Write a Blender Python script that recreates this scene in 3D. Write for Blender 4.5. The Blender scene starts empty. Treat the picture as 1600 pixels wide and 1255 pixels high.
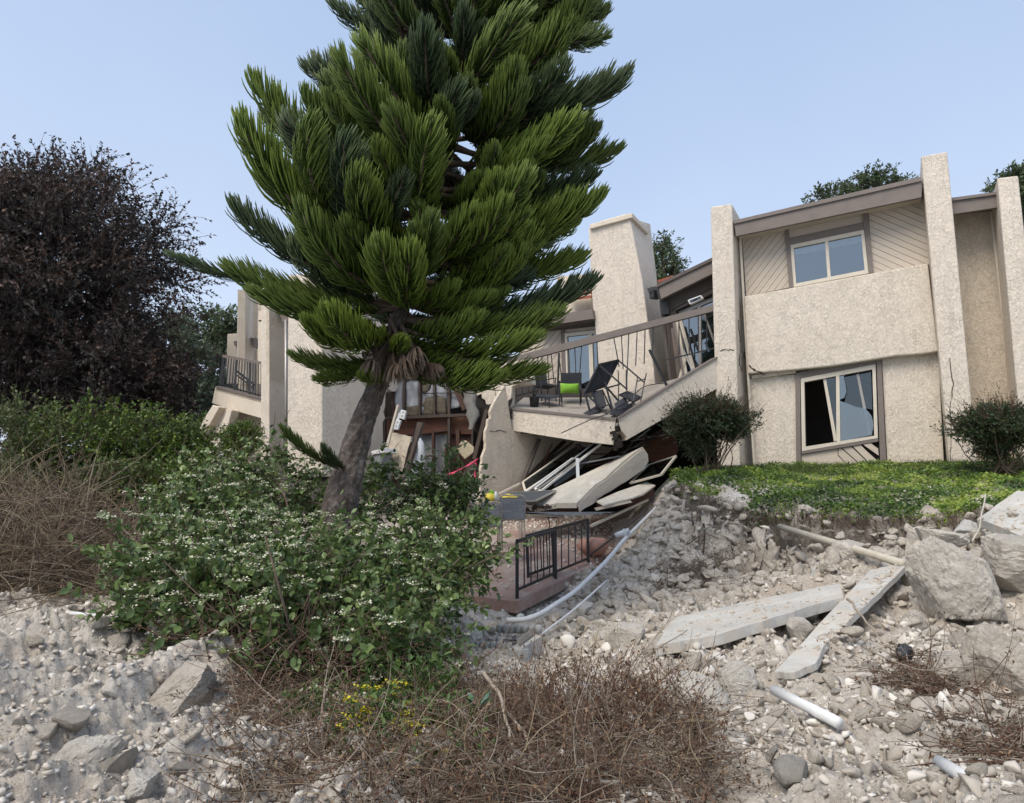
import bpy, math, random
import numpy as np
from mathutils import Vector, Matrix, noise as mnoise
SC = bpy.context.scene
COL = SC.collection
random.seed(7); RNG = np.random.default_rng(11)
# ---------------------------------------------------------------- camera
IW, IH, FPX = 1600.0, 1255.0, 1150.0
PITCH = math.radians(7.8)
CAMZ = 1.6
cam_d = bpy.data.cameras.new('camera'); cam = bpy.data.objects.new('camera', cam_d); COL.objects.link(cam)
cam_d.sensor_width = 36; cam_d.lens = 36 * FPX / IW; cam_d.clip_end = 2000; cam_d.clip_start = .05
cam.location = (0, 0, CAMZ); cam.rotation_euler = (math.radians(90) + PITCH, 0, 0)
SC.camera = cam
# ---------------------------------------------------------------- world, sun, exposure
SUN_EL, SUN_AZ = math.radians(52), math.radians(218)      # azimuth clockwise from +Y: behind the camera, to the left
wd = bpy.data.worlds.new('World'); SC.world = wd; wd.use_nodes = True
nt = wd.node_tree; nt.nodes.clear()
sky = nt.nodes.new('ShaderNodeTexSky'); sky.sky_type = 'NISHITA'; sky.sun_disc = False
sky.sun_elevation = SUN_EL; sky.sun_rotation = SUN_AZ; sky.air_density = 1.0; sky.dust_density = 3.0; sky.ozone_density = 2.0
bgd = nt.nodes.new('ShaderNodeBackground'); bgd.inputs['Strength'].default_value = .12
cloud = nt.nodes.new('ShaderNodeMix'); cloud.data_type = 'RGBA'; cloud.inputs[0].default_value = .80
tcw = nt.nodes.new('ShaderNodeTexCoord'); sxyz = nt.nodes.new('ShaderNodeSeparateXYZ')
rampw = nt.nodes.new('ShaderNodeValToRGB')
nzw = nt.nodes.new('ShaderNodeTexNoise'); nzw.inputs['Scale'].default_value = 1.6; nzw.inputs['Detail'].default_value = 4
addw = nt.nodes.new('ShaderNodeMath'); addw.operation = 'MULTIPLY_ADD'; addw.inputs[1].default_value = .5
out = nt.nodes.new('ShaderNodeOutputWorld')
rampw.color_ramp.elements[0].position = .10; rampw.color_ramp.elements[0].color = (3.8, 4.12, 4.65, 1)
rampw.color_ramp.elements[1].position = .85; rampw.color_ramp.elements[1].color = (2.15, 2.72, 3.75, 1)
L = nt.links.new
L(tcw.outputs['Generated'], sxyz.inputs[0]); L(tcw.outputs['Generated'], nzw.inputs['Vector'])
L(nzw.outputs[0], addw.inputs[0]); L(sxyz.outputs['Z'], addw.inputs[2])
L(addw.outputs[0], rampw.inputs[0]); L(sky.outputs[0], cloud.inputs['A']); L(rampw.outputs[0], cloud.inputs['B'])
L(cloud.outputs['Result'], bgd.inputs['Color']); L(bgd.outputs[0], out.inputs[0])
sd = bpy.data.lights.new('sun', 'SUN'); sun = bpy.data.objects.new('sun', sd); COL.objects.link(sun)
sd.energy = 1.5; sd.angle = math.radians(38); sd.color = (1, .915, .79)
sv = Vector((math.sin(SUN_AZ) * math.cos(SUN_EL), math.cos(SUN_AZ) * math.cos(SUN_EL), math.sin(SUN_EL)))
sun.rotation_euler = sv.to_track_quat('Z', 'Y').to_euler()
SC.view_settings.view_transform = 'Standard'; SC.view_settings.look = 'None'
SC.view_settings.exposure = 1.02; SC.view_settings.gamma = 1; SC.view_settings.use_curve_mapping = False
SC.render.engine = 'CYCLES'
# ---------------------------------------------------------------- geometry of the view
cP, sP = math.cos(PITCH), math.sin(PITCH)
def ray(px, py):
    u = (px - IW / 2) / FPX; v = (IH / 2 - py) / FPX
    return Vector((u, cP - sP * v, sP + cP * v))
def P(px, py, Y):
    r = ray(px, py); t = Y / r.y
    return Vector((r.x * t, Y, CAMZ + r.z * t))
class Plane:
    def __init__(s, a, b=None, d=None):
        s.o = Vector((a.x, a.y)); s.d = (Vector((b.x - a.x, b.y - a.y)) if b is not None else Vector(d)).normalized()
        s.n = Vector((s.d.y, -s.d.x))
        if s.n.dot(-s.o) < 0: s.n = -s.n
        s.n3 = Vector((s.n.x, s.n.y, 0)); s.d3 = Vector((s.d.x, s.d.y, 0))
    def hit(s, px, py, off=0.0):
        r = ray(px, py); o = s.o + s.n * off
        t = o.dot(s.n) / (r.x * s.n.x + r.y * s.n.y)
        return Vector((0, 0, CAMZ)) + r * t
FD = (.886, -.464)
# ---------------------------------------------------------------- objects and meshes
LOC = {}
def mesh_np(name, V, faces, mats=None, attrs=None, smooth=False, midx=None):
    """V (n,3); faces: list of (m,k) int arrays"""
    me = bpy.data.meshes.new(name)
    V = np.asarray(V, dtype=np.float32)
    me.vertices.add(len(V)); me.vertices.foreach_set('co', V.ravel())
    fl = [np.asarray(f, dtype=np.int32) for f in faces if len(f)]
    tot = np.concatenate([np.full(len(f), f.shape[1], dtype=np.int32) for f in fl])
    idx = np.concatenate([f.ravel() for f in fl])
    st = np.concatenate([[0], np.cumsum(tot)[:-1]]).astype(np.int32)
    me.loops.add(len(idx)); me.loops.foreach_set('vertex_index', idx)
    me.polygons.add(len(tot)); me.polygons.foreach_set('loop_start', st); me.polygons.foreach_set('loop_total', tot)
    if smooth: me.polygons.foreach_set('use_smooth', np.ones(len(tot), dtype=bool))
    for k, a in (attrs or {}).items():
        at = me.attributes.new(k, 'FLOAT', 'POINT'); at.data.foreach_set('value', np.asarray(a, dtype=np.float32))
    for m in (mats or []): me.materials.append(m)
    if midx is not None: me.polygons.foreach_set('material_index', np.asarray(midx, dtype=np.int32))
    me.update(calc_edges=True)
    return me
def link(name, me, parent=None):
    o = bpy.data.objects.new(name, me); COL.objects.link(o)
    if parent is not None:
        o.parent = parent; LOC[o.name] = LOC[parent.name]
    else: LOC[o.name] = Vector((0, 0, 0))
    return o
def tag(o, label=None, cat=None, group=None, kind=None):
    if label: o['label'] = label
    if cat: o['category'] = cat
    if group: o['group'] = group
    if kind: o['kind'] = kind
    return o
def thing(name, label, cat, loc=(0, 0, 0), group=None):
    o = bpy.data.objects.new(name, None); COL.objects.link(o); o.location = loc; o.empty_display_size = .2
    LOC[o.name] = Vector(loc)
    return tag(o, label, cat, group)
def obj(name, V, F, mat, parent=None, smooth=False, bevel=0, attrs=None):
    """V in world coordinates; F list of index lists (mixed sizes)"""
    off = LOC[parent.name] if parent is not None else Vector((0, 0, 0))
    me = bpy.data.meshes.new(name)
    me.from_pydata([tuple(Vector(v) - off) for v in V], [], [tuple(f) for f in F])
    me.materials.append(mat)
    if smooth: me.polygons.foreach_set('use_smooth', np.ones(len(me.polygons), dtype=bool))
    me.update()
    o = link(name, me, parent)
    if bevel:
        b = o.modifiers.new('bevel', 'BEVEL'); b.width = bevel; b.segments = 2; b.limit_method = 'ANGLE'; b.angle_limit = math.radians(35)
    return o
def prism(pts, vec, V=None, F=None):
    V = [] if V is None else V; F = [] if F is None else F
    n = len(pts); b = len(V); vec = Vector(vec)
    nrm = Vector((0, 0, 0))
    for i in range(n): nrm += (pts[i] - pts[0]).cross(pts[(i + 1) % n] - pts[0])
    if nrm.dot(vec) > 0: pts = pts[::-1]
    V += [Vector(p) for p in pts] + [Vector(p) + vec for p in pts]
    F += [list(range(b, b + n)), list(range(b + 2 * n - 1, b + n - 1, -1))]
    F += [[b + (i + 1) % n, b + i, b + n + i, b + n + (i + 1) % n] for i in range(n)]
    return V, F
def slab3(name, pts, vec, mat, parent=None, bevel=0):
    V, F = prism(pts, vec); return obj(name, V, F, mat, parent, bevel=bevel)
def panel(name, px, plane, off, thick, mat, parent=None, bevel=0):
    """traced outline standing in a vertical plane, with real thickness behind"""
    pts = [plane.hit(x, y, off) for x, y in px]
    return slab3(name, pts, -plane.n3 * thick, mat, parent, bevel)
def jag(a, b, n, amp, seed=0):
    r = random.Random(seed); res = []
    dx, dy = b[0] - a[0], b[1] - a[1]; l = math.hypot(dx, dy)
    for i in range(1, n):
        t = (i + r.uniform(-.3, .3)) / n; k = r.uniform(-amp, amp)
        res.append((a[0] + dx * t - dy / l * k, a[1] + dy * t + dx / l * k))
    return res
def ring(plane, outer, inner, off, thick, V=None, F=None):
    """wall or frame with a four-sided opening"""
    V = [] if V is None else V; F = [] if F is None else F
    O = [plane.hit(x, y, off) for x, y in outer]; I = [plane.hit(x, y, off) for x, y in inner]
    v = -plane.n3 * thick; b = len(V)
    V += O + I + [p + v for p in O] + [p + v for p in I]
    for i in range(4):
        j = (i + 1) % 4
        F += [[b + i, b + j, b + 4 + j, b + 4 + i], [b + 8 + j, b + 8 + i, b + 12 + i, b + 12 + j],
              [b + j, b + i, b + 8 + i, b + 8 + j], [b + 4 + i, b + 4 + j, b + 12 + j, b + 12 + i]]
    return V, F
def bar_geo(A, B, w, h, up=Vector((0, 0, 1)), V=None, F=None):
    V = [] if V is None else V; F = [] if F is None else F
    d = (B - A).normalized()
    if abs(d.dot(up)) > .97: up = Vector((0, 1, 0))
    s = d.cross(up).normalized(); u = s.cross(d).normalized(); b = len(V)
    for p in (A, B):
        for a, c in ((-1, -1), (1, -1), (1, 1), (-1, 1)): V.append(p + s * a * w / 2 + u * c * h / 2)
    F += [[b + 3, b + 2, b + 1, b], [b + 4, b + 5, b + 6, b + 7]]
    F += [[b + i, b + (i + 1) % 4, b + 4 + (i + 1) % 4, b + 4 + i] for i in range(4)]
    return V, F
def bar(name, A, B, w, h, mat, parent=None, up=Vector((0, 0, 1)), bevel=0):
    V, F = bar_geo(Vector(A), Vector(B), w, h, up); return obj(name, V, F, mat, parent, bevel=bevel)
def tube_geo(pts, rad, n=8, V=None, F=None, cap=True):
    V = [] if V is None else V; F = [] if F is None else F
    pts = [Vector(p) for p in pts]; b = len(V)
    ref = Vector((0, 0, 1)) if abs((pts[-1] - pts[0]).normalized().z) < .9 else Vector((1, 0, 0))
    for i, p in enumerate(pts):
        d = (pts[min(i + 1, len(pts) - 1)] - pts[max(i - 1, 0)]).normalized()
        s = d.cross(ref).normalized(); u = s.cross(d)
        r = rad[i] if hasattr(rad, '__len__') else rad
        for k in range(n):
            a = 2 * math.pi * k / n; V.append(p + (s * math.cos(a) + u * math.sin(a)) * r)
    for i in range(len(pts) - 1):
        for k in range(n):
            F.append([b + i * n + k, b + i * n + (k + 1) % n, b + (i + 1) * n + (k + 1) % n, b + (i + 1) * n + k])
    if cap: F += [[b + k for k in range(n)][::-1], [b + (len(pts) - 1) * n + k for k in range(n)]]
    return V, F
def tube(name, pts, rad, mat, parent=None, n=8, smooth=True):
    V, F = tube_geo(pts, rad, n); return obj(name, V, F, mat, parent, smooth=smooth)
def smooth_path(pts, k=6):
    """Catmull-Rom"""
    p = [Vector(q) for q in pts]; p = [p[0] * 2 - p[1]] + p + [p[-1] * 2 - p[-2]]; r = []
    for i in range(1, len(p) - 2):
        for j in range(k):
            t = j / k
            r.append(.5 * ((2 * p[i]) + (p[i + 1] - p[i - 1]) * t + (2 * p[i - 1] - 5 * p[i] + 4 * p[i + 1] - p[i + 2]) * t * t
                           + (3 * p[i] - p[i - 1] - 3 * p[i + 1] + p[i + 2]) * t ** 3))
    r.append(p[-2]); return r
def box_geo(c, s, rz=0, V=None, F=None, M=None):
    V = [] if V is None else V; F = [] if F is None else F; b = len(V)
    R = M or Matrix.Rotation(rz, 3, 'Z')
    for z in (-.5, .5):
        for x, y in ((-.5, -.5), (.5, -.5), (.5, .5), (-.5, .5)): V.append(Vector(c) + R @ Vector((x * s[0], y * s[1], z * s[2])))
    F += [[b + 3, b + 2, b + 1, b], [b + 4, b + 5, b + 6, b + 7]] + [[b + i, b + (i + 1) % 4, b + 4 + (i + 1) % 4, b + 4 + i] for i in range(4)]
    return V, F
def lathe_geo(prof, n=24, c=Vector((0, 0, 0)), M=None):
    V, F = [], []; M = M or Matrix.Identity(3)
    for r, z in prof:
        for k in range(n):
            a = 2 * math.pi * k / n; V.append(Vector(c) + M @ Vector((r * math.cos(a), r * math.sin(a), z)))
    for i in range(len(prof) - 1):
        for k in range(n): F.append([i * n + k, i * n + (k + 1) % n, (i + 1) * n + (k + 1) % n, (i + 1) * n + k])
    return V, F
# ---------------------------------------------------------------- materials
class NT:
    def __init__(s, name):
        s.m = bpy.data.materials.new(name); s.m.use_nodes = True; s.t = s.m.node_tree; s.n = s.t.nodes
        s.b = s.n['Principled BSDF']; s.out = s.n['Material Output']; s.tc = s.n.new('ShaderNodeTexCoord')
    def l(s, a, b): s.t.links.new(a, b)
    def noise(s, scale, detail=5, rough=.55, dist=0, vec=None):
        x = s.n.new('ShaderNodeTexNoise'); x.inputs['Scale'].default_value = scale; x.inputs['Detail'].default_value = detail
        x.inputs['Roughness'].default_value = rough; x.inputs['Distortion'].default_value = dist
        s.l(vec or s.tc.outputs['Object'], x.inputs['Vector']); return x.outputs[0]
    def ramp(s, f, *st):
        x = s.n.new('ShaderNodeValToRGB'); e = x.color_ramp.elements
        while len(e) < len(st): e.new(.5)
        for i, (p, c) in enumerate(st): e[i].position = p; e[i].color = tuple(c) + (1,) if len(c) == 3 else c
        s.l(f, x.inputs[0]); return x.outputs[0]
    def mix(s, f, a, b, mode='MIX'):
        x = s.n.new('ShaderNodeMix'); x.data_type = 'RGBA'; x.blend_type = mode
        for sock, v in ((x.inputs[0], f), (x.inputs['A'], a), (x.inputs['B'], b)):
            if isinstance(v, (int, float)): sock.default_value = v
            elif isinstance(v, tuple): sock.default_value = v + (1,)
            else: s.l(v, sock)
        return x.outputs['Result']
    def mth(s, op, a, b=None, c=None):
        x = s.n.new('ShaderNodeMath'); x.operation = op
        for i, v in enumerate((a, b, c)):
            if v is None: continue
            if isinstance(v, (int, float)): x.inputs[i].default_value = v
            else: s.l(v, x.inputs[i])
        return x.outputs[0]
    def mr(s, f, a, b, c=0, d=1):
        x = s.n.new('ShaderNodeMapRange'); s.l(f, x.inputs[0])
        for i, v in enumerate((a, b, c, d)): x.inputs[i + 1].default_value = v
        return x.outputs[0]
    def attr(s, name):
        x = s.n.new('ShaderNodeAttribute'); x.attribute_name = name; return x.outputs['Fac']
    def rnd(s):
        return s.n.new('ShaderNodeObjectInfo').outputs['Random']
    def bump(s, h, dist, strength=1.0, prev=None):
        x = s.n.new('ShaderNodeBump'); x.inputs['Distance'].default_value = dist; x.inputs['Strength'].default_value = strength
        s.l(h, x.inputs['Height'])
        if prev: s.l(prev, x.inputs['Normal'])
        s.l(x.outputs[0], s.b.inputs['Normal']); return x.outputs[0]
    def col(s, c):
        if isinstance(c, tuple): s.b.inputs['Base Color'].default_value = c + (1,)
        else: s.l(c, s.b.inputs['Base Color'])
    def set(s, **k):
        for a, v in k.items(): s.b.inputs[a.replace('_', ' ')].default_value = v
        return s
def basic(name, c1, c2=None, scale=6, rough=.7, bump=.004, bscale=60, metallic=0, grain=None):
    t = NT(name); c2 = c2 or tuple(x * .7 for x in c1)
    vec = None
    if grain:
        mp = t.n.new('ShaderNodeMapping'); mp.inputs['Scale'].default_value = grain; t.l(t.tc.outputs['Object'], mp.inputs[0]); vec = mp.outputs[0]
    n = t.noise(scale, 6, .6, 0, vec); c = t.ramp(n, (.3, c1), (.72, c2))
    c = t.mix(t.mr(t.rnd(), 0, 1, 0, .35), c, tuple(x * .72 for x in c1))
    t.col(c); t.set(Roughness=rough, Metallic=metallic)
    if bump: t.bump(t.noise(bscale, 4, .6, 0, vec), bump, .8)
    return t.m
def stucco_mat(name, c, dirt=.25, relief=.012, lines=.5):
    t = NT(name)
    w = t.noise(2.6, 4, .6, .4)
    a = t.noise(9.5, 3, .5, 2.4); ln = t.mr(t.mth('ABSOLUTE', t.mth('SUBTRACT', a, .5)), .0, .024, 1, 0)
    a2 = t.noise(14, 2, .5, 2.6); ln2 = t.mr(t.mth('ABSOLUTE', t.mth('SUBTRACT', a2, .5)), .0, .02, 1, 0)
    msk = t.mr(w, .3, .6, .55, 1); ln = t.mth('MULTIPLY', t.mth('MAXIMUM', t.mth('MULTIPLY', ln, msk), t.mth('MULTIPLY', ln2, .45)), t.mr(t.noise(5, 3), .3, .6, .6, 1))
    big = t.noise(.8, 6, .65); col = t.mix(t.mr(big, .35, .7, 0, 1), c, tuple(x * y for x, y in zip(c, (.95, .94, .92))))
    mott = t.noise(40, 5, .75); col = t.mix(t.mr(mott, .4, .75, 0, .10), col, tuple(x * .75 for x in c))
    mp = t.n.new('ShaderNodeMapping'); mp.inputs['Scale'].default_value = (3, 3, .18); t.l(t.tc.outputs['Object'], mp.inputs[0])
    st = t.noise(2.0, 6, .7, 0, mp.outputs[0]); col = t.mix(t.mr(st, .56, .85, 0, dirt), col, (.25, .21, .165))
    col = t.mix(t.mth('MULTIPLY', ln, lines), col, tuple(x * .55 for x in c))
    t.col(col); t.set(Roughness=.95)
    h = t.mth('SUBTRACT', t.mth('MULTIPLY', t.noise(9, 4, .5, 1.6), .9), t.mth('MULTIPLY', ln, .5))
    t.bump(h, relief, 1.0); return t.m
M = {}
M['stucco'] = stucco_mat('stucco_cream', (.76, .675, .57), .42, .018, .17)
M['stucco_dark'] = stucco_mat('stucco_shaded_cream', (.68, .59, .475), .46, .017, .15)  # darker copy of the cream; shade of side walls put into it
M['stucco_smooth'] = stucco_mat('stucco_fine', (.71, .625, .515), .36, .008, .09)
M['siding'] = basic('siding_beige', (.56, .485, .40), (.50, .43, .35), 3, .75, .001, 30, grain=(1, 1, 5))
M['trim'] = basic('trim_taupe', (.20, .165, .145), (.155, .13, .115), 4, .7, .002, 40)
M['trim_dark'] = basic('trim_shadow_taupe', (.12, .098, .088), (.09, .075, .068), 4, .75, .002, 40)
M['cream_paint'] = basic('window_cream', (.66, .60, .50), (.58, .52, .42), 6, .5, .001, 40)
M['white_paint'] = basic('white_paint', (.74, .74, .72), (.6, .6, .57), 6, .5, .001, 40)
M['alu'] = basic('aluminium_bronze', (.42, .40, .37), (.33, .31, .29), 8, .4, .001, 40, metallic=.5)
M['black'] = basic('black_metal', (.012, .012, .014), (.022, .022, .024), 12, .45, .001, 80)
M['black_mesh'] = basic('black_mesh_fabric', (.022, .024, .03), (.035, .038, .045), 50, .8, .001, 200)
M['void'] = basic('shade_and_dark_wood', (.02, .016, .013), (.03, .024, .02), 5, .9, .004, 30)  # near black: shade of gaps and cavities painted in, plus dark fragments
M['interior'] = basic('dim_room_wall', (.06, .05, .045), (.045, .038, .034), 3, .9, .002, 20)
M['redwood'] = basic('red_brown_framing_wood', (.085, .038, .025), (.045, .022, .016), 5, .8, .004, 30, grain=(1, 1, .25))
M['darkwood'] = basic('weathered_dark_wood', (.085, .062, .048), (.045, .033, .028), 6, .85, .005, 30, grain=(1, 1, .2))
M['plywood'] = basic('reddish_plywood', (.15, .058, .03), (.07, .03, .018), 4, .75, .003, 20, grain=(.4, 1, 3))
M['foil'] = basic('insulation_foil_grey', (.36, .37, .40), (.25, .26, .29), 7, .55, .02, 9)
M['wool'] = basic('insulation_wool_brown', (.15, .125, .09), (.085, .07, .05), 16, .95, .03, 40)
M['fibre'] = basic('tattered_grey_wool', (.30, .29, .27), (.15, .14, .13), 12, .95, .03, 25, grain=(3, 3, .6))
M['drywall'] = basic('grey_wallboard', (.24, .25, .26), (.19, .20, .21), 3, .85, .002, 30)
M['paper'] = basic('cream_paper', (.50, .44, .31), (.35, .30, .20), 9, .8, .01, 20)
M['white_plastic'] = basic('white_plastic', (.72, .74, .75), (.60, .62, .63), 9, .4, .002, 50)
M['pvc'] = basic('grey_white_pvc', (.78, .78, .77), (.66, .66, .64), 5, .4, .002, 50)
M['beige_pvc'] = basic('beige_pole', (.55, .50, .41), (.42, .38, .31), 7, .6, .003, 50)
M['concrete'] = None
M['pink'] = basic('pink_tape', (.75, .06, .16), (.62, .05, .13), 9, .5, 0)
M['green_cloth'] = basic('lime_cushion', (.20, .42, .03), (.15, .34, .02), 9, .8, .004, 60)
M['yellow'] = basic('yellow_plastic', (.75, .58, .05), (.66, .5, .04), 9, .5, .002, 40)
M['terracotta'] = basic('terracotta', (.52, .27, .20), (.42, .24, .19), 7, .75, .004, 40)
M['clay_tile'] = basic('red_clay_tile', (.35, .10, .055), (.24, .07, .045), 5, .8, .004, 30)
M['strap'] = basic('grey_blue_strap', (.20, .21, .235), (.15, .16, .18), 9, .5, .001, 60)
M['tan_metal'] = basic('tan_enamel_tube', (.50, .43, .34), (.40, .34, .27), 9, .5, .001, 60)
M['foundation'] = basic('grey_foundation', (.22, .215, .20), (.16, .155, .145), 5, .9, .006, 30)
M['screen'] = basic('grey_screen_mesh', (.075, .08, .082), (.06, .064, .066), 90, .8, .001, 200)
M['silver'] = basic('grey_sheet_metal', (.22, .24, .26), (.14, .155, .17), 5, .35, .004, 12, metallic=.6)
def glass_mat(name, tint, refl):
    t = NT(name); t.n.remove(t.b)
    tr = t.n.new('ShaderNodeBsdfTransparent'); tr.inputs[0].default_value = tint + (1,)
    gl = t.n.new('ShaderNodeBsdfGlossy'); gl.inputs['Roughness'].default_value = .03; gl.inputs[0].default_value = (.72, .80, .86, 1)
    bp = t.n.new('ShaderNodeBump'); bp.inputs['Distance'].default_value = .01; bp.inputs['Strength'].default_value = .25
    t.l(t.noise(2.0, 2), bp.inputs['Height']); t.l(bp.outputs[0], gl.inputs['Normal'])
    fr = t.n.new('ShaderNodeFresnel'); fr.inputs[0].default_value = 1.6
    f = t.mr(fr.outputs[0], 0, 1, refl, 1)
    mx = t.n.new('ShaderNodeMixShader'); t.l(f, mx.inputs[0]); t.l(tr.outputs[0], mx.inputs[1]); t.l(gl.outputs[0], mx.inputs[2])
    t.l(mx.outputs[0], t.out.inputs[0]); return t.m
M['glass'] = glass_mat('window_glass', (.7, .75, .76), .16)
M['glass_dusty'] = glass_mat('dusty_glass', (.30, .36, .36), .06)
def concrete_mat(name, c, rel=.004):
    t = NT(name)
    a = t.noise(1.7, 6, .62, .3); b = t.noise(9, 6, .7); s = t.noise(45, 4, .7)
    col = t.ramp(a, (.3, tuple(x * .78 for x in c)), (.55, c), (.78, tuple(min(1, x * 1.25) for x in c)))
    col = t.mix(t.mr(b, .48, .72, 0, .55), col, tuple(x * y for x, y in zip(c, (.72, .66, .56))))
    col = t.mix(t.mr(s, .5, .8, 0, .35), col, (.5, .48, .44))
    dd = t.noise(3.1, 7, .7, .8); col = t.mix(t.mr(dd, .5, .62, 0, .75), col, (.50, .44, .365)); col = t.mix(t.mr(t.noise(5.5, 6, .75, 1.5), .58, .66, 0, .6), col, tuple(x * .5 for x in c))
    t.col(col); t.set(Roughness=.93); n1 = t.bump(b, rel * 2, .8); t.bump(s, rel, .8, n1); return t.m
M['concrete'] = concrete_mat('pale_concrete', (.52, .505, .465))
M['block'] = concrete_mat('grey_block', (.40, .395, .375), .006)
M['patio'] = concrete_mat('red_concrete', (.235, .125, .098), .003)
M['patio'] = None
t = NT('red_concrete_dusty'); a = t.noise(1.3, 7, .7, .4); b = t.noise(12, 6, .7); s = t.noise(55, 4, .7)
col = t.ramp(b, (.3, (.27, .165, .132)), (.7, (.38, .25, .205))); col = t.mix(t.mr(a, .46, .62, 0, .8), col, (.40, .355, .31)); col = t.mix(t.mr(s, .5, .75, 0, .4), col, (.42, .36, .31))
t.col(col); t.set(Roughness=.93); n1 = t.bump(b, .006, .8); t.bump(s, .003, .8, n1); M['patio'] = t.m
M['dust_slab'] = concrete_mat('cream_slab_top', (.58, .54, .46), .003)
# ---------------------------------------------------------------- terrain
CP = [(0, 1255, 3.2), (300, 1255, 3.4), (800, 1255, 3.6), (1200, 1255, 3.5), (1600, 1255, 3.0),
 (200, 1180, 4.0), (420, 1135, 4.7), (60, 1000, 6.0), (300, 1080, 5.0), (0, 940, 7.6), (120, 925, 8.0), (250, 925, 8.0), (330, 1000, 6.2),
 (525, 925, 8.4), (420, 960, 7.2), (600, 1150, 4.6), (640, 1010, 6.8), (760, 1050, 6.4), (830, 1050, 7.4), (880, 1060, 7.0), (800, 985, 10.2), (900, 985, 9.0), (1000, 1100, 6.2),
 (850, 960, 11.0), (930, 905, 12.4), (985, 870, 13.6), (1010, 845, 14.2),
 (1012, 990, 8.4), (1080, 940, 10.0), (1200, 908, 10.2), (1110, 905, 10.9), (1300, 885, 9.4), (1400, 870, 9.2),
 (1035, 775, 13.6), (1072, 850, 12.1), (1130, 868, 11.4), (1240, 868, 10.75), (1350, 858, 9.9), (1450, 850, 9.6), (1530, 850, 9.0), (1600, 850, 8.4),
 (1050, 764, 13.9), (1100, 772, 12.7), (1250, 800, 11.4), (1350, 806, 10.9), (1450, 804, 10.6), (1520, 796, 10.4), (1600, 782, 10.4),
 (1050, 745, 16.0), (1150, 741, 16.4), (1300, 735, 15.6), (1400, 732, 15.0), (1525, 729, 14.3), (1600, 727, 13.6), (1250, 755, 13.8), (1450, 750, 12.8),
 (1050, 1005, 7.2), (1310, 935, 8.4), (1225, 1045, 6.2), (1410, 905, 8.3), (1490, 975, 7.2), (1600, 945, 7.2), (1600, 1110, 5.0), (1400, 1100, 5.0), (1300, 1010, 6.6), (1150, 1150, 4.6), (1450, 1180, 4.2),
 (1100, 1050, 6.3), (750, 950, 10.6), (700, 930, 11.5), (840, 900, 14.0)]
pts = [P(*c) for c in CP]
pts += [Vector(p) for p in ((0, 0, .05), (-2, 0, .1), (2, 0, .15), (0, 2, .08), (-3, -5, 0), (3, -5, .2), (0, -10, 0), (-8, 3, .4), (6, 2, .4), (-12, 8, .8), (12, 6, 1.2), (-20, 0, .5), (20, 0, 1.5),
  (-7, 11, .9), (-10, 12, 1.0), (-4, 11, 1.1), (-4.5, 14.5, 2.0), (-3, 17, 1.9), (-6, 18.5, 2.7), (-9, 19, 2.9), (-8, 24, 3.6), (-14, 22, 2.6), (-8, 32, 4.2), (-16, 34, 3.8), (-20, 40, 2.5), (0, 18, 1.0), (2, 20, 1.1), (1.5, 17, .95), (3.6, 16.5, 1.3), (3, 18, 1.1),
  (6, 20, 2.3), (10, 20, 2.35), (12, 15, 2.35), (15, 12, 2.2), (11, 9.5, 1.7), (20, 20, 2.3), (0, 30, 2.2), (0, 60, 2.5), (40, 60, 2.5), (-40, 60, 2.5), (-60, 20, 2), (60, 20, 2), (0, 25, 1.8), (-1.5, 13, .5), (-.5, 14.5, .55))]
TX = np.array([[p.x, p.y] for p in pts]); TZ = np.array([p.z for p in pts])
def _phi(a, b):
    d = np.sqrt(((a[:, None, :] - b[None, :, :]) ** 2).sum(-1) + .02); return d
_A = _phi(TX, TX); _n = len(TX)
_K = np.zeros((_n + 3, _n + 3)); _K[:_n, :_n] = _A + np.eye(_n) * -.02; _K[:_n, _n] = 1; _K[_n, :_n] = 1
_K[:_n, _n + 1:] = TX; _K[_n + 1:, :_n] = TX.T
_w = np.linalg.solve(_K, np.concatenate([TZ, [0, 0, 0]]))
def gz_arr(X, Y):
    q = np.stack([X, Y], 1); r = np.empty(len(q))
    for i in range(0, len(q), 20000):
        s = q[i:i + 20000]; r[i:i + 20000] = _phi(s, TX) @ _w[:_n] + _w[_n] + s @ _w[_n + 1:]
    return r
def gz(x, y): return float(gz_arr(np.array([x]), np.array([y]))[0])
def G(px, py, y0=2.5, y1=40):
    """where the sight line through a point of the view meets the ground"""
    ys = np.concatenate([np.arange(y0, 20, .06), np.arange(20, y1, .4)])
    r = ray(px, py); X = r.x / r.y * ys; Z = CAMZ + r.z / r.y * ys
    h = gz_arr(X, ys) - Z; k = np.argmax(h > 0)
    if not h[k] > 0: k = len(ys) - 1
    return Vector((X[k], ys[k], Z[k]))
# value noise for arrays
_perm = RNG.random((64, 64, 64)).astype(np.float32)
def vnoise(x, y, z):
    xi, yi, zi = np.floor(x).astype(int), np.floor(y).astype(int), np.floor(z).astype(int)
    fx, fy, fz = x - xi, y - yi, z - zi; fx = fx * fx * (3 - 2 * fx); fy = fy * fy * (3 - 2 * fy); fz = fz * fz * (3 - 2 * fz)
    g = lambda a, b, c: _perm[(xi + a) & 63, (yi + b) & 63, (zi + c) & 63]
    l = lambda a, b, t: a + (b - a) * t
    return l(l(l(g(0, 0, 0), g(1, 0, 0), fx), l(g(0, 1, 0), g(1, 1, 0), fx), fy), l(l(g(0, 0, 1), g(1, 0, 1), fx), l(g(0, 1, 1), g(1, 1, 1), fx), fy), fz) - .5
def fbm(x, y, z, s, o=4, g=.5):
    r = 0; a = 1
    for i in range(o): r = r + a * vnoise(x * s + 7.3 * i, y * s + 3.1 * i, z * s); s *= 2.03; a *= g
    return r
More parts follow.
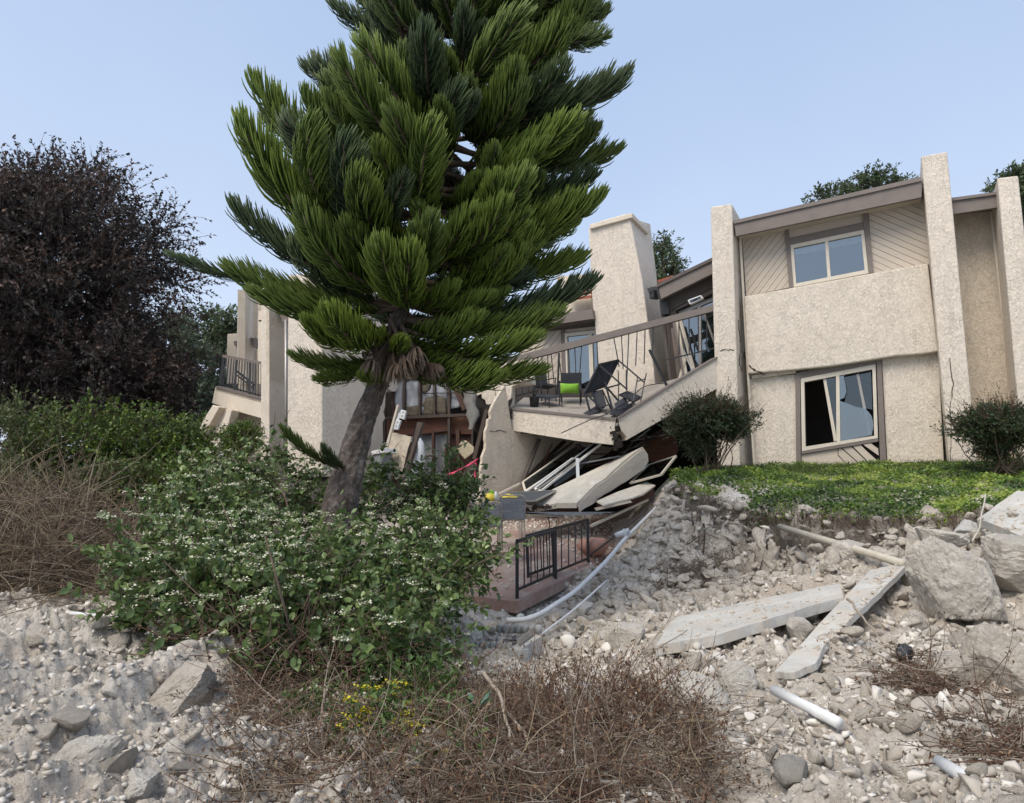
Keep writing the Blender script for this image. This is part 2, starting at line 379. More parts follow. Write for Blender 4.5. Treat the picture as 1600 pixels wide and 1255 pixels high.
# the ledge: where the ivy ends and the broken bank begins (plan outline)
LEDGE = [G(*q) for q in ((1036, 752), (1100, 770), (1170, 786), (1250, 800), (1350, 806), (1450, 804), (1520, 796), (1600, 782))]
LEDGE = [P(1036, 752, 14.2), P(1100, 772, 12.7), P(1170, 788, 12.0), P(1250, 800, 11.4), P(1350, 806, 10.9), P(1450, 804, 10.6), P(1520, 796, 10.4), P(1600, 782, 10.4), P(1900, 760, 10.6)]
lx = np.array([p.x for p in LEDGE]); ly = np.array([p.y for p in LEDGE])
def ledge_d(X, Y):
    """signed distance behind the ledge edge (positive: on the planted side)"""
    return np.where(X < lx[0], -3, Y - np.interp(X, lx, ly)) * .9
NA, NR = 640, 620
ang = np.linspace(-1.05, 1.05, NA); rr = np.concatenate([np.geomspace(1.6, 20, NR - 70), np.geomspace(20.5, 400, 70)])
AA, RR = np.meshgrid(ang, rr, indexing='ij')
GX = (RR * np.sin(AA)).ravel(); GY = (RR * np.cos(AA)).ravel()
far = np.clip((RR.ravel() - 40) / 30, 0, 1)
base = gz_arr(np.clip(GX, -60, 60), np.clip(GY, -10, 62)); base = base * (1 - far) + 2.4 * far
LD = ledge_d(GX, GY); rough = np.clip(1 - (LD + .1) / .25, .12, 1); near = np.clip(1.6 - RR.ravel() / 22, .15, 1)
bankw = np.clip(1.25 - np.abs(LD + 1.2) / 1.5, 0, 1) * (GX > lx[0] - .5)
lmask = np.clip((-GX - .3) / 1.5, 0, 1)
# diagonal slump ridges on the left mound, lumps elsewhere
sx_, sy_ = GX * .55 + GY * .83, -GX * .83 + GY * .55
def relief(X, Y, Z, rough, lm, bank):
    ld_ = ledge_d(X, Y); cut = np.clip(-ld_ / .22, 0, 1) * np.clip(1 + ld_ / 1.7, 0, 1) * (X > lx[0] - .1) * .42

    a = X * .45 + Y * .89; b = -X * .89 + Y * .45
    st = fbm(a * .45, b * 2.0, Z * 0, 1.6, 4, .55)
    lump = fbm(X, Y, Z * 0, 1.5, 5, .55)
    fine = np.abs(fbm(X, Y, Z * 0, 7, 4, .6))
    return rough * (lump * .17 + st * .30 * (.25 + .75 * lm) - fine * .15 + .02) + bank * (fbm(X * 1.0, Y * 1.0, Z * 2.5, 2.2, 5, .62) * .62 - np.abs(fbm(X * 1.0, Y * 1.0, Z * 0, 4.5, 4, .65)) * .42 + .06) - cut
dz = relief(GX, GY, base, rough, lmask, bankw) * near * (1 - far)
GZ = base + dz
dxy = fbm(GX, GY, GZ, 3.0, 3, .6) * .30 * bankw; GY2 = GY + dxy; GX2 = GX + fbm(GX + 9, GY, GZ, 3.0, 3, .6) * .25 * bankw
soil = np.clip(1 - np.abs(LD + .22 + fbm(GX, GY, GZ, 2.2, 3) * .35) / .42, 0, 1) * (GX > lx[0] - .3)
soil = np.maximum(soil, np.clip(1.3 - np.hypot(GX - P(1075, 850, 11.5).x, (GY - 11.6) * .6) / 1.0, 0, 1) * .62 * np.clip(.6 + fbm(GX, GY, GZ, 3.5, 3) * 2.2, 0, 1))
bx = P(420, 1060, 6.0)
soil = np.maximum(soil, np.clip(1.5 - np.hypot((GX + 1.5) / 1.3, (GY - 6.6) / 1.0), 0, 1))
soil = np.maximum(soil, np.clip(1.25 - np.hypot((GX + .35) / 1.0, (GY - 4.7) / 1.2), 0, 1) * .6)
soil = np.maximum(soil, np.clip((GY - 8.6) / 1.0, 0, .9) * np.clip((-GX - 2.2) / .6, 0, 1))
I = np.arange(NA * NR).reshape(NA, NR)
quads = np.stack([I[:-1, :-1].ravel(), I[:-1, 1:].ravel(), I[1:, 1:].ravel(), I[1:, :-1].ravel()], 1)[:, ::-1]
t = NT('landslide_dirt')
mp_ = t.n.new('ShaderNodeMapping'); mp_.inputs['Rotation'].default_value = (0, 0, math.radians(63)); mp_.inputs['Scale'].default_value = (.35, 1.6, 1); t.l(t.tc.outputs['Object'], mp_.inputs[0])
n1 = t.noise(1.1, 7, .65, .5, mp_.outputs[0]); n2 = t.noise(7, 8, .7); n3 = t.noise(38, 6, .75)
v = t.n.new('ShaderNodeTexVoronoi'); v.inputs['Scale'].default_value = 22; t.l(t.tc.outputs['Object'], v.inputs['Vector'])
v2 = t.n.new('ShaderNodeTexVoronoi'); v2.inputs['Scale'].default_value = 60; t.l(t.tc.outputs['Object'], v2.inputs['Vector'])
col = t.ramp(n1, (.32, (.47, .40, .33)), (.5, (.62, .56, .48)), (.70, (.71, .665, .595)))
col = t.mix(t.mr(n2, .4, .7, 0, .7), col, (.42, .355, .29))
col = t.mix(t.mr(v2.outputs['Distance'], .05, .3, .5, 0), col, (.72, .69, .63))
col = t.mix(t.mr(n3, .55, .75, 0, .4), col, (.72, .685, .62))
sa = t.mth('MULTIPLY', t.attr('soil'), t.mr(n2, .3, .6, .6, 1.15))
col = t.mix(t.mr(sa, .15, .8, 0, .92), col, t.ramp(n3, (.3, (.055, .043, .034)), (.75, (.12, .098, .078))))
t.col(col); t.set(Roughness=.97)
b1 = t.bump(n2, .06, .9); b2 = t.bump(v.outputs['Distance'], -.018, 1, b1); t.bump(n3, .014, 1, b2)
M['ground'] = t.m
me = mesh_np('ground', np.stack([GX2, GY2, GZ], 1), [quads], [M['ground']], {'soil': soil}, smooth=True)
tag(link('ground', me), kind='structure')
SURF = np.stack([GX2, GY2, GZ], 1)
def ground_top(x, y):
    """height of the finished ground at a spot (with its lumps)"""
    X = np.array([x], float); Y = np.array([y], float); b = gz_arr(X, Y); ld = ledge_d(X, Y)
    r = np.clip(1 - (ld + .1) / .25, .12, 1); n = np.clip(1.6 - np.hypot(X, Y) / 22, .15, 1)
    bk = np.clip(1.25 - np.abs(ld + 1.2) / 1.5, 0, 1) * (X > lx[0] - .5); lm = np.clip((-X - .3) / 1.5, 0, 1)
    return float((b + relief(X, Y, b, r, lm, bk) * n)[0])
def GT(px, py):
    p = G(px, py); p.z = ground_top(p.x, p.y); return p
# ================================================================ right-hand apartment building
def siding(plane, quad, off, thick, angle, pitch, parent, gap=.010, seed=0, skip=()):
    """diagonal boards, each its own piece, cut to a four-sided field"""
    q = [plane.hit(x, y, off) for x, y in quad]; o = q[0]
    s = [((p - o).dot(plane.d3), p.z - o.z) for p in q]
    area = sum(s[i][0] * s[(i + 1) % 4][1] - s[(i + 1) % 4][0] * s[i][1] for i in range(4))
    if area < 0: s = s[::-1]
    c, sn = math.cos(angle), math.sin(angle)
    rot = [(x * c + z * sn, -x * sn + z * c) for x, z in s]
    lo = min(r[1] for r in rot); hi = max(r[1] for r in rot); k = 0; z = lo; R = random.Random(seed)
    while z < hi:
        poly = rot
        for lim, sg in ((z + gap / 2, 1), (z + pitch - gap / 2, -1)):
            np_ = []
            for i in range(len(poly)):
                a, b = poly[i], poly[(i + 1) % len(poly)]; da, db = (a[1] - lim) * sg, (b[1] - lim) * sg
                if da >= 0: np_.append(a)
                if da * db < 0: f = da / (da - db); np_.append((a[0] + (b[0] - a[0]) * f, lim))
            poly = np_
            if len(poly) < 3: break
        if len(poly) >= 3 and k not in skip:
            w = [(x * c - y * sn, x * sn + y * c) for x, y in poly]; e = R.uniform(-.003, .003)
            pts = [o + plane.d3 * x + Vector((0, 0, y)) + plane.n3 * e for x, y in w]
            if len(pts) >= 3: slab3('board', pts, -plane.n3 * thick, M['siding'], parent)
        z += pitch; k += 1
def sheet(name, px, plane, off, mat, parent, thick=.006): return panel(name, px, plane, off, thick, mat, parent)

F = Plane(P(1527, 727, 14.3), d=FD)                # fronts of the party-wall pillars
BR = thing('apartment_building', 'cream stucco two-storey apartment with tall end pillars and two sliding windows', 'building', F.hit(1320, 732, -.7))
W0 = -.62                                           # the wall line, set back between the pillars
DEEP = 7.0
# pillars (party walls that run back through the building)
def pillar(px, plane, off, depth, parent, mat='stucco', name='pillar'):
    return panel(name, px, plane, off, depth, M[mat], parent, bevel=.03)
pillar([(1110, 323), (1143.6, 318), (1157, 740), (1121, 745)], F, 0, 1.7, BR)
pillar([(1439, 244), (1480, 236.5), (1528, 732), (1484, 734)], F, 0, 1.9, BR)
pillar([(1558, 278), (1591, 274), (1641, 735), (1600, 735)], F, 0, 1.9, BR)
# wall behind pillars so the sides read as deep
ring_o = [(1160, 365), (1438, 303), (1472, 742), (1181, 748)]
V, Fc = ring(F, [(1168, 590), (1250, 583), (1253, 748), (1176, 748)], [(1180, 640), (1200, 638), (1200, 650), (1180, 652)], W0, .2)
panel('wall', [(1168, 592), (1243, 585), (1245, 748), (1178, 750)], F, W0, .2, M['stucco'], BR, .01)
panel('wall', [(1378, 562), (1466, 550), (1476, 745), (1387.5, 748)], F, W0, .2, M['stucco'], BR, .01)
# protruding parapet band between the storeys
panel('parapet', [(1163, 463), (1450, 411), (1466, 549)] + [(1440, 553), (1400, 556), (1345, 565), (1300, 572), (1240, 578), (1168, 584)], F, W0 + .22, .42, M['stucco'], BR, .03)
# broken strip under the parapet, left
slab3('trim_board', [F.hit(1174, 587, W0 + .1), F.hit(1242, 576, W0 + .1), F.hit(1243, 583, W0 + .1), F.hit(1175, 591.5, W0 + .1)], -F.n3 * .1, M['stucco_dark'], BR)
# upper storey wood field with boards
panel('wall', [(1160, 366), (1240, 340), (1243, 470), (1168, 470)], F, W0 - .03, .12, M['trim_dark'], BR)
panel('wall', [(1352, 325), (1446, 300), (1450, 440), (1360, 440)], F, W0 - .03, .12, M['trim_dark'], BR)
siding(F, [(1160, 373), (1228, 357), (1234, 449), (1166, 463)], W0, .028, math.radians(50), .125, BR, .009)
siding(F, [(1357, 332), (1442, 309), (1452, 413), (1364.5, 427)], W0, .028, math.radians(-35), .125, BR, .009)
panel('wall', [(1229, 357), (1356, 322), (1357, 349), (1231, 376)], F, W0 + .0, .03, M['siding'], BR)
panel('trim_board', [(1225.5, 357), (1232, 355), (1240, 448.5), (1233, 450)], F, W0 + .06, .06, M['trim'], BR)
panel('trim_board', [(1348, 331), (1356, 329.5), (1365, 426), (1357.5, 427.5)], F, W0 + .06, .06, M['trim'], BR)
panel('trim_board', [(1233, 372), (1349, 347), (1350, 358.5), (1234, 383)], F, W0 + .055, .055, M['trim'], BR)
def window(plane, O, I, off, parent, mull=None, depth=.09, fmat='cream_paint', glass='glass', panes=None):
    V, F_ = ring(plane, O, I, off, depth); fr = obj('window', V, F_, M[fmat], parent)
    if mull: panel('mullion', mull, plane, off - .004, depth - .02, M[fmat], fr)
    for p in (panes or []): panel('pane', p, plane, off - .05, .006, M[glass], fr)
    return fr
w1 = window(F, [(1235, 382), (1350, 359), (1357, 427), (1239, 449)], [(1240, 387.5), (1345.5, 366), (1351, 422), (1244, 443)], W0 + .045, BR,
   [(1289, 377), (1294, 376), (1298, 432.5), (1293, 433.5)],
   panes=[[(1240, 387.5), (1290, 377), (1294, 434), (1244, 443)], [(1293, 376.5), (1345.5, 366), (1351, 422), (1297, 433)]])
panel('blind', [(1241, 389), (1345, 367), (1347, 378), (1242, 399)], F, W0 - .10, .02, M['white_paint'], w1)
panel('backing', [(1236, 380), (1352, 358), (1360, 430), (1240, 452)], F, W0 - .35, .02, M['interior'], w1)
# lower window, racked out of square
w2 = window(F, [(1251, 591.5), (1368, 569), (1371.7, 684.5), (1253, 705)], [(1256.5, 597), (1363, 577), (1366, 681), (1258.5, 698)], W0 + .045, BR,
   [(1306, 587), (1311.5, 586), (1313, 690), (1307, 691)], depth=.12)
def shard(px, off, par, g='glass'): panel('pane', px, F, off, .006, M[g], par)
shard([(1311, 586), (1318, 585), (1323, 612), (1319, 622), (1311, 625)], W0 - .02, w2)
shard([(1311, 626), (1320, 629), (1338, 636), (1352, 638), (1362, 650), (1365, 664), (1362, 680), (1313, 690)], W0 - .02, w2)
shard([(1318, 585), (1361, 578), (1363, 640), (1352, 638), (1338, 636), (1320, 629), (1321, 620), (1324, 610)], W0 - .14, w2, 'glass_dusty')
shard([(1291, 592), (1305, 589), (1307, 690)], W0 - .05, w2, 'glass_dusty')
panel('sash_bar', [(1286, 592), (1290.5, 591), (1308, 688), (1303, 690)], F, W0 + .0, .04, M['cream_paint'], w2)
panel('sash_bar', [(1338, 585), (1342, 584), (1361, 677), (1357, 679)], F, W0 - .04, .03, M['alu'], w2)
panel('trim_board', [(1242.5, 585), (1250, 584), (1251.5, 745), (1244.5, 746)], F, W0 + .06, .3, M['trim'], BR)
panel('trim_board', [(1243, 583), (1369, 560), (1369, 568.5), (1250.5, 591)], F, W0 + .055, .2, M['trim'], BR)
panel('trim_board', [(1369.5, 562), (1377, 560), (1386, 744), (1376, 745)], F, W0 + .07, .3, M['trim'], BR)
panel('trim_board', [(1252, 705.5), (1372, 685), (1372.5, 690), (1252.5, 709.5)], F, W0 + .06, .12, M['trim'], BR)
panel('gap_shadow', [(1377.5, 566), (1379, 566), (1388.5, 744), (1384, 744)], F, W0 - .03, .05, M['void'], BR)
# field under the window: one flat sheet and sprung diagonal boards
panel('wall', [(1252.5, 710), (1372.5, 690.5), (1376, 746), (1252, 748)], F, W0 - .05, .05, M['void'], BR)
panel('board', [(1252.5, 710.5), (1309, 701), (1309, 712), (1325, 728), (1325, 746), (1252, 748)], F, W0 + .0, .03, M['siding'], BR)
for q, e in (([(1310, 701), (1314, 700.3), (1343, 726), (1343, 745), (1326, 746), (1326, 728), (1310, 711)], .01), ([(1316, 700), (1330, 698), (1360, 727), (1360, 745), (1345, 745), (1345, 726)], .018),
             ([(1332, 697), (1345, 695.5), (1352, 703), (1373, 722), (1374, 728), (1374, 745), (1362, 745), (1362, 727)], .03), ([(1349, 695), (1361, 693), (1372, 701), (1373, 712)], .05)):
    panel('board', q, F, W0 + e, .025, M['siding'], BR)
# eaves: fascia, roof edge, soffit
panel('fascia', [(1147.5, 350), (1440, 283), (1440, 308), (1150, 369)], F, .02 + W0 + .55, .09, M['trim'], BR)
panel('roof_edge', [(1146.5, 344.5), (1439, 276), (1440, 282.6), (1147, 349.6)], F, .06 + W0 + .55, .25, M['trim'], BR)
fa, fb = F.hit(1147, 347, W0 + .5), F.hit(1440, 279, W0 + .5)
back = -F.n3
slab3('roof', [fa, fb, fb + back * 7 + Vector((0, 0, .5)), fa + back * 7 + Vector((0, 0, .5))], Vector((0, 0, -.12)), M['trim'], BR)
sa_, sb_ = F.hit(1150, 366, W0 + .45), F.hit(1440, 305, W0 + .45)
slab3('soffit', [sa_, sb_, sb_ + back * .75, sa_ + back * .75], Vector((0, 0, .03)), M['siding'], BR)
# end recess between second and third pillars
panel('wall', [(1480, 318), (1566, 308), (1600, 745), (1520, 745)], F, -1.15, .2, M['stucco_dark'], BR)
panel('fascia', [(1488, 314), (1559, 304), (1559, 324), (1489, 334.5)], F, -.35, .09, M['trim'], BR)
panel('roof_edge', [(1487, 309), (1559, 299.5), (1559, 303.6), (1488, 313.6)], F, -.30, .3, M['trim'], BR)
fa, fb = F.hit(1487, 311, -.4), F.hit(1559, 302, -.4)
slab3('roof', [fa, fb, fb + back * 7, fa + back * 7], Vector((0, 0, -.1)), M['trim'], BR)
# downspouts
def spout(px, off, parent, r=.03, mat='cream_paint'):
    A = [F.hit(x, y, off) for x, y in px]
    for i in range(len(A) - 1): pass
    V, F_ = tube_geo(A, r, 6); return obj('downspout', V, F_, M[mat], parent)
spout([(1161, 366), (1156.5, 371), (1157, 380), (1169, 590), (1180, 745)], -.5, BR)
spout([(1553, 328), (1549, 332), (1550, 345), (1582, 620), (1590, 740)], -1.05, BR, .035)
# rear volume, so the building has depth from the side
for a, b in ((F.hit(1145, 350, -1.6), F.hit(1156, 745, -1.6)),):
    pass
bl, br_ = F.hit(1156, 745, -1.7), F.hit(1640, 745, -1.9)
zt = F.hit(1300, 325, -1).z
slab3('rear_wall', [bl, Vector((bl.x, bl.y, zt)), Vector((bl.x, bl.y, zt)) + back * 5.5, bl + back * 5.5], Vector((.2, 0.05, 0)), M['stucco_dark'], BR)
r2 = br_ + back * 5.5; l2 = bl + back * 5.5
slab3('rear_wall', [l2, r2, Vector((r2.x, r2.y, zt)), Vector((l2.x, l2.y, zt))], back * .2, M['stucco_dark'], BR)
slab3('interior_floor', [F.hit(1160, 560, -.85), F.hit(1470, 545, -.85), F.hit(1470, 545, -.85) + back * 4, F.hit(1160, 560, -.85) + back * 4], Vector((0, 0, .15)), M['interior'], BR)
slab3('room_wall', [bl + Vector((.3, .1, 0)) + back * 2.6, F.hit(1500, 745, -.85) + back * 3.4, Vector((0, 0, zt)) + Vector((F.hit(1500, 745, -.85).x, F.hit(1500, 745, -.85).y, 0)) + back * 3.4, Vector((bl.x + .3, bl.y + .1, zt)) + back * 2.6], back * .1, M['interior'], BR)
panel('foundation', [(1119, 728), (1158, 726), (1159, 760), (1120, 760)], F, .03, .6, M['foundation'], BR)
panel('foundation', [(1385, 728.5), (1487, 727), (1490, 760), (1386, 760)], F, W0 + .04, .2, M['foundation'], BR)
# cracks in the pillar: thin recess strips, dark, sitting in chips
def crack(px, plane, off, parent, w=.012, seed=1):
    pts = [px[0]]
    for i in range(len(px) - 1): pts += jag(px[i], px[i + 1], 4, 1.4, seed + i) + [px[i + 1]]
    Pn = [plane.hit(x, y, off) for x, y in pts]; V, F_ = [], []
    R = random.Random(seed)
    for i in range(len(Pn) - 1): bar_geo(Pn[i], Pn[i + 1], .006, w * R.uniform(.5, 1.5), Vector((0, 0, 1)) if abs((Pn[i + 1] - Pn[i]).normalized().z) < .7 else plane.d3, V, F_)
    o = obj('crack', V, F_, M['void'], parent); return o
crack([(1124, 548), (1135, 546.5), (1147, 547)], F, .003, BR, .018)
crack([(1484, 560), (1490, 600), (1484, 640), (1486, 700), (1484, 727)], F, .003, BR, .012, 5)
crack([(1170, 571), (1180, 579), (1196, 586)], F, W0 + .225, BR, .03, 9)
crack([(1154, 500), (1157, 552), (1155, 560), (1158, 580)], F, -.05, BR, .02, 12)
# ================================================================ middle apartment, collapsed
BC = thing('collapsed_apartment', 'sunken middle apartment with leaning chimney, broken balcony and torn-open wall', 'building', P(900, 760, 17))
# --- chimney
CH = Plane(P(984, 500, 18.6), d=FD)
chim_l = [(919, 357), (984, 340), (1004, 440), (1021, 571), (1028, 650), (941, 650), (933, 545), (925, 466)]
V, F_ = prism([CH.hit(x, y) for x, y in chim_l], back * 1.5); obj('chimney', V, F_, M['stucco'], BC, bevel=.03)
ch = bpy.data.objects['chimney']
CS = Plane(CH.hit(984, 500), d=(-CH.n.x, -CH.n.y))
panel('chimney_side', [(985, 340), (1016, 350), (1031, 474), (1052, 595), (1058, 650), (1029, 650), (1022, 571), (1005, 440)], CS, .012, .05, M['stucco'], BC, .01)
cp = [CH.hit(921, 357, .1), CH.hit(985, 339, .1)]; cq = [p + back * 1.45 for p in cp]
capo = slab3('chimney_cap', [cp[0] + Vector((0, 0, -.02)), cp[1] + Vector((.05, 0, -.02)), cq[1] + Vector((.05, 0, .0)), cq[0]], Vector((0, 0, .14)), M['stucco_smooth'], BC, .02)
slab3('chimney_crown', [cp[0].lerp(cq[1], .15) + Vector((0, 0, .13)), cp[1].lerp(cq[0], .15) + Vector((0, 0, .13)), cq[1].lerp(cp[0], .15) + Vector((0, 0, .13)), cq[0].lerp(cp[1], .15) + Vector((0, 0, .13))], Vector((0, 0, .1)), M['stucco_smooth'], BC, .04)
# sconce on the chimney
sc_ = thing('wall_lantern', 'small pale shell-shaped lantern fixed on the chimney side above the balcony', 'lamp', CS.hit(1028.5, 521, .08))
V, F_ = lathe_geo([(.01, -.2), (.05, -.17), (.11, -.05), (.13, .08), (.10, .12), (.02, .15)], 12, CS.hit(1028.5, 521, .09)); obj('lamp_shade', V, F_, M['tan_metal'], sc_, True)
V, F_ = box_geo(CS.hit(1028.5, 519, .03), (.08, .08, .16)); obj('bracket', V, F_, M['alu'], sc_)
# --- rear wall of the balcony, left of chimney
RW = Plane(P(905, 560, 19.6), d=FD)
V, F_ = ring(RW, [(812, 512), (945, 492), (945, 640), (812, 640)], [(881, 520), (944, 513), (944, 612), (885, 618)], -.03, .12); obj('wall', V, F_, M['siding'], BC)
siding(RW, [(825, 515), (876, 507), (879, 618), (828, 622)], 0, .025, math.radians(48), .15, BC, .014)
panel('trim_board', [(876, 505), (881.5, 504), (885, 618), (879, 619)], RW, .03, .05, M['trim'], BC)
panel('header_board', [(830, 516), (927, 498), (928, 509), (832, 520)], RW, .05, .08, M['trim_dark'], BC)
panel('eave_board', [(833, 497), (925, 483), (927, 498), (833, 512)], RW, .5, .5, M['trim'], BC)
w3 = window(RW, [(882, 521), (944, 514), (944, 613), (886, 618)], [(886, 526), (940, 520), (940, 606), (890, 611)], .03, BC, [(919, 521), (925, 520), (928, 610), (922, 611)],
  panes=[[(886, 526), (921, 521), (924, 609), (890, 611)], [(923, 521), (940, 520), (940, 606), (925, 609)]])
panel('backing', [(880, 515), (946, 510), (946, 618), (884, 622)], RW, -.6, .02, M['interior'], w3)
# upper roof piece, white wall and clay tiles
panel('upper_wall', [(870, 432), (922, 428), (926, 520), (870, 520)], RW, -.9, .3, M['stucco_smooth'], BC)
for r_ in range(2):
    for i in range(6):
        a = RW.hit(884 + i * 7, 471 - i * .9 - r_ * 6.5, .1 - r_ * .4); b = a + back * .42 + Vector((0, 0, .14))
        V, F_ = [], []
        s = RW.d3 * .07
        for t_ in (0, 1):
            c_ = a if t_ == 0 else b
            for k in range(7):
                an = math.pi * k / 6; V.append(c_ + RW.d3 * (.075 * math.cos(an)) + Vector((0, 0, .075 * math.sin(an))))
        for k in range(6): F_.append([k, k + 1, 8 + k, 7 + k])
        F_.append([0, 1, 2, 3, 4, 5, 6]); obj('roof_tile', V, F_, M['clay_tile'], BC)
for i in range(4):
    a = CH.hit(1031 + i * 6, 441 - i * 2, -.6); V, F_ = [], []
    for t_ in (0, 1):
        for k in range(7):
            an = math.pi * k / 6; V.append(a + back * .4 * t_ + Vector((0, 0, .1 * t_)) + CH.d3 * (.075 * math.cos(an)) + Vector((0, 0, .075 * math.sin(an))))
    for k in range(6): F_.append([k, k + 1, 8 + k, 7 + k])
    F_.append([0, 1, 2, 3, 4, 5, 6]); obj('roof_tile', V, F_, M['clay_tile'], BC)
# --- right of the chimney: sagging roof beam, glazed doors, splintered boards
DR = Plane(P(1080, 520, 17.9), d=FD)
panel('roof_beam', [(1029, 448), (1116, 406), (1116, 426), (1033, 467)], DR, .6, .12, M['trim'], BC)
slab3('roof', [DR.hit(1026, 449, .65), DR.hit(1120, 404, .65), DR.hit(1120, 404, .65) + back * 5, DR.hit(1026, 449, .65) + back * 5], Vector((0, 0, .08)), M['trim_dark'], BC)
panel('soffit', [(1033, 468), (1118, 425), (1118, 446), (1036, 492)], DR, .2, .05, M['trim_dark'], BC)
panel('eave_board', [(1048, 478), (1118, 446), (1118, 456), (1049, 488)], DR, .15, .05, M['trim'], BC)
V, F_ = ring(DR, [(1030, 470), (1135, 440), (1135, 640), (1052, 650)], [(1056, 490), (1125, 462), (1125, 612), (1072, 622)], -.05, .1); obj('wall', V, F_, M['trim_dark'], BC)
w4 = window(DR, [(1060, 487), (1124, 460), (1125, 612), (1072, 620)], [(1065, 491), (1121, 467), (1121, 606), (1075, 613)], .0, BC, [(1090, 478), (1095, 476), (1096, 606), (1092, 608)], fmat='alu',
  panes=[[(1065, 491), (1092, 480), (1094, 610), (1075, 613)], [(1093, 479), (1121, 467), (1121, 606), (1095, 609)]])
panel('backing', [(1050, 485), (1130, 450), (1130, 620), (1060, 630)], DR, -.7, .02, M['drywall'], w4)
for a, b, c_, m in (((1040, 470), (1056, 600), .16, 'darkwood'), ((1046, 478), (1062, 600), .1, 'trim'), ((1053, 484), (1068, 595), .08, 'trim_dark'), ((1036, 470), (1049, 560), .07, 'void')):
    bar('post', DR.hit(a[0], a[1], .12), DR.hit(b[0], b[1], .3), c_, c_, M[m], BC)
for a, b, c_, m, of in (((1057, 500), (1072, 586), .07, 'cream_paint', .35), ((1063, 501), (1086, 585), .08, 'cream_paint', .45), ((1071, 560), (1057, 610), .09, 'siding', .5), ((1100, 490), (1120, 545), .04, 'alu', .25), ((1066, 545), (1090, 592), .05, 'white_paint', .4), ((1052, 496), (1069, 592), .05, 'trim', .42)):
    bar('splintered_board', DR.hit(a[0], a[1], of), DR.hit(b[0], b[1], of + .25), c_, .03, M[m], BC)
V, F_ = [], []
for i in range(len(q := [(1014, 456), (1022, 452), (1030, 454), (1036, 470), (1040, 492)]) - 1): bar_geo(CH.hit(*q[i], .3), CH.hit(*q[i + 1], .3), .16, .12, Vector((0, 0, 1)), V, F_)
box_geo(CH.hit(1024, 461, .3), (.22, .2, .18), .4, V, F_); obj('torn_gutter', V, F_, M['black'], BC)
fl = thing('flood_light', 'white rectangular floodlight hanging askew under the sagging eave', 'lamp', DR.hit(1086, 468, .7))
V, F_ = prism([DR.hit(*q, .75) for q in ((1074, 469), (1095, 461), (1099, 466), (1078, 476))], back * .12); obj('housing', V, F_, M['white_paint'], fl, bevel=.01)
V, F_ = prism([DR.hit(*q, .757) for q in ((1077, 469.5), (1094, 463), (1096, 466), (1079, 473.5))], back * .005); obj('diffuser', V, F_, M['glass_dusty'], fl)
# --- balcony deck and broken front beam
K0, K1, K2 = (797, 639, 17.2), (964, 654, 15.9), (1121, 561, 16.6)
dk = [P(*K0), P(*K1), P(1121, 563, 16.7), P(1062, 600, 18.6), P(935, 616, 19.4), P(825, 616, 19.4)]
V = dk + [p + Vector((0, 0, -.16)) for p in dk]
obj('deck', V, [[0, 1, 4, 5], [1, 2, 3, 4], [11, 10, 7, 6], [10, 9, 8, 7], [0, 6, 7, 1], [1, 7, 8, 2]], basic('deck_coating', (.36, .32, .275), (.27, .24, .205), 3, .85, .003, 20), BC)
def beam_piece(a, b, c, d, Ya, Yb, extra=(), name='balcony_beam', thick=.22):
    pass
BL = Plane(P(*K0), P(*K1)); BRp = Plane(P(*K1), P(*K2))
panel('balcony_beam', [(798, 641), (962, 657)] + jag((962, 657), (957, 695), 6, 2.5, 3) + [(957, 695)] + [(900, 689), (850, 681), (795, 672)] + jag((795, 672), (798, 641), 4, 1.2, 4), BL, .02, .26, M['stucco'], BC, .008)
panel('balcony_beam', [(966, 656), (1045, 606), (1121, 560), (1123, 606), (1090, 625), (1045, 650), (979, 688)] + jag((979, 688), (966, 656), 6, 2.2, 8), BRp, .02, .26, M['stucco'], BC, .008)
panel('edge_trim', [(797, 636.5), (963, 653), (962, 657), (798, 640.6)], BL, .05, .30, M['trim'], BC)
panel('edge_trim', [(965, 653), (1045, 603), (1121, 557), (1121, 560), (1045, 606), (966, 656)], BRp, .05, .30, M['trim'], BC)
V, F_ = [], []
R = random.Random(3)
for k in range(26):
    t_ = k / 25; c_ = P(962 + 3 * math.sin(t_ * 9) + R.uniform(-3, 3), 655 + 42 * t_, 16.0); mm = Matrix.Rotation(R.uniform(0, 3), 3, Vector((R.random(), R.random(), R.random())).normalized())
    box_geo(c_, (R.uniform(.04, .14), .2, R.uniform(.03, .10)), 0, V, F_, mm)
obj('splintered_end', V, F_, M['void'], BC)['kind'] = 'stuff'
V, F_ = [], []
for k in range(14):
    box_geo(P(795 + R.uniform(-2, 3), 625 + 48 * k / 13, 17.1), (R.uniform(.03, .09), .12, R.uniform(.03, .08)), 0, V, F_, Matrix.Rotation(R.uniform(0, 3), 3, Vector((R.random(), R.random(), R.random())).normalized()))
obj('splintered_end', V, F_, M['void'], BC)['kind'] = 'stuff'
# parapet stump behind the left end of the deck
panel('wall', [(760, 592), (830, 585), (832, 600), (800, 604), (798, 638), (795, 641), (795, 673), (790, 676), (768, 672), (757, 660)], Plane(P(797, 640, 17.5), d=FD), .1, .2, M['stucco'], BC, .01)
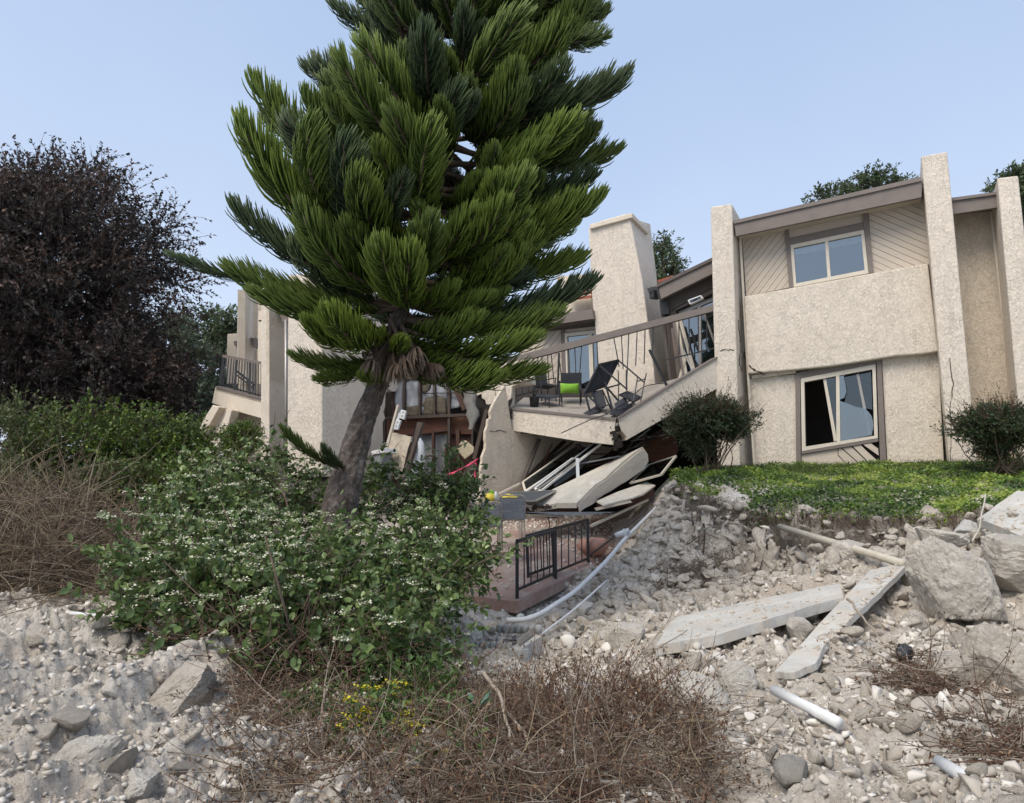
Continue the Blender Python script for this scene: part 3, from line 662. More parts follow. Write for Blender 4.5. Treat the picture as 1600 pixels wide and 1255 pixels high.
# --- railing
RL = Plane(P(1117, 500, 16.75), P(820, 560, 17.9))
rail = BC
panel('handrail', [(1119, 475), (1119, 485), (826, 561.5), (740, 583), (740, 576), (820, 552.5)], RL, .06, .12, M['trim'], rail)
def bal(a, b, r=.011, off=0, mat='black'): bar('baluster', RL.hit(*a, off), RL.hit(*b, off), r * 2, r * 2, M[mat], rail)
def ry(x): return 485 + (1119 - x) * (561.5 - 485) / (1119 - 826)
for x in (1047, 1060.7, 1076.6, 1091, 1104, 1117): bal((x, ry(x)), (x + (.5 if x > 1045 else 0), 561 - (x - 1045) * .24 + (0 if x > 1076 else -3)), .011)
for a, b in (((959, 527), (967.5, 574)), ((971, 524), (973.6, 577)), ((982.5, 520), (979, 608)), ((995.6, 516), (993.2, 571.5)), ((1008, 514), (1006.5, 569)), ((1020.6, 510), (1019.6, 551)),
             ((932.7, 533), (935, 586)), ((909, 539), (905, 593)), ((898, 542), (900, 590)), ((887, 545), (888, 592)), ((846.5, 556), (849, 602)), ((855.5, 553), (858, 603)), ((861, 552), (866, 600)), ((843, 557), (839, 560)), ((828, 562), (836, 612))): bal(a, b)
bal((873.5, 552), (871, 617), .024); bal((873, 555), (880, 612), .012)
for i, x in enumerate((803, 813, 822, 831, 841)): bal((x - 1, 567 - i * 2), (x + 4, 620 - i * 2.5), .010)
bar('bottom_rail', RL.hit(795, 621.5), RL.hit(842, 610.5), .03, .03, M['black'], rail)
bar('bottom_rail', RL.hit(1040.5, 562.5), RL.hit(1120, 543.5), .03, .03, M['black'], rail)
bar('loose_rail', P(1015, 547, 16.8), P(1042, 603, 16.5), .05, .05, M['black'], rail)
tube('bent_rod', smooth_path([P(993, 615, 16.9), P(1005, 605, 16.9), P(1025, 600, 16.8), P(1040, 599, 16.7)]), .012, M['black'], rail, 5)
tube('bent_rod', smooth_path([P(877, 677, 16.2), P(905, 664, 16.0), P(925, 655, 15.95), P(950, 647, 16.0)]), .011, M['black'], rail, 5)
# --- wall under the balcony, its shade put into the stucco colour, and the cavity behind
UW = Plane(P(795, 700, 17.0), P(900, 700, 18.8))
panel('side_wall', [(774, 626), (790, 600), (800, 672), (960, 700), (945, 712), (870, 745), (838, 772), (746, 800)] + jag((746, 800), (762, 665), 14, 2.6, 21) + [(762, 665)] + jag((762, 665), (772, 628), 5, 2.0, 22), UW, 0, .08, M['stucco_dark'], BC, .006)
panel('wall', [(744, 612)] + jag((744, 612), (748, 600), 2, 1) + [(748, 560), (775, 570), (830, 560), (832, 590), (800, 604), (798, 626), (770, 640)] + jag((770, 640), (744, 612), 8, 4, 30), Plane(P(790, 610, 17.4), d=FD), .15, .08, M['stucco'], BC, .006)
crack([(770, 598), (776, 622), (785, 632), (797, 640)], Plane(P(790, 610, 17.4), d=FD), .153, BC, .02, 40)
crack([(765, 674), (778, 673), (791, 675)], UW, .003, BC, .015, 41)
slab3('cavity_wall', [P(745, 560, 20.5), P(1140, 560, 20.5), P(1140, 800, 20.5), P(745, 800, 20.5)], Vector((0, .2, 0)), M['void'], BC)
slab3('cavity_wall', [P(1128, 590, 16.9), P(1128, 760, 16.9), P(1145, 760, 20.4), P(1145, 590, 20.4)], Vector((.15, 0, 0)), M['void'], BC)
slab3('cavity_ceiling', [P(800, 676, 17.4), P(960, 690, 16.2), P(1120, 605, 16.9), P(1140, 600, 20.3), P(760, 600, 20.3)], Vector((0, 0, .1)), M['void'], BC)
panel('red_panel', [(1000, 690), (1052, 660), (1060, 700), (1054, 716), (1016, 722)], Plane(P(1030, 690, 18.0), d=FD), 0, .06, M['plywood'], BC)
for a, b, ya, yb, w_, m in (((817, 752), (843, 686), 17.2, 17.6, .09, 'trim_dark'), ((822, 746), (880, 690), 17.4, 18.4, .2, 'darkwood'), ((835, 735), (893, 690), 17.6, 18.8, .16, 'trim_dark'), ((903, 695), (915, 715), 17, 17.4, .12, 'darkwood'),
                            ((960, 720), (985, 690), 17.5, 18, .07, 'darkwood'), ((970, 715), (995, 680), 17.5, 18, .05, 'trim_dark'), ((1006, 672), (1013, 700), 17.5, 17.8, .06, 'darkwood'), ((1010, 690), (1040, 672), 17.2, 17.6, .05, 'void')):
    bar('broken_stud', P(*a, ya), P(*b, yb), w_, .05, M[m], BC)
R = random.Random(19)
for i in range(24):
    x, y = R.uniform(835, 1035), 0; y = 775 - (x - 835) * .42 + R.uniform(-34, -4); Yk = R.uniform(16.6, 18.4); an = R.uniform(-.2, 1.3); L_ = R.uniform(.35, 1.3)
    a = P(x, y, Yk); b = a + Vector((math.cos(an) * L_, R.uniform(-.3, .3), math.sin(an) * L_ * .8))
    bar('broken_board', a, b, R.choice((.05, .09, .12, .03)), R.choice((.02, .03)), M[R.choice(('darkwood', 'siding', 'drywall', 'plywood', 'trim', 'cream_paint', 'darkwood', 'fibre'))], BC)
# --- torn-open wall: framing, insulation, plywood
TW = Plane(P(604, 660, 17.9), P(760, 660, 17.1))
panel('plywood', [(598, 652), (745, 650), (748, 678), (598, 680)], TW, -.30, .04, M['plywood'], BC)
panel('plywood', [(655, 652), (702, 651), (702, 671), (655, 679)], TW, -.24, .03, M['plywood'], BC)
panel('panel', [(600, 678), (655, 677), (655, 760), (600, 762)], TW, -.36, .05, M['redwood'], BC)
panel('panel', [(655, 677), (675, 676), (676, 760), (655, 760)], TW, -.34, .05, M['drywall'], BC)
panel('panel', [(679, 675), (698, 674), (698, 758), (679, 759)], TW, -.34, .05, M['drywall'], BC)
panel('panel', [(699, 674), (750, 670), (748, 760), (699, 760)], TW, -.40, .05, M['redwood'], BC)
panel('sheathing', [(598, 560), (760, 550), (760, 652), (598, 656)], TW, -.45, .05, M['void'], BC)
def quilt(px, off, mat, seed, nx=12, ny=12, amp=.06, name='insulation_batt'):
    a, b, c_, d_ = [TW.hit(x, y, off) for x, y in px]; V, F_ = [], []; R = random.Random(seed)
    for j in range(ny + 1):
        for i in range(nx + 1):
            u, v_ = i / nx, j / ny; p = a.lerp(b, u).lerp(d_.lerp(c_, u), v_)
            e = math.sin(math.pi * u) ** .5 * .05 + mnoise.noise(Vector((u * 3 + seed, v_ * 3, seed))) * amp
            V.append(p + TW.n3 * e + Vector((0, 0, mnoise.noise(Vector((u * 4, seed * 3.1, v_ * 4))) * .03)))
    for j in range(ny):
        for i in range(nx): k = j * (nx + 1) + i; F_.append([k, k + nx + 1, k + nx + 2, k + 1])
    o = obj(name, V, F_, mat, BC, True); s = o.modifiers.new('thickness', 'SOLIDIFY'); s.thickness = .02; return o
quilt([(614, 604), (632, 590), (630, 650), (612, 654)], -.2, M['foil'], 1)
quilt([(634, 594), (656, 592), (656, 650), (634, 650)], -.2, M['foil'], 2)
quilt([(658, 590), (679, 588), (679, 650), (658, 650)], -.2, M['foil'], 3)
quilt([(681, 570), (700, 570), (700, 650), (681, 650)], -.2, M['foil'], 4)
quilt([(702, 575), (722, 580), (720, 636), (702, 640)], -.22, M['foil'], 5)
for q, sd_ in (([(634, 584), (655, 582), (655, 594), (635, 594)], 6), ([(659, 588), (679, 586), (678, 600), (659, 600)], 7), ([(660, 601), (675, 600), (670, 613), (660, 614)], 8), ([(634, 636), (656, 634), (656, 651), (633, 651)], 9),
             ([(658, 634), (672, 620), (679, 620), (679, 650), (658, 650)][:4], 10), ([(664, 622), (679, 620), (679, 650), (660, 650)], 11), ([(682, 618), (697, 622), (699, 648), (682, 646)], 12), ([(636, 560), (680, 560), (680, 580), (636, 582)], 13)):
    quilt(q, -.155, M['wool'], sd_, 6, 5, .04)
for x0, y0, x1, y1, w_, m in ((633, 585, 631.5, 650, .05, 'darkwood'), (656.5, 570, 656.5, 650, .05, 'darkwood'), (680, 570, 679.5, 652, .045, 'darkwood'), (701.5, 575, 703, 760, .06, 'darkwood'), (677.5, 675, 678, 760, .06, 'redwood'), (615.5, 610, 615, 656, .05, 'redwood'),
                              (697, 700, 697.5, 760, .05, 'redwood'), (716, 672, 717, 745, .09, 'redwood'), (601, 640, 600, 760, .08, 'darkwood'), (739, 672, 738, 730, .05, 'darkwood')):
    bar('stud', TW.hit(x0, y0, -.13), TW.hit(x1, y1, -.13), w_, .09, M[m], BC, TW.n3)
bar('diagonal_brace', TW.hit(694, 566, -.06), TW.hit(727, 640, -.02), .14, .05, M['redwood'], BC, TW.n3)
bar('beam', TW.hit(603, 654, -.12), TW.hit(745, 648, -.12), .12, .07, M['darkwood'], BC)
bar('beam', TW.hit(650, 679, -.2), TW.hit(702, 672, -.2), .05, .04, M['redwood'], BC)
bar('wire_rail', TW.hit(655, 615, -.08), TW.hit(716, 614, -.08), .02, .02, M['void'], BC)
bar('brace', TW.hit(657, 714, -.15), TW.hit(680, 712, -.15), .05, .04, M['redwood'], BC)
V, F_ = [], []
for a, b in (((644, 745), (662, 712)), ((640, 728), (660, 748)), ((650, 712), (674, 745)), ((660, 745), (678, 715)), ((640, 722), (680, 716)), ((640, 740), (680, 741))): bar_geo(TW.hit(*a, .06), TW.hit(*b, .06), .012, .012, Vector((0, 0, 1)), V, F_)
obj('wire_lath', V, F_, M['black'], BC)
# hanging wool and the right-hand torn stud
wool = [(723, 613), (737, 612), (745, 622), (749, 635), (752, 648), (746, 668), (738, 671), (731, 662), (727, 640)]
V, F_ = [], []; c_ = TW.hit(738, 640, .12)
NQ = 9
rings_ = []
for j in range(NQ):
    v_ = j / (NQ - 1); y = 612 + v_ * 59; xl = 723 + 10 * v_ + 2 * math.sin(j * 2.1); xr = 741 + 12 * v_ - 14 * max(0, v_ - .7) / .3 + 2 * math.sin(j * 1.7); b0 = len(V)
    for k in range(10):
        an = 2 * math.pi * k / 10; e = 1 + .25 * mnoise.noise(Vector((j * .8, k * .9, 3)))
        V.append(TW.hit((xl + xr) / 2 + math.cos(an) * (xr - xl) / 2 * e, y, .1 + math.sin(an) * .09 * e))
for j in range(NQ - 1):
    for k in range(10): F_.append([j * 10 + k, j * 10 + (k + 1) % 10, (j + 1) * 10 + (k + 1) % 10, (j + 1) * 10 + k])
obj('hanging_wool', V, F_, M['fibre'], BC, True)
bar('torn_stud', TW.hit(761, 640, .1), TW.hit(741, 718, .15), .09, .07, M['darkwood'], BC, TW.n3)
bar('torn_stud', TW.hit(768, 637, -.05), TW.hit(748, 716, .0), .10, .07, M['void'], BC, TW.n3)
bar('torn_stud', TW.hit(727, 745, .2), TW.hit(740, 722, .15), .16, .05, M['darkwood'], BC, TW.n3)
panel('gap_shade', [(742, 640), (770, 630), (760, 700), (742, 760), (728, 760)], TW, -.2, .05, M['void'], BC)  # dark sheet painted in for the shade of the gap
# ================================================================ left wing
LF = Plane(P(503, 600, 15.6), d=FD)
BLW = thing('left_apartment_building', 'row of tall cream stucco pillars and blocks left of the leaning pine', 'building', LF.hit(480, 740, -1))
LS = Plane(LF.hit(503, 600), d=(-LF.n.x, -LF.n.y))
t0 = LS.hit(636, 600)
dlen = (t0 - LF.hit(503, 600)); dl = math.hypot(dlen.x, dlen.y)
panel('block', [(450, 430), (503, 424), (503, 745), (448, 745)], LF, 0, .9, M['stucco'], BLW, .03)
panel('side_wall', [(503.5, 424), (636, 478), (634, 560)] + jag((634, 560), (634, 583), 3, 1, 50) + [(634, 583)] + jag((634, 583), (618, 612), 5, 3, 51) + [(618, 612)] + jag((618, 612), (606, 608), 3, 1.5, 52) + [(606, 608)] + jag((606, 608), (598, 660), 6, 3, 53) + [(598, 660), (600, 745), (503.5, 745)], LS, 0, .2, M['stucco_smooth'], BLW, .006)
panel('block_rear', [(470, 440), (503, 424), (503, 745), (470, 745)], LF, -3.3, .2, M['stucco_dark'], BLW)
LS2 = Plane(LS.hit(600, 500, -.0), d=FD)
crack([(508, 663), (520, 662), (545, 661)], LS, .003, BLW, .01, 60)
LB = Plane(P(420, 600, 17.2), d=FD); LBS = Plane(LB.hit(420, 600), d=(-LF.n.x, -LF.n.y))
bo = panel('pillar', [(408, 440), (420, 437), (421, 745), (407, 745)], LB, 0, 1.9, M['stucco'], BLW, .02)
panel('pillar_side', [(420.5, 437), (449, 446), (450, 745), (421.5, 745)], LBS, .006, .1, M['stucco_dark'], BLW)  # side face darker than the front, shade put into its colour
panel('scupper', [(435, 486), (450, 487), (450, 504), (441, 503), (438, 494)], Plane(P(442, 495, 17.4), d=FD), .1, .2, M['trim'], BLW)
panel('eave_board', [(430, 480), (452, 482), (452, 488), (430, 487)], Plane(P(442, 495, 17.4), d=FD), .15, .4, M['trim_dark'], BLW)
tube('downspout', [P(446.5, 500, 17.2), P(447.5, 740, 17.2)], .04, M['alu'], BLW, 6)
# farther pillars and walls of the same wing
LC = Plane(P(383, 560, 20.5), d=FD)
panel('pillar', [(371, 455), (383, 453), (383, 600), (369, 600)], LC, 0, .3, M['stucco_smooth'], BLW, .02)
panel('wall', [(383, 453), (403, 460), (400, 640), (383, 640)], Plane(P(384, 560, 20.5), P(402, 560, 22.0)), 0, .2, M['stucco_dark'], BLW)
panel('scupper', [(391, 528), (399, 528), (399, 545), (395, 543)], Plane(P(395, 535, 20.6), d=FD), 0, .2, M['trim'], BLW)
panel('slender_pillar', [(403.5, 487), (409, 484), (409, 600), (402, 600)], Plane(P(405, 560, 19.8), d=FD), 0, .5, M['stucco_smooth'], BLW, .01)
panel('vent_slot', [(404, 500), (408, 500), (408, 501.5), (404, 501.5)], Plane(P(405, 560, 19.8), d=FD), .02, .03, M['void'], BLW)
panel('pillar', [(355, 522), (369, 521), (369, 600), (353, 600)], Plane(P(362, 540, 24), d=FD), 0, 1.0, M['stucco_smooth'], BLW, .02)
panel('scupper', [(365, 533), (369, 533), (369, 540), (366, 540)], Plane(P(366, 540, 23.8), d=FD), 0, .2, M['trim'], BLW)
# balcony of the left wing
LBP = Plane(P(343, 610, 19.5), P(410, 620, 17.6))
panel('balcony_beam', [(336, 606), (409, 624), (409, 654), (370, 643), (331, 630)], LBP, 0, .25, M['stucco_smooth'], BLW, .01)
panel('edge_trim', [(337, 603), (409, 621.5), (409, 624), (336, 605.8)], LBP, .04, .3, M['trim'], BLW)
dkl = [LBP.hit(337, 605), LBP.hit(409, 623)]; slab3('deck', [dkl[0], dkl[1], dkl[1] + Vector((.6, 1.8, 0)), dkl[0] + Vector((.6, 1.8, 0))], Vector((0, 0, -.1)), M['stucco_smooth'], BLW)
panel('handrail', [(348, 554), (409, 565.5), (409, 570), (347, 558.5)], LBP, .02, .08, M['trim'], BLW)
for i in range(15):
    f_ = i / 14; xt, xb = 349 + 59 * f_, 344 + 64 * f_
    post = i in (0, 5, 10)
    bar('post' if post else 'baluster', LBP.hit(xt, 558 + 11 * f_), LBP.hit(xb, 603 + 17.5 * f_), .05 if post else .022, .05 if post else .022, M['black'], BLW)
bar('bottom_rail', LBP.hit(345, 601), LBP.hit(409, 618.5), .03, .03, M['black'], BLW)
bar('stair_rail', P(370, 580, 19.6), P(398, 602, 19.2), .04, .04, M['black'], BLW); bar('stair_rail', P(371, 587, 19.6), P(396, 607, 19.2), .03, .03, M['black'], BLW)
for x in (380, 388, 396): bar('stair_rail', P(x, 585 + (x - 380) * .8, 19.4), P(x, 610, 19.4), .03, .03, M['black'], BLW)
# collapsed columns below that balcony
ccl = Plane(P(340, 660, 19.0), d=FD)
panel('leaning_column', [(332, 633), (343, 636), (327, 664), (318, 671), (311, 671), (318, 655)], ccl, .3, .3, M['stucco_smooth'], BLW, .02)
panel('leaning_wall', [(343, 636), (357, 640), (350, 665), (342, 684), (326, 700), (312, 676), (327, 664)], ccl, .1, .2, M['stucco_dark'], BLW, .01)
panel('leaning_column', [(356, 636), (362, 641), (355, 670), (345, 690), (336, 705), (330, 690), (345, 665)], ccl, .4, .25, M['stucco_smooth'], BLW, .02)
panel('wall', [(362, 640), (409, 652), (409, 720), (362, 720)], Plane(P(385, 660, 19.2), d=FD), 0, .2, M['stucco_dark'], BLW)
panel('white_post', [(341, 692), (351, 690), (348, 712), (340, 713)], ccl, .6, .12, M['white_paint'], BLW)
# body behind
hb = [LF.hit(452, 745, -3.5), LF.hit(503, 745, -3.5)]
slab3('rear_wall', [P(400, 455, 22.5), P(460, 445, 22.0), P(460, 745, 22.0), P(400, 745, 22.5)], Vector((0, .2, 0)), M['stucco_dark'], BLW)
# ================================================================ patio
pt = [P(809, 939, 10.6), P(934, 880, 13.9), P(985, 835, 15.6), P(1010, 800, 17.0), P(740, 815, 17.5), P(720, 850, 14.8), P(700, 925, 11.4), P(789, 938, 10.8)]
ctr = P(840, 880, 13.0)
V = pt + [ctr]; n_ = len(pt); V += [p + Vector((0, 0, -.17)) for p in pt]
Fp = [[i, (i + 1) % n_, n_] for i in range(n_)]; Fp += [[(i + 1) % n_, i, n_ + 1 + i, n_ + 1 + (i + 1) % n_] for i in range(n_)]
o = obj('patio', V, Fp, M['patio']); tag(o, kind='structure')
ft = [p + Vector((0, 0, -.175)) for p in (pt[0], pt[1], pt[2], pt[5], pt[6], pt[7])]
ft = [ctr.lerp(p, .96) - Vector((0, 0, .17)) + (p - ctr) * 0 for p in (pt[0], pt[1], pt[2], pt[5], pt[6], pt[7])]
def patio_z(x, y):
    """height of the slab at a spot, from the triangle fan"""
    for i in range(n_):
        a, b, c = pt[i], pt[(i + 1) % n_], ctr
        d = (b.y - c.y) * (a.x - c.x) + (c.x - b.x) * (a.y - c.y)
        if abs(d) < 1e-9: continue
        u = ((b.y - c.y) * (x - c.x) + (c.x - b.x) * (y - c.y)) / d; v = ((c.y - a.y) * (x - c.x) + (a.x - c.x) * (y - c.y)) / d
        if u >= -.01 and v >= -.01 and u + v <= 1.01: return u * a.z + v * b.z + (1 - u - v) * c.z
    return None
def onp(px, py, y0=10.5, y1=18):
    r = ray(px, py)
    for Y in np.arange(y0, y1, .02):
        x = r.x / r.y * Y; z = CAMZ + r.z / r.y * Y; pz = patio_z(x, Y)
        if pz is not None and z <= pz: return Vector((x, Y, pz))
    return P(px, py, 14)
# railings at the patio edge
def panel_rail(name, label, A, B, hA, hB, nb, posts=(True, True), lean=0):
    t = thing(name, label, 'railing', A, 'black metal railing panels on the patio edge')
    dirn = (B - A).normalized(); zA, zB = Vector((lean, 0, hA)), Vector((lean, 0, hB))
    if posts[0]: bar('post', A, A + zA, .05, .05, M['black'], t)
    if posts[1]: bar('post', B, B + zB, .05, .05, M['black'], t)
    bar('top_rail', A + zA, B + zB, .045, .05, M['black'], t)
    lo = .12; bar('bottom_rail', A + Vector((0, 0, lo)), B + Vector((0, 0, lo)), .03, .035, M['black'], t)
    for i in range(1, nb + 1):
        f = i / (nb + 1); a = A.lerp(B, f) + Vector((0, 0, lo)); b = A.lerp(B, f) + zA.lerp(zB, f)
        bar('baluster', a, b, .019, .019, M['black'], t)
    return t
def hgt(px, py0, py1, Y): return P(px, py1, Y).z - P(px, py0, Y).z
A = P(808, 932, 10.75); A.z = patio_z(A.x, A.y) or A.z
B = P(868, 907, 12.2)
panel_rail('railing_panel', 'near panel of the black railing at the red patio corner', A, B, .80, .80, 5)
A2 = P(866, 906, 12.3); B2 = P(919, 883, 13.8)
panel_rail('railing_panel', 'far panel of the black railing ending beside the terracotta pot', A2, B2, .82, .82, 4)
A3 = P(826, 910, 12.0); B3 = P(866, 895, 12.6)
t = panel_rail('railing_panel', 'loose short black railing section leaning just behind the near patio railing', A3, B3, .72, .72, 3, lean=-.03)
# terracotta pot
p_ = onp(927, 868); S_ = p_.y / 1150
V, F_ = lathe_geo([(.10, 0), (.20, .03), (.275, .13), (.28, .21), (.235, .30), (.20, .315), (.19, .30), (.20, .26), (.21, .2), (.19, .12), (0, .11)], 28, p_)
pot = obj('terracotta_pot', V, F_, M['terracotta'], None, True); tag(pot, 'round terracotta pot without a plant, near the far end of the patio railing', 'pot')
V, F_ = lathe_geo([(.0, .17), (.20, .17), (.21, .165)], 20, p_); o = obj('soil', V, F_, M['void'], pot)
# strap patio chairs
def strap_chair(label, foot, w, h, rz, n_s=9):
    t = thing('patio_chair', label, 'chair', foot, 'tan strap patio chairs on the red slab'); R_ = Matrix.Rotation(rz, 3, 'Z')
    q = lambda x, y, z: foot + R_ @ Vector((x, y, z))
    tube('back_frame', smooth_path([q(-w / 2, .0, .02), q(-w / 2, .03, .45), q(-w / 2, .0, h), q(0, -.03, h + .03), q(w / 2, 0, h), q(w / 2, .03, .45), q(w / 2, 0, .02)], 5), .014, M['tan_metal'], t, 6)
    tube('seat_frame', [q(-w / 2, .02, .42), q(-w / 2, .5, .40), q(w / 2, .5, .40), q(w / 2, .02, .42), q(-w / 2, .02, .42)], .013, M['tan_metal'], t, 6)
    for s in (-1, 1): tube('leg', [q(s * w / 2, .5, .42), q(s * w / 2, .52, .0)], .013, M['tan_metal'], t, 6)
    for s in (-1, 1): tube('arm', smooth_path([q(s * w / 2, .0, .62), q(s * w / 2, .3, .64), q(s * w / 2, .5, .6), q(s * w / 2, .5, .4)], 4), .013, M['tan_metal'], t, 6)
    for i in range(n_s):
        z = .46 + (h - .48) * i / (n_s - 1)
        V, F_ = prism([q(-w / 2, -.012, z - .018), q(w / 2, -.012, z - .018), q(w / 2, -.012, z + .018), q(-w / 2, -.012, z + .018)], R_ @ Vector((0, .006, 0)))
        obj('strap', V, F_, M['strap'], t)
    for i in range(7):
        y = .06 + .40 * i / 6; V, F_ = box_geo(q(0, y, .43), (w, .045, .006), rz); obj('strap', V, F_, M['strap'], t)
    return t
f1 = onp(800, 868); strap_chair('tan strap chair in full view, its grey straps facing out beside the bush', P(800, 850, 13.0), .44, .80, .08)
strap_chair('tan strap chair half hidden by the flowering bush, left of its twin', P(762, 862, 12.8), .44, .80, -.04)
# wire plant stand
c_ = onp(862, 832) ; t = thing('plant_stand', 'small bent black wire plant stand on the dusty patio', 'stand', c_)
V, F_ = [], []
for k in range(12):
    pass
tube('hoop', [c_ + Vector((.13 * math.cos(a * math.pi / 6), .13 * math.sin(a * math.pi / 6), .30)) for a in range(13)], .006, M['black'], t, 5)
for k in range(3):
    a = k * 2.1; tube('leg', smooth_path([c_ + Vector((.13 * math.cos(a), .13 * math.sin(a), .30)), c_ + Vector((.09 * math.cos(a), .09 * math.sin(a), .15)), c_ + Vector((.17 * math.cos(a), .17 * math.sin(a), .0))], 4), .006, M['black'], t, 5)
# yellow and green odds and ends
t = thing('yellow_toy', 'yellow and green plastic toy standing on the patio table by the bush', 'toy', P(768, 778, 14))
V, F_ = lathe_geo([(0, 0), (.10, 0), (.115, .05), (.09, .13), (.0, .15)], 14, P(766, 783, 14)); obj('body', V, F_, M['yellow'], t, True)
V, F_ = lathe_geo([(0, 0), (.05, .0), (.06, .05), (.035, .1), (0, .11)], 12, P(768, 775, 14.02)); obj('cap', V, F_, M['green_cloth'], t, True)
V, F_ = lathe_geo([(0, 0), (.035, .0), (.04, .1), (.02, .16), (0, .17)], 12, P(775, 782, 13.95)); obj('white_bottle', V, F_, M['white_plastic'], t, True)
V, F_ = [], []
for j in range(7):
    for i in range(9):
        u, v_ = i / 8, j / 6; V.append(P(783 + 24 * u + 3 * v_, 780 - 5 * v_ + 1.5 * u, 13.9 + .35 * v_) + Vector((0, 0, .045 * mnoise.noise(Vector((u * 3, v_ * 3, 2))) + .05 * math.sin(math.pi * u))))
for j in range(6):
    for i in range(8): k = j * 9 + i; F_.append([k, k + 1, k + 10, k + 9])
o = obj('yellow_cloth', V, F_, M['yellow'], None, True); o.modifiers.new('s', 'SOLIDIFY').thickness = .03; tag(o, 'crumpled yellow plastic sheet lying behind the strap chair', 'plastic sheet')
t = thing('patio_table', 'low patio table holding the yellow toy and sheet behind the chairs', 'table', P(785, 830, 14.2))
V, F_ = box_geo(P(785, 786, 14.15), (.75, .5, .03)); obj('tabletop', V, F_, M['strap'], t)
for x in (-1, 1):
    for y in (-1, 1): c2 = P(785, 786, 14.15) + Vector((.33 * x, .2 * y, 0)); bar('leg', c2, Vector((c2.x, c2.y, (patio_z(c2.x, c2.y) or .8))), .03, .03, M['tan_metal'], t)
# pipes
cp_ = [(792, 969, 10.1), (818, 968, 10.0), (844, 959, 10.1), (870, 943, 10.4), (897, 925, 10.8), (923, 901, 11.4), (949, 875, 12.0), (976, 843, 12.9), (997, 822, 13.5), (1018, 801, 14.1), (1030, 789, 14.5)]
o = tube('conduit_pipe', smooth_path([P(*q) for q in cp_], 4), .034, M['pvc'], None, 10); tag(o, 'long white plastic conduit sweeping in a curve along the patio edge', 'pipe')
o = tube('water_pipe', smooth_path([P(845, 992, 8.6), P(900, 950, 9.8), P(948, 907, 11.0)], 4), .014, M['pvc'], None, 8); tag(o, 'thin straight white pipe leaning over rubble below the curved conduit', 'pipe')
o = bar('wooden_pole', P(923, 822, 14.4), P(1012, 781, 15.2), .05, .05, M['cream_paint']); tag(o, 'long pale wooden strip lying across the patio below the fallen slab', 'strip')
for (a, b, ya, yb, lab) in (((950, 846), (1012, 795), 13.6, 14.8, 'dark cable running up beside the curved white conduit'),):
    o = tube('cable', smooth_path([P(a[0] - 30, a[1] + 22, 13.2), P(*a, ya), P(*b, yb)], 5), .018, M['darkwood'], None, 6); tag(o, lab, 'cable')
t = thing('white_fitting', 'small white cut pipe fitting resting next to the conduit by the pot', 'pipe fitting', P(973, 833, 13.0))
V, F_ = lathe_geo([(.03, -.14), (.05, -.14), (.05, .12), (.03, .12), (.03, -.14)], 12, P(973, 833, 13.0), Matrix.Rotation(1.2, 3, 'Y')); obj('sleeve', V, F_, M['white_plastic'], t, True)
V, F_ = lathe_geo([(.02, -.09), (.04, -.09), (.04, .09), (.02, .09)], 12, P(976, 835, 13.0), Matrix.Rotation(.5, 3, 'X')); obj('branch', V, F_, M['white_plastic'], t, True)
# ================================================================ block wall corner below the patio
t = thing('block_planter', 'broken grey block planter corner with scalloped edging, below the patio', 'planter', P(830, 1055, 7.5))
BP = Plane(P(729, 1030, 8.2), P(811, 1040, 7.4)); BQ = Plane(P(811, 1040, 7.4), P(851, 1030, 8.0))
panel('block', [(764, 1019), (811, 1015.5), (811, 1060), (764, 1060)], BP, 0, .12, M['block'], t, .008)
panel('block', [(729, 1020), (763, 1019), (763, 1058), (729, 1058)], BP, 0, .12, M['block'], t, .008)
panel('block', [(811.5, 1015), (847, 993), (851, 1060), (828, 1080), (812, 1075)], BQ, 0, .12, M['block'], t, .008)
def scallop(px0, py0, px1, py1, Y0, Y1, n, r, h):
    for i in range(n):
        f = (i + .5) / n; c2 = P(px0 + (px1 - px0) * f, py0 + (py1 - py0) * f, Y0 + (Y1 - Y0) * f)
        V, F_ = lathe_geo([(0, -h), (r, -h), (r, h - .02), (r - .015, h), (0, h)], 12, c2, Matrix.Rotation(random.uniform(-.04, .04), 3, 'X')); obj('edging_stone', V, F_, M['block'], t, True)
scallop(724, 1010, 800, 1013, 8.3, 7.6, 9, .034, .055)
scallop(776, 983, 846, 983, 8.7, 8.3, 7, .042, .045)
V, F_ = prism([P(807, 1000, 7.5), P(830, 983, 7.9), P(834, 992, 7.9), P(812, 1010, 7.5)], Vector((.02, .10, .0))); obj('cap_stone', V, F_, basic('brown_cap_stone', (.27, .235, .20), (.2, .17, .145), 8), t, bevel=.012)
V, F_ = [], []
for i in range(7): bar_geo(P(786 + i * 3, 998, 8.0), P(792 + i * 3, 1010, 7.7), .008, .008, Vector((0, 0, 1)), V, F_)
for i in range(2): bar_geo(P(785, 1000 + i * 6, 8.0), P(812, 1001 + i * 6, 7.75), .008, .008, Vector((0, 0, 1)), V, F_)
obj('drain_grate', V, F_, M['black'], t)
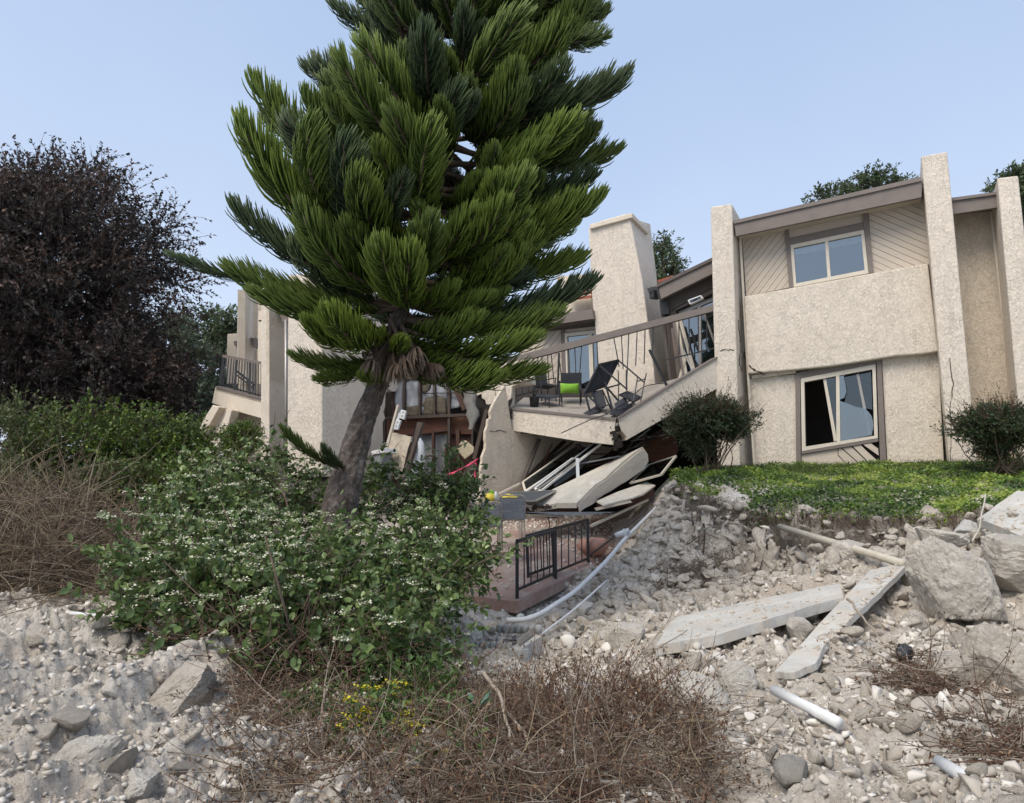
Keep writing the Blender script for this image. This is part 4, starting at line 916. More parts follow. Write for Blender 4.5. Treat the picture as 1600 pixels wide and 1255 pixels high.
# ================================================================ debris under the balcony
TS = thing('fallen_wall_slab', 'large cream stucco wall slab lying tilted beneath the broken balcony, cracked along its edge', 'wall slab', P(900, 790, 15.5))
a1 = [(821, 788), (850, 790)] + [(872, 786), (885, 787), (901, 786)]
e_ = [(912, 775), (930, 757), (945, 748), (957, 736), (970, 724), (985, 712), (1000, 701)]
topq = [P(821, 788, 14.9), P(840, 792, 14.7), P(872, 786, 14.5), (P(901, 786, 14.3))] + [P(x, y, 14.3 + (x - 901) / 100 * 1.5) for x, y in e_] + [P(1004, 698, 16.2), P(960, 718, 16.6), P(905, 745, 16.3), P(865, 764, 15.8)]
slab3('slab_face', topq, Vector((0, .02, -.10)), M['dust_slab'], TS)
eo = [(905, 801), (903, 790)] + [(x + 2, y + 2) for x, y in e_] + [(1004, 700), (1012, 712), (1013, 722), (1006, 733)] + jag((1006, 733), (960, 764), 5, 1.2, 70) + [(960, 764)] + jag((960, 764), (905, 801), 7, 1.3, 71)
slab3('slab_edge', [P(x, y, 14.25 + (x - 901) / 100 * 1.5) for x, y in eo], Vector((.03, .14, .03)), M['stucco'], TS, .004)
V, F_ = [], []; R = random.Random(5)
for k in range(34):
    f = k / 33; x = 835 + 70 * f if k < 17 else 905 + 95 * (f - .5) * 2; y = 791 - 3 * f * 2 if k < 17 else 788 - 84 * (f - .5) * 2
    box_geo(P(x, y + R.uniform(0, 4), 14.6 if k < 17 else 14.4 + (x - 901) / 100 * 1.5), (R.uniform(.03, .16), R.uniform(.03, .1), R.uniform(.01, .04)), 0, V, F_, Matrix.Rotation(R.uniform(0, 3), 3, Vector((R.random(), R.random(), R.random())).normalized()))
o = obj('torn_lath', V, F_, M['darkwood'], TS); tag(o, kind='stuff')
bar('under_board', P(822, 795, 15.0), P(905, 798, 14.7), .25, .05, M['redwood'], TS)
T2 = thing('scored_tile_panel', 'thin pale scored panel sloping under the large fallen slab near the bank', 'panel', P(975, 785, 15.2))
slab3('panel_face', [P(932, 783, 14.6), P(966, 768, 15.0), P(1010, 753, 15.6), P(1024, 758, 15.3), P(1005, 772, 14.9), P(990, 777, 14.7), P(944, 789, 14.4)], Vector((0, 0, -.03)), M['dust_slab'], T2)
slab3('panel_core', [P(936, 788, 14.6), P(990, 776, 14.9), P(1022, 764, 15.2), P(1022, 775, 15.2), P(985, 790, 14.9), P(938, 797, 14.5)], Vector((0, .5, 0)), M['redwood'], T2)
slab3('core_strip', [P(930, 794, 14.4), P(985, 782, 14.6), P(988, 785, 14.6), P(932, 798, 14.4)], Vector((0, .2, 0)), M['siding'], T2)
for i, (a, b) in enumerate((((972, 767), (992, 777)), ((985, 763), (1006, 771)), ((955, 786), (985, 766)), ((950, 780), (1016, 759)))):
    bar('score_line', P(*a, 14.93 + (a[0] - 932) / 100 * .8) + Vector((0, 0, .012)), P(*b, 14.72 + (b[0] - 932) / 100 * .8) + Vector((0, 0, .012)), .008, .006, M['trim_dark'], T2)
def fallen_frame(name, label, q, w, mat, glass, group=None, cat='window frame', cross=False):
    """a frame lying in its own tilted plane: four bars and the pane"""
    t = thing(name, label, cat, q[0].lerp(q[2], .5), group)
    for i in range(4): bar('frame_rail', q[i], q[(i + 1) % 4], w, w * .8, M[mat], t, (q[1] - q[0]).cross(q[3] - q[0]).normalized())
    nn = (q[1] - q[0]).cross(q[3] - q[0]).normalized()
    if glass: slab3('pane', q, nn * .006, M[glass], t)
    if cross: bar('mullion', q[0].lerp(q[1], .5), q[3].lerp(q[2], .5), w, w * .7, M[mat], t, nn)
    return t
fallen_frame('fallen_window', 'tall glazed white frame leaning at the back wall under the balcony', [P(817, 754, 16.9), P(821, 768, 16.5), P(925, 700, 16.9), P(903, 694, 17.8)], .05, 'cream_paint', 'glass_dusty', 'window frames fallen under the balcony')
fallen_frame('fallen_window', 'second grey-white frame lying in front of the tall one beneath the balcony', [P(836, 764, 16.3), P(845, 768, 16.0), P(938, 694, 16.6), P(930, 692, 16.9)], .05, 'white_paint', 'glass_dusty', 'window frames fallen under the balcony')
fallen_frame('screen_door', 'dark grey insect screen lying flat behind the strap chair', [P(786, 771, 15.3), P(818, 783, 14.4), P(836, 783, 14.4), P(868, 767, 15.4)], .04, 'alu', None, cat='screen')
slab3('screen_mesh', [P(786, 770, 15.3), P(818, 782, 14.4), P(836, 782, 14.4), P(868, 766, 15.4)], Vector((0, 0, -.01)), M['screen'], bpy.data.objects['screen_door'])
fallen_frame('fallen_window', 'dark-glazed frame lying between the grassy bank and the fallen slab', [P(985, 755, 15.5), P(1033, 742, 15.2), P(1056, 713, 16.4), P(1013, 727, 16.8)], .05, 'cream_paint', 'glass_dusty', 'window frames fallen under the balcony')
for (a, b, ya, yb, w_, m, lab) in (((820, 770), (895, 716), 15.9, 16.6, .05, 'white_paint', 'upper thin white strip sloping behind the fallen slab'), ((838, 766), (915, 712), 15.8, 16.5, .045, 'alu', 'lower thin grey metal strip sloping behind the fallen slab'),
                                   ((902, 716), (903, 748), 16.2, 16.2, .07, 'white_plastic', 'short upright white post stub behind the fallen slab'), ((780, 772), (812, 756), 16.6, 16.9, .07, 'cream_paint', 'cream baseboard strip at the foot of the shaded wall')):
    o = bar('trim_strip', P(*a, ya), P(*b, yb), w_, w_ * .6, M[m]); tag(o, lab, 'strip')
o = slab3('sheet_metal', [P(868, 740, 16.4), P(893, 720, 16.7), P(925, 704, 17.0), P(918, 720, 16.8), P(900, 738, 16.4), P(866, 760, 16.1)], Vector((.02, .05, -.02)), M['silver']); tag(o, 'bent grey sheet metal piece behind the large fallen slab', 'sheet metal')
# plastered fragments in front of the torn wall
T3 = thing('leaning_stucco_piece', 'sandy stucco wall fragment leaning at the torn wall beside the tree trunk', 'wall fragment', P(612, 735, 16.6))
LP = Plane(P(592, 700, 16.8), P(642, 700, 16.4))
panel('fragment', [(592, 742), (612, 676)] + jag((612, 676), (642, 682), 5, 1, 90) + [(642, 682)] + jag((642, 682), (630, 745), 5, 1.5, 91) + [(630, 745)], LP, 0, .07, M['stucco_dark'], T3)
panel('edge_strip', [(590, 742), (620, 632), (622.5, 633), (594, 742)], LP, .03, .08, M['cream_paint'], T3)
T4 = thing('fuse_box', 'white electrical box strip hanging on the leaning stucco fragment', 'electrical box', P(620, 655, 16.4))
panel('box', [(626, 640), (634, 642), (631, 656), (623, 653)], LP, .12, .06, M['white_plastic'], T4, .01)
panel('box', [(619, 655), (626, 657), (621, 672), (614.5, 670)], LP, .12, .06, M['white_plastic'], T4, .01)
panel('conduit', [(623, 645), (626, 646), (618, 672), (615.5, 671)], LP, .07, .03, M['white_plastic'], T4)
for q in ((630, 644), (628, 650), (621, 660), (619, 666)): panel('knockout', [(q[0] - 1.2, q[1] - 1), (q[0] + 1.2, q[1] - 1), (q[0] + 1.2, q[1] + 1), (q[0] - 1.2, q[1] + 1)], LP, .125, .01, M['alu'], T4)
o = slab3('leaning_stud', [P(652, 659, 16.7), P(660, 661, 16.7), P(645, 708, 16.3), P(636, 742, 16.2), P(629, 738, 16.2), P(637, 702, 16.3)], Vector((.05, .09, 0)), M['darkwood']); tag(o, 'dark weathered stud leaning between the stucco fragment and torn framing', 'stud')
o = obj('white_sack', *(lambda r: r)(([P(640 + 14 * math.cos(a) * math.sin(b) + 5 * math.cos(b) + 8, 722 - 38 * math.cos(b) * 1.0, 16.6) + Vector((0, .1 * math.sin(a), 0)) for b in np.linspace(.05, 3.1, 10) for a in np.linspace(0, 2 * math.pi, 12, endpoint=False)],
      [[j * 12 + i, j * 12 + (i + 1) % 12, (j + 1) * 12 + (i + 1) % 12, (j + 1) * 12 + i] for j in range(9) for i in range(12)])), M['white_plastic'], None, True); tag(o, 'crumpled white plastic sheet hanging in the torn wall opening', 'plastic sheet')
for v in o.data.vertices: v.co += Vector((mnoise.noise(v.co * 4) * .12, mnoise.noise(v.co * 5 + Vector((9, 0, 0))) * .1, mnoise.noise(v.co * 6) * .06))
o = slab3('paper_bag', [TW.hit(*q, .15) for q in ((720, 690), (727, 688), (741, 699), (739, 707), (726, 718), (718, 708), (713, 702))], Vector((.02, .08, 0)), M['paper'], None, .02); tag(o, 'torn cream paper bag caught in the dark framing', 'bag')
for v in o.data.vertices: v.co += Vector((mnoise.noise(v.co * 7) * .04, mnoise.noise(v.co * 6 + Vector((9, 0, 0))) * .06, 0))
t = thing('grey_cabinet', 'blue-grey utility cabinet with white top right of the pine trunk', 'cabinet', P(588, 745, 16.2))
CB = Plane(P(580, 720, 16.3), P(600, 720, 16.1))
panel('body', [(582, 710), (597, 706), (594, 760), (579, 760)], CB, 0, .35, M['drywall'], t, .01)
panel('top', [(580, 705), (599, 700), (600, 707), (581, 711)], CB, .04, .45, M['white_paint'], t, .005)
# hazard tape
tp = smooth_path([TW.hit(632, 752, .5), TW.hit(655, 751, .5), TW.hit(670, 749, .5), TW.hit(690, 740.5, .45), TW.hit(705, 740, .4), TW.hit(725, 731, .4), TW.hit(747, 717, .3)], 5)
V, F_ = [], []
for i, p in enumerate(tp): V += [p + Vector((0, .01 * math.sin(i), .022)), p - Vector((0, .01 * math.sin(i), .022 * (1 + .4 * math.sin(i * .7))))]
for i in range(len(tp) - 1): F_.append([2 * i, 2 * i + 1, 2 * i + 3, 2 * i + 2])
b0 = len(V); q0 = TW.hit(743.5, 721, .3)
for i in range(7): V += [q0 + Vector((-.03 + .012 * math.sin(i), 0, -.07 * i)), q0 + Vector((.01 + .015 * math.sin(i * 1.3), .01, -.07 * i))]
for i in range(6): F_.append([b0 + 2 * i, b0 + 2 * i + 1, b0 + 2 * i + 3, b0 + 2 * i + 2])
o = obj('hazard_tape', V, F_, M['pink'], None, True); o.modifiers.new('s', 'SOLIDIFY').thickness = .004; tag(o, 'pink plastic hazard tape sagging across the torn wall opening', 'tape')
# ================================================================ furniture on the broken balcony
def dkz(px, py): # deck point
    a, b, c_ = dk[0], dk[1], dk[5]; nn = (b - a).cross(c_ - a); r = ray(px, py); o_ = Vector((0, 0, CAMZ)); t_ = (a - o_).dot(nn) / r.dot(nn); return o_ + r * t_
gf = 'dark metal furniture on the broken balcony'
t = thing('side_table', 'low dark mesh table with a plant pot tucked behind it on the balcony', 'table', dkz(861, 640)); c_ = P(862, 640, 17.2)
tt = [P(832, 619, 17.9), P(858, 621.5, 17.3), P(878, 618.5, 17.4), P(852, 615, 18.1)]
slab3('tabletop', tt, Vector((0, 0, -.03)), M['black_mesh'], t)
for p, yb in zip(tt, (640, 644, 639, 634)): pb = Vector((p.x, p.y, dkz(861, yb).z)); bar('leg', p, pb, .022, .022, M['black'], t)
t = thing('flower_pot', 'dark plastic flower pot under the low balcony table', 'pot', P(835, 638, 17.4))
V, F_ = lathe_geo([(0, 0), (.10, 0), (.115, .22), (.13, .25), (.11, .25), (.10, .2), (0, .19)], 18, P(835, 637.5, 17.5)); obj('pot', V, F_, M['black'], t, True)
V, F_ = [], []
for k in range(9):
    a = k * .7; c2 = P(835, 621, 17.5); tube_geo([c2, c2 + Vector((.06 * math.cos(a), .06 * math.sin(a), .12)), c2 + Vector((.13 * math.cos(a), .1 * math.sin(a), .2 + .05 * math.sin(k)))], .006, 4, V, F_)
o = obj('dry_stem', V, F_, M['darkwood'], t); tag(o, kind='stuff')
def mesh_chair(label, A, w, d_, rz, Mx=None, fmat='black', smat='black_mesh', arms=True):
    t = thing('mesh_chair', label, 'chair', A, gf); R_ = Mx or Matrix.Rotation(rz, 3, 'Z'); q = lambda x, y, z: A + R_ @ Vector((x, y, z))
    V, F_ = prism([q(-w / 2, 0, .42), q(w / 2, 0, .42), q(w / 2, d_, .40), q(-w / 2, d_, .40)], R_ @ Vector((0, 0, -.02))); obj('seat', V, F_, M[smat], t)
    V, F_ = prism([q(-w / 2, d_, .42), q(w / 2, d_, .42), q(w / 2, d_ + .14, .92), q(-w / 2, d_ + .14, .92)], R_ @ Vector((0, .02, 0))); obj('backrest', V, F_, M[smat], t)
    for s in (-1, 1):
        tube('leg', [q(s * w / 2, 0, .62), q(s * w / 2, -.02, 0)], .014, M[fmat], t, 5); tube('leg', [q(s * w / 2, d_ + .14, .92), q(s * w / 2, d_, .4), q(s * w / 2, d_ + .04, 0)], .014, M[fmat], t, 5)
        if arms: tube('arm', [q(s * w / 2, 0, .62), q(s * w / 2, d_ + .06, .64)], .014, M[fmat], t, 5)
    return t
mesh_chair('upright dark mesh chair holding a lime green cushion', dkz(891, 634) + Vector((0, .1, 0)), .50, .42, -.15)
mesh_chair('dark chair behind the low balcony table at the far left', dkz(857, 628), .42, .36, .5)
p_ = P(890, 607, 17.05)
V, F_ = [], []
for j in range(9):
    for i in range(11):
        u, v_ = i / 10 * 2 - 1, j / 8 * 2 - 1; e = (1 - u * u) ** .5 * (1 - v_ * v_) ** .5
        V.append(p_ + Vector((u * .215, -.09 * e + .02 * u, v_ * .11 * (1 + .12 * u * u))))
nf = len(V)
for j in range(9):
    for i in range(11): V.append(V[j * 11 + i] * 1.0 + Vector((0, .0 + 2 * .06 * (1 - (i / 10 * 2 - 1) ** 2) ** .5 * (1 - (j / 8 * 2 - 1) ** 2) ** .5 + .004, 0)))
for j in range(8):
    for i in range(10): k = j * 11 + i; F_ += [[k, k + 1, k + 12, k + 11], [nf + k + 11, nf + k + 12, nf + k + 1, nf + k]]
o = obj('cushion', V, F_, M['green_cloth'], None, True); tag(o, 'lime green cushion propped on the upright balcony chair', 'cushion')
# overturned table standing on its edge: slatted top and a pair of trestle legs
t = thing('overturned_table', 'black slatted table tipped on its side on the balcony, legs in the air', 'table', dkz(925, 648))
q4 = [P(914, 614, 16.7), P(936, 570, 16.9), P(966, 563, 17.3), P(946, 603, 17.1)]
nn = (q4[1] - q4[0]).cross(q4[3] - q4[0]).normalized()
for i in range(4): bar('frame_rail', q4[i], q4[(i + 1) % 4], .05, .05, M['black'], t, nn)
for i in range(6):
    f0, f1_ = (i + .08) / 6, (i + .92) / 6
    slab3('slat', [q4[0].lerp(q4[3], f0), q4[0].lerp(q4[3], f1_), q4[1].lerp(q4[2], f1_), q4[1].lerp(q4[2], f0)], nn * .02, M['black_mesh'], t)
for a, b, ya, yb in (((936, 570), (979, 608), 16.9, 16.6), ((966, 563), (1006, 597), 17.3, 17.0), ((914, 614), (950, 648), 16.7, 16.4), ((945, 597), (960, 650), 16.9, 16.2), ((946, 603), (966, 626), 17.1, 16.7), ((979, 578), (979, 610), 16.8, 16.7), ((914, 614), (921, 640), 16.7, 16.5), ((945, 607), (968, 601), 16.9, 17.0)):
    bar('leg', P(*a, ya), P(*b, yb), .035, .035, M['black'], t)
Mt = Matrix.Rotation(1.9, 3, 'X') @ Matrix.Rotation(.5, 3, 'Y')
t = thing('fallen_chair', 'black folding chair lying beneath the overturned balcony table', 'chair', dkz(930, 645), gf)
slab3('backrest', [P(925, 612, 16.9), P(941, 609, 16.9), P(948, 634, 16.6), P(932, 640, 16.6)], Vector((0, .03, .01)), M['black_mesh'], t)
slab3('seat', [P(911, 646, 16.5), P(930, 635, 16.9), P(947, 632, 17.0), P(935, 643, 16.5), P(920, 648, 16.3)], Vector((0, 0, -.04)), M['black_mesh'], t)
for a, b in (((925, 612), (935, 645)), ((941, 609), (955, 640)), ((911, 646), (953, 632))): bar('leg', P(*a, 16.8), P(*b, 16.5), .025, .025, M['black'], t)
t = thing('metal_chair', 'upright black wire-back chair jammed against the sloping balcony edge', 'chair', P(985, 640, 16.4), gf)
q = [P(968, 617, 16.6), P(980, 611.5, 16.9), P(1003, 621, 16.6), P(990, 628, 16.3)]
slab3('seat', q, Vector((0, 0, -.025)), M['black_mesh'], t)
for i in range(4): bar('seat_frame', q[i], q[(i + 1) % 4], .025, .025, M['black'], t)
for a, b, ya, yb in (((966, 580), (967, 640), 16.6, 16.5), ((1010, 583), (1001, 626), 16.7, 16.4), ((996, 590), (988, 640), 16.6, 16.3), ((1001, 626), (1001, 640), 16.5, 16.4), ((996, 596), (1008, 592), 16.6, 16.6), ((968, 632), (1003, 620), 16.5, 16.5), ((976, 615), (1000, 640), 16.5, 16.3)):
    bar('leg', P(*a, ya), P(*b, yb), .022, .022, M['black'], t)
t = thing('fallen_chair', 'tangled black chair frame lying in the corner of the broken deck', 'chair', P(968, 645, 16.2), gf)
slab3('seat', [P(960, 632, 16.4), P(977, 621, 16.6), P(983, 634, 16.4), P(965, 648, 16.0)], Vector((0, .02, .02)), M['black_mesh'], t)
slab3('backrest', [P(952, 648, 16.1), P(966, 634, 16.3), P(990, 632, 16.4), P(972, 650, 15.95)], Vector((0, 0, .02)), M['black'], t)
for a, b in (((955, 652), (990, 628)), ((960, 655), (996, 638)), ((950, 645), (985, 625)), ((962, 640), (1000, 634))): tube('leg', [P(*a, 16.0), P(*b, 16.3)], .014, M['black'], t, 5)
t = thing('small_clod', 'small dark shoe-sized object lying on the deck edge', 'debris', P(876, 643, 17))
V, F_ = lathe_geo([(0, 0), (.05, .0), (.06, .03), (.03, .06), (0, .065)], 10, P(874, 645.5, 16.9)); obj('lump', V, F_, M['silver'], t, True)
V, F_ = lathe_geo([(0, 0), (.03, .0), (.035, .02), (.02, .04), (0, .045)], 10, P(880, 645.5, 16.85)); obj('lump', V, F_, M['black'], t, True)
# ================================================================ slabs and poles in the rubble
M['loose_crumb'] = basic('loose_crumb', (.58, .52, .44), (.42, .37, .31), 12, .95, .004, 40)
def slab_on(name, label, px, th, mat='concrete', jags=(), lift=.06, cat='concrete slab'):
    pts = []
    hits = [G(q[0], q[1]) for q in px]; Am = np.array([[h.x, h.y, 1] for h in hits]); sol = np.linalg.lstsq(Am, np.array([h.z for h in hits]), rcond=None)[0]
    q2 = []
    for i in range(len(px)): q2 += [px[i][:2]] + jag(px[i][:2], px[(i + 1) % len(px)][:2], 4, 1.3, i)
    for x_, y_ in q2:
        r = ray(x_, y_); tt_ = (sol[2] + lift - CAMZ) / (r.z - sol[0] * r.x - sol[1] * r.y); pts.append(Vector((0, 0, CAMZ)) + r * tt_)
    c0 = sum(pts, Vector()) / len(pts); nn = Vector()
    for i in range(len(pts)): nn += (pts[i] - c0).cross(pts[(i + 1) % len(pts)] - c0)
    nn.normalize(); nn = nn if nn.z > 0 else -nn
    o = slab3(name, pts, -nn * th, M[mat], None, .006); tag(o, label, cat, None)
    R = random.Random(len(label)); V, F_ = [], []; c0 = sum(pts, Vector()) / len(pts)
    for k in range(110):
        a_, b_ = R.choice(pts), R.choice(pts); q_ = a_.lerp(b_, R.random()).lerp(c0, R.random() * .5); s_ = .006 + .022 * R.random() ** 3
        q_.z = sol[0] * q_.x + sol[1] * q_.y + sol[2] + lift + s_ * .3
        box_geo(q_, (s_ * 2, s_ * R.uniform(1, 2), s_), 0, V, F_, Matrix.Rotation(R.uniform(0, 3), 3, Vector((R.random() - .5, R.random() - .5, 1)).normalized()))
    cr = obj('crumbs', V, F_, M['loose_crumb'], o); cr['kind'] = 'stuff'; return o
slab_on('concrete_slab', 'long pale concrete slab lying flat below the bank, left of the leaning one', [(1022, 1008, 7.1), (1052, 965, 7.9), (1120, 950, 8.05), (1200, 933, 8.3), (1311, 912, 8.9), (1318, 932, 8.5), (1240, 955, 8.0), (1140, 985, 7.4), (1085, 998, 7.15), (1050, 1003, 7.05)], .10, lift=.12)
slab_on('concrete_slab', 'narrow pale concrete slab leaning downhill across the end of the flat one', [(1210, 1049, 6.25), (1360, 890, 8.2), (1392, 884, 8.4), (1412, 872, 8.7), (1420, 876, 8.6), (1400, 900, 8.1), (1375, 925, 7.7), (1330, 965, 7.1), (1290, 1005, 6.6), (1275, 1035, 6.25), (1240, 1050, 6.15)], .06, lift=.13)
slab_on('concrete_slab', 'broken grey concrete slab propped on boulders at the right edge', [(1526, 811, 8.0), (1590, 766, 9.6), (1625, 770, 9.6), (1660, 830, 7.6), (1600, 838, 7.5), (1560, 822, 7.75)], .11, lift=.30)
slab_on('concrete_slab', 'small dark concrete corner under the broken slab at the right edge', [(1532, 823, 7.8), (1560, 830, 7.6), (1590, 842, 7.4), (1580, 852, 7.4), (1545, 838, 7.6)], .06, 'block', lift=.14)
def pole(name, label, a, b, r, mat, cat='pipe', hollow=True):
    o = tube(name, [a, a.lerp(b, .5), b], r, M[mat], None, 14); tag(o, label, cat)
    return o
pole('plastic_pipe', 'beige pipe sticking out of the bank and resting on the leaning slab', G(1230, 830) + Vector((-.05, .15, .06)), P(1412, 881, 8.3), .046, 'beige_pvc')
pole('plastic_pipe', 'short white pipe lying beside the heap of dead branches', G(1211, 1110) + Vector((0, 0, .13)), G(1312, 1158) + Vector((0, 0, .10)), .034, 'pvc')
pole('plastic_pipe', 'thin white pipe lying on the left mound near a boulder', G(108, 983) + Vector((0, 0, .13)), G(202, 989) + Vector((0, 0, .12)), .016, 'pvc')
pole('plastic_pipe', 'white pipe end half buried at the lower right corner', G(1470, 1225) + Vector((0, 0, .09)), G(1545, 1265) + Vector((0, 0, .07)), .03, 'pvc')
o = bar('wooden_batten', P(1357, 743, 13.6), P(1457, 755, 12.8), .05, .03, M['cream_paint']); tag(o, 'cream wooden batten lying on the ivy in front of the broken window', 'batten')
o = tube('ribbon', smooth_path([P(1540, 772, 9), P(1537, 790, 8.8), P(1533, 806, 8.6), P(1530, 826, 8.4), P(1519, 846, 8.2)]), .009, M['beige_pvc'], None, 5); tag(o, 'thin pale stick standing beside the white boulder', 'stick')
# ================================================================ rocks
def ico(sub):
    t = (1 + 5 ** .5) / 2
    V = [(-1, t, 0), (1, t, 0), (-1, -t, 0), (1, -t, 0), (0, -1, t), (0, 1, t), (0, -1, -t), (0, 1, -t), (t, 0, -1), (t, 0, 1), (-t, 0, -1), (-t, 0, 1)]
    F = [(0, 11, 5), (0, 5, 1), (0, 1, 7), (0, 7, 10), (0, 10, 11), (1, 5, 9), (5, 11, 4), (11, 10, 2), (10, 7, 6), (7, 1, 8), (3, 9, 4), (3, 4, 2), (3, 2, 6), (3, 6, 8), (3, 8, 9), (4, 9, 5), (2, 4, 11), (6, 2, 10), (8, 6, 7), (9, 8, 1)]
    V = [np.array(v, float) / np.linalg.norm(v) for v in V]
    for _ in range(sub):
        c = {}; F2 = []
        def m(a, b):
            k = (min(a, b), max(a, b))
            if k not in c: v = V[a] + V[b]; V.append(v / np.linalg.norm(v)); c[k] = len(V) - 1
            return c[k]
        for a, b, d in F: ab, bd, da = m(a, b), m(b, d), m(d, a); F2 += [(a, ab, da), (b, bd, ab), (d, da, bd), (ab, bd, da)]
        F = F2
    return np.array(V), np.array(F)
ICO = [ico(k) for k in range(6)]
def rock_verts(sub, seed, cuts=9, rough=.06, depth=(.55, .9)):
    r = np.random.default_rng(seed); V = ICO[sub][0].copy()
    for _ in range(cuts):
        n = r.normal(size=3); n /= np.linalg.norm(n); d = r.uniform(*depth); s = V @ n; k = s > d; V[k] -= np.outer(s[k] - d, n) * .96
    if rough and sub >= 4: V = V * (1 + .035 * fbm(V[:, 0] + seed + 40, V[:, 1] + 20, V[:, 2] + 20, 11, 4, .65)[:, None] - .05 * np.clip(.06 - np.abs(fbm(V[:, 0] + seed + 50, V[:, 1] + 20, V[:, 2] + 20, 2.4, 3)), 0, 1)[:, None] * 12)
    if rough:
        o = seed * 3.7; s = 1.0
        V = V * (1 + rough * 2.2 * fbm(V[:, 0] + o + 20, V[:, 1] + 20, V[:, 2] + 20, 1.4, 3)[:, None] + rough * 1.3 * np.abs(fbm(V[:, 0] + o + 30, V[:, 1] + 20, V[:, 2] + 20, 5, 4, .65))[:, None])
    return V
def rockmat(name, c, w=(.58, .55, .49)):
    t = NT(name); a = t.noise(2.2, 7, .65, .5); b = t.noise(14, 7, .7); d = t.noise(60, 5, .75)
    col = t.ramp(a, (.3, tuple(x * .68 for x in c)), (.5, c), (.72, w)); col = t.mix(t.mr(b, .45, .75, 0, .5), col, tuple(x * y for x, y in zip(c, (.6, .56, .5))))
    col = t.mix(t.mr(d, .55, .75, 0, .35), col, w); col = t.mix(t.mr(t.rnd(), 0, 1, 0, .4), col, w)
    ge = t.n.new('ShaderNodeNewGeometry'); 
    t.col(col); t.set(Roughness=.95); b1 = t.bump(a, .10, .8); b2 = t.bump(b, .045, 1, b1); t.bump(d, .014, 1, b2); return t.m
M['rock'] = rockmat('limestone', (.60, .55, .475), (.76, .72, .65)); M['rock_white'] = rockmat('chalky_limestone', (.60, .59, .56), (.72, .71, .69)); M['rock_warm'] = rockmat('buff_siltstone', (.57, .505, .42), (.70, .64, .56))
def boulder(label, px, py, Y, wpx, hpx, depth=None, rot=0, sub=4, seed=1, mat='rock', cuts=10, tilt=0, rough=.06):
    gp = G(px, py + hpx * .33); Y = gp.y + .12 if gp.y < 12 else Y; c = P(px, py, Y); sx = wpx / FPX * Y / 2 * 1.15; sz = hpx / FPX * Y / 2 * 1.15; sy = depth if depth else (sx + sz) / 2
    V = rock_verts(sub, seed, cuts + 3, rough, (.42, .86)) * np.array([sx, sy, sz]) * 1.08
    Mr = np.array(Matrix.Rotation(rot, 3, 'Z') @ Matrix.Rotation(tilt, 3, 'Y')); V = V @ Mr.T + np.array(c)
    me = mesh_np('boulder', V - np.array(c), [ICO[sub][1]], [M[mat]], smooth=False)
    o = link('boulder', me); o.location = c; LOC[o.name] = c
    me.polygons.foreach_set('use_smooth', np.ones(len(me.polygons), dtype=bool))
    try: me.set_sharp_from_angle(angle=math.radians(28))
    except Exception: pass
    tag(o, label, 'boulder'); return o
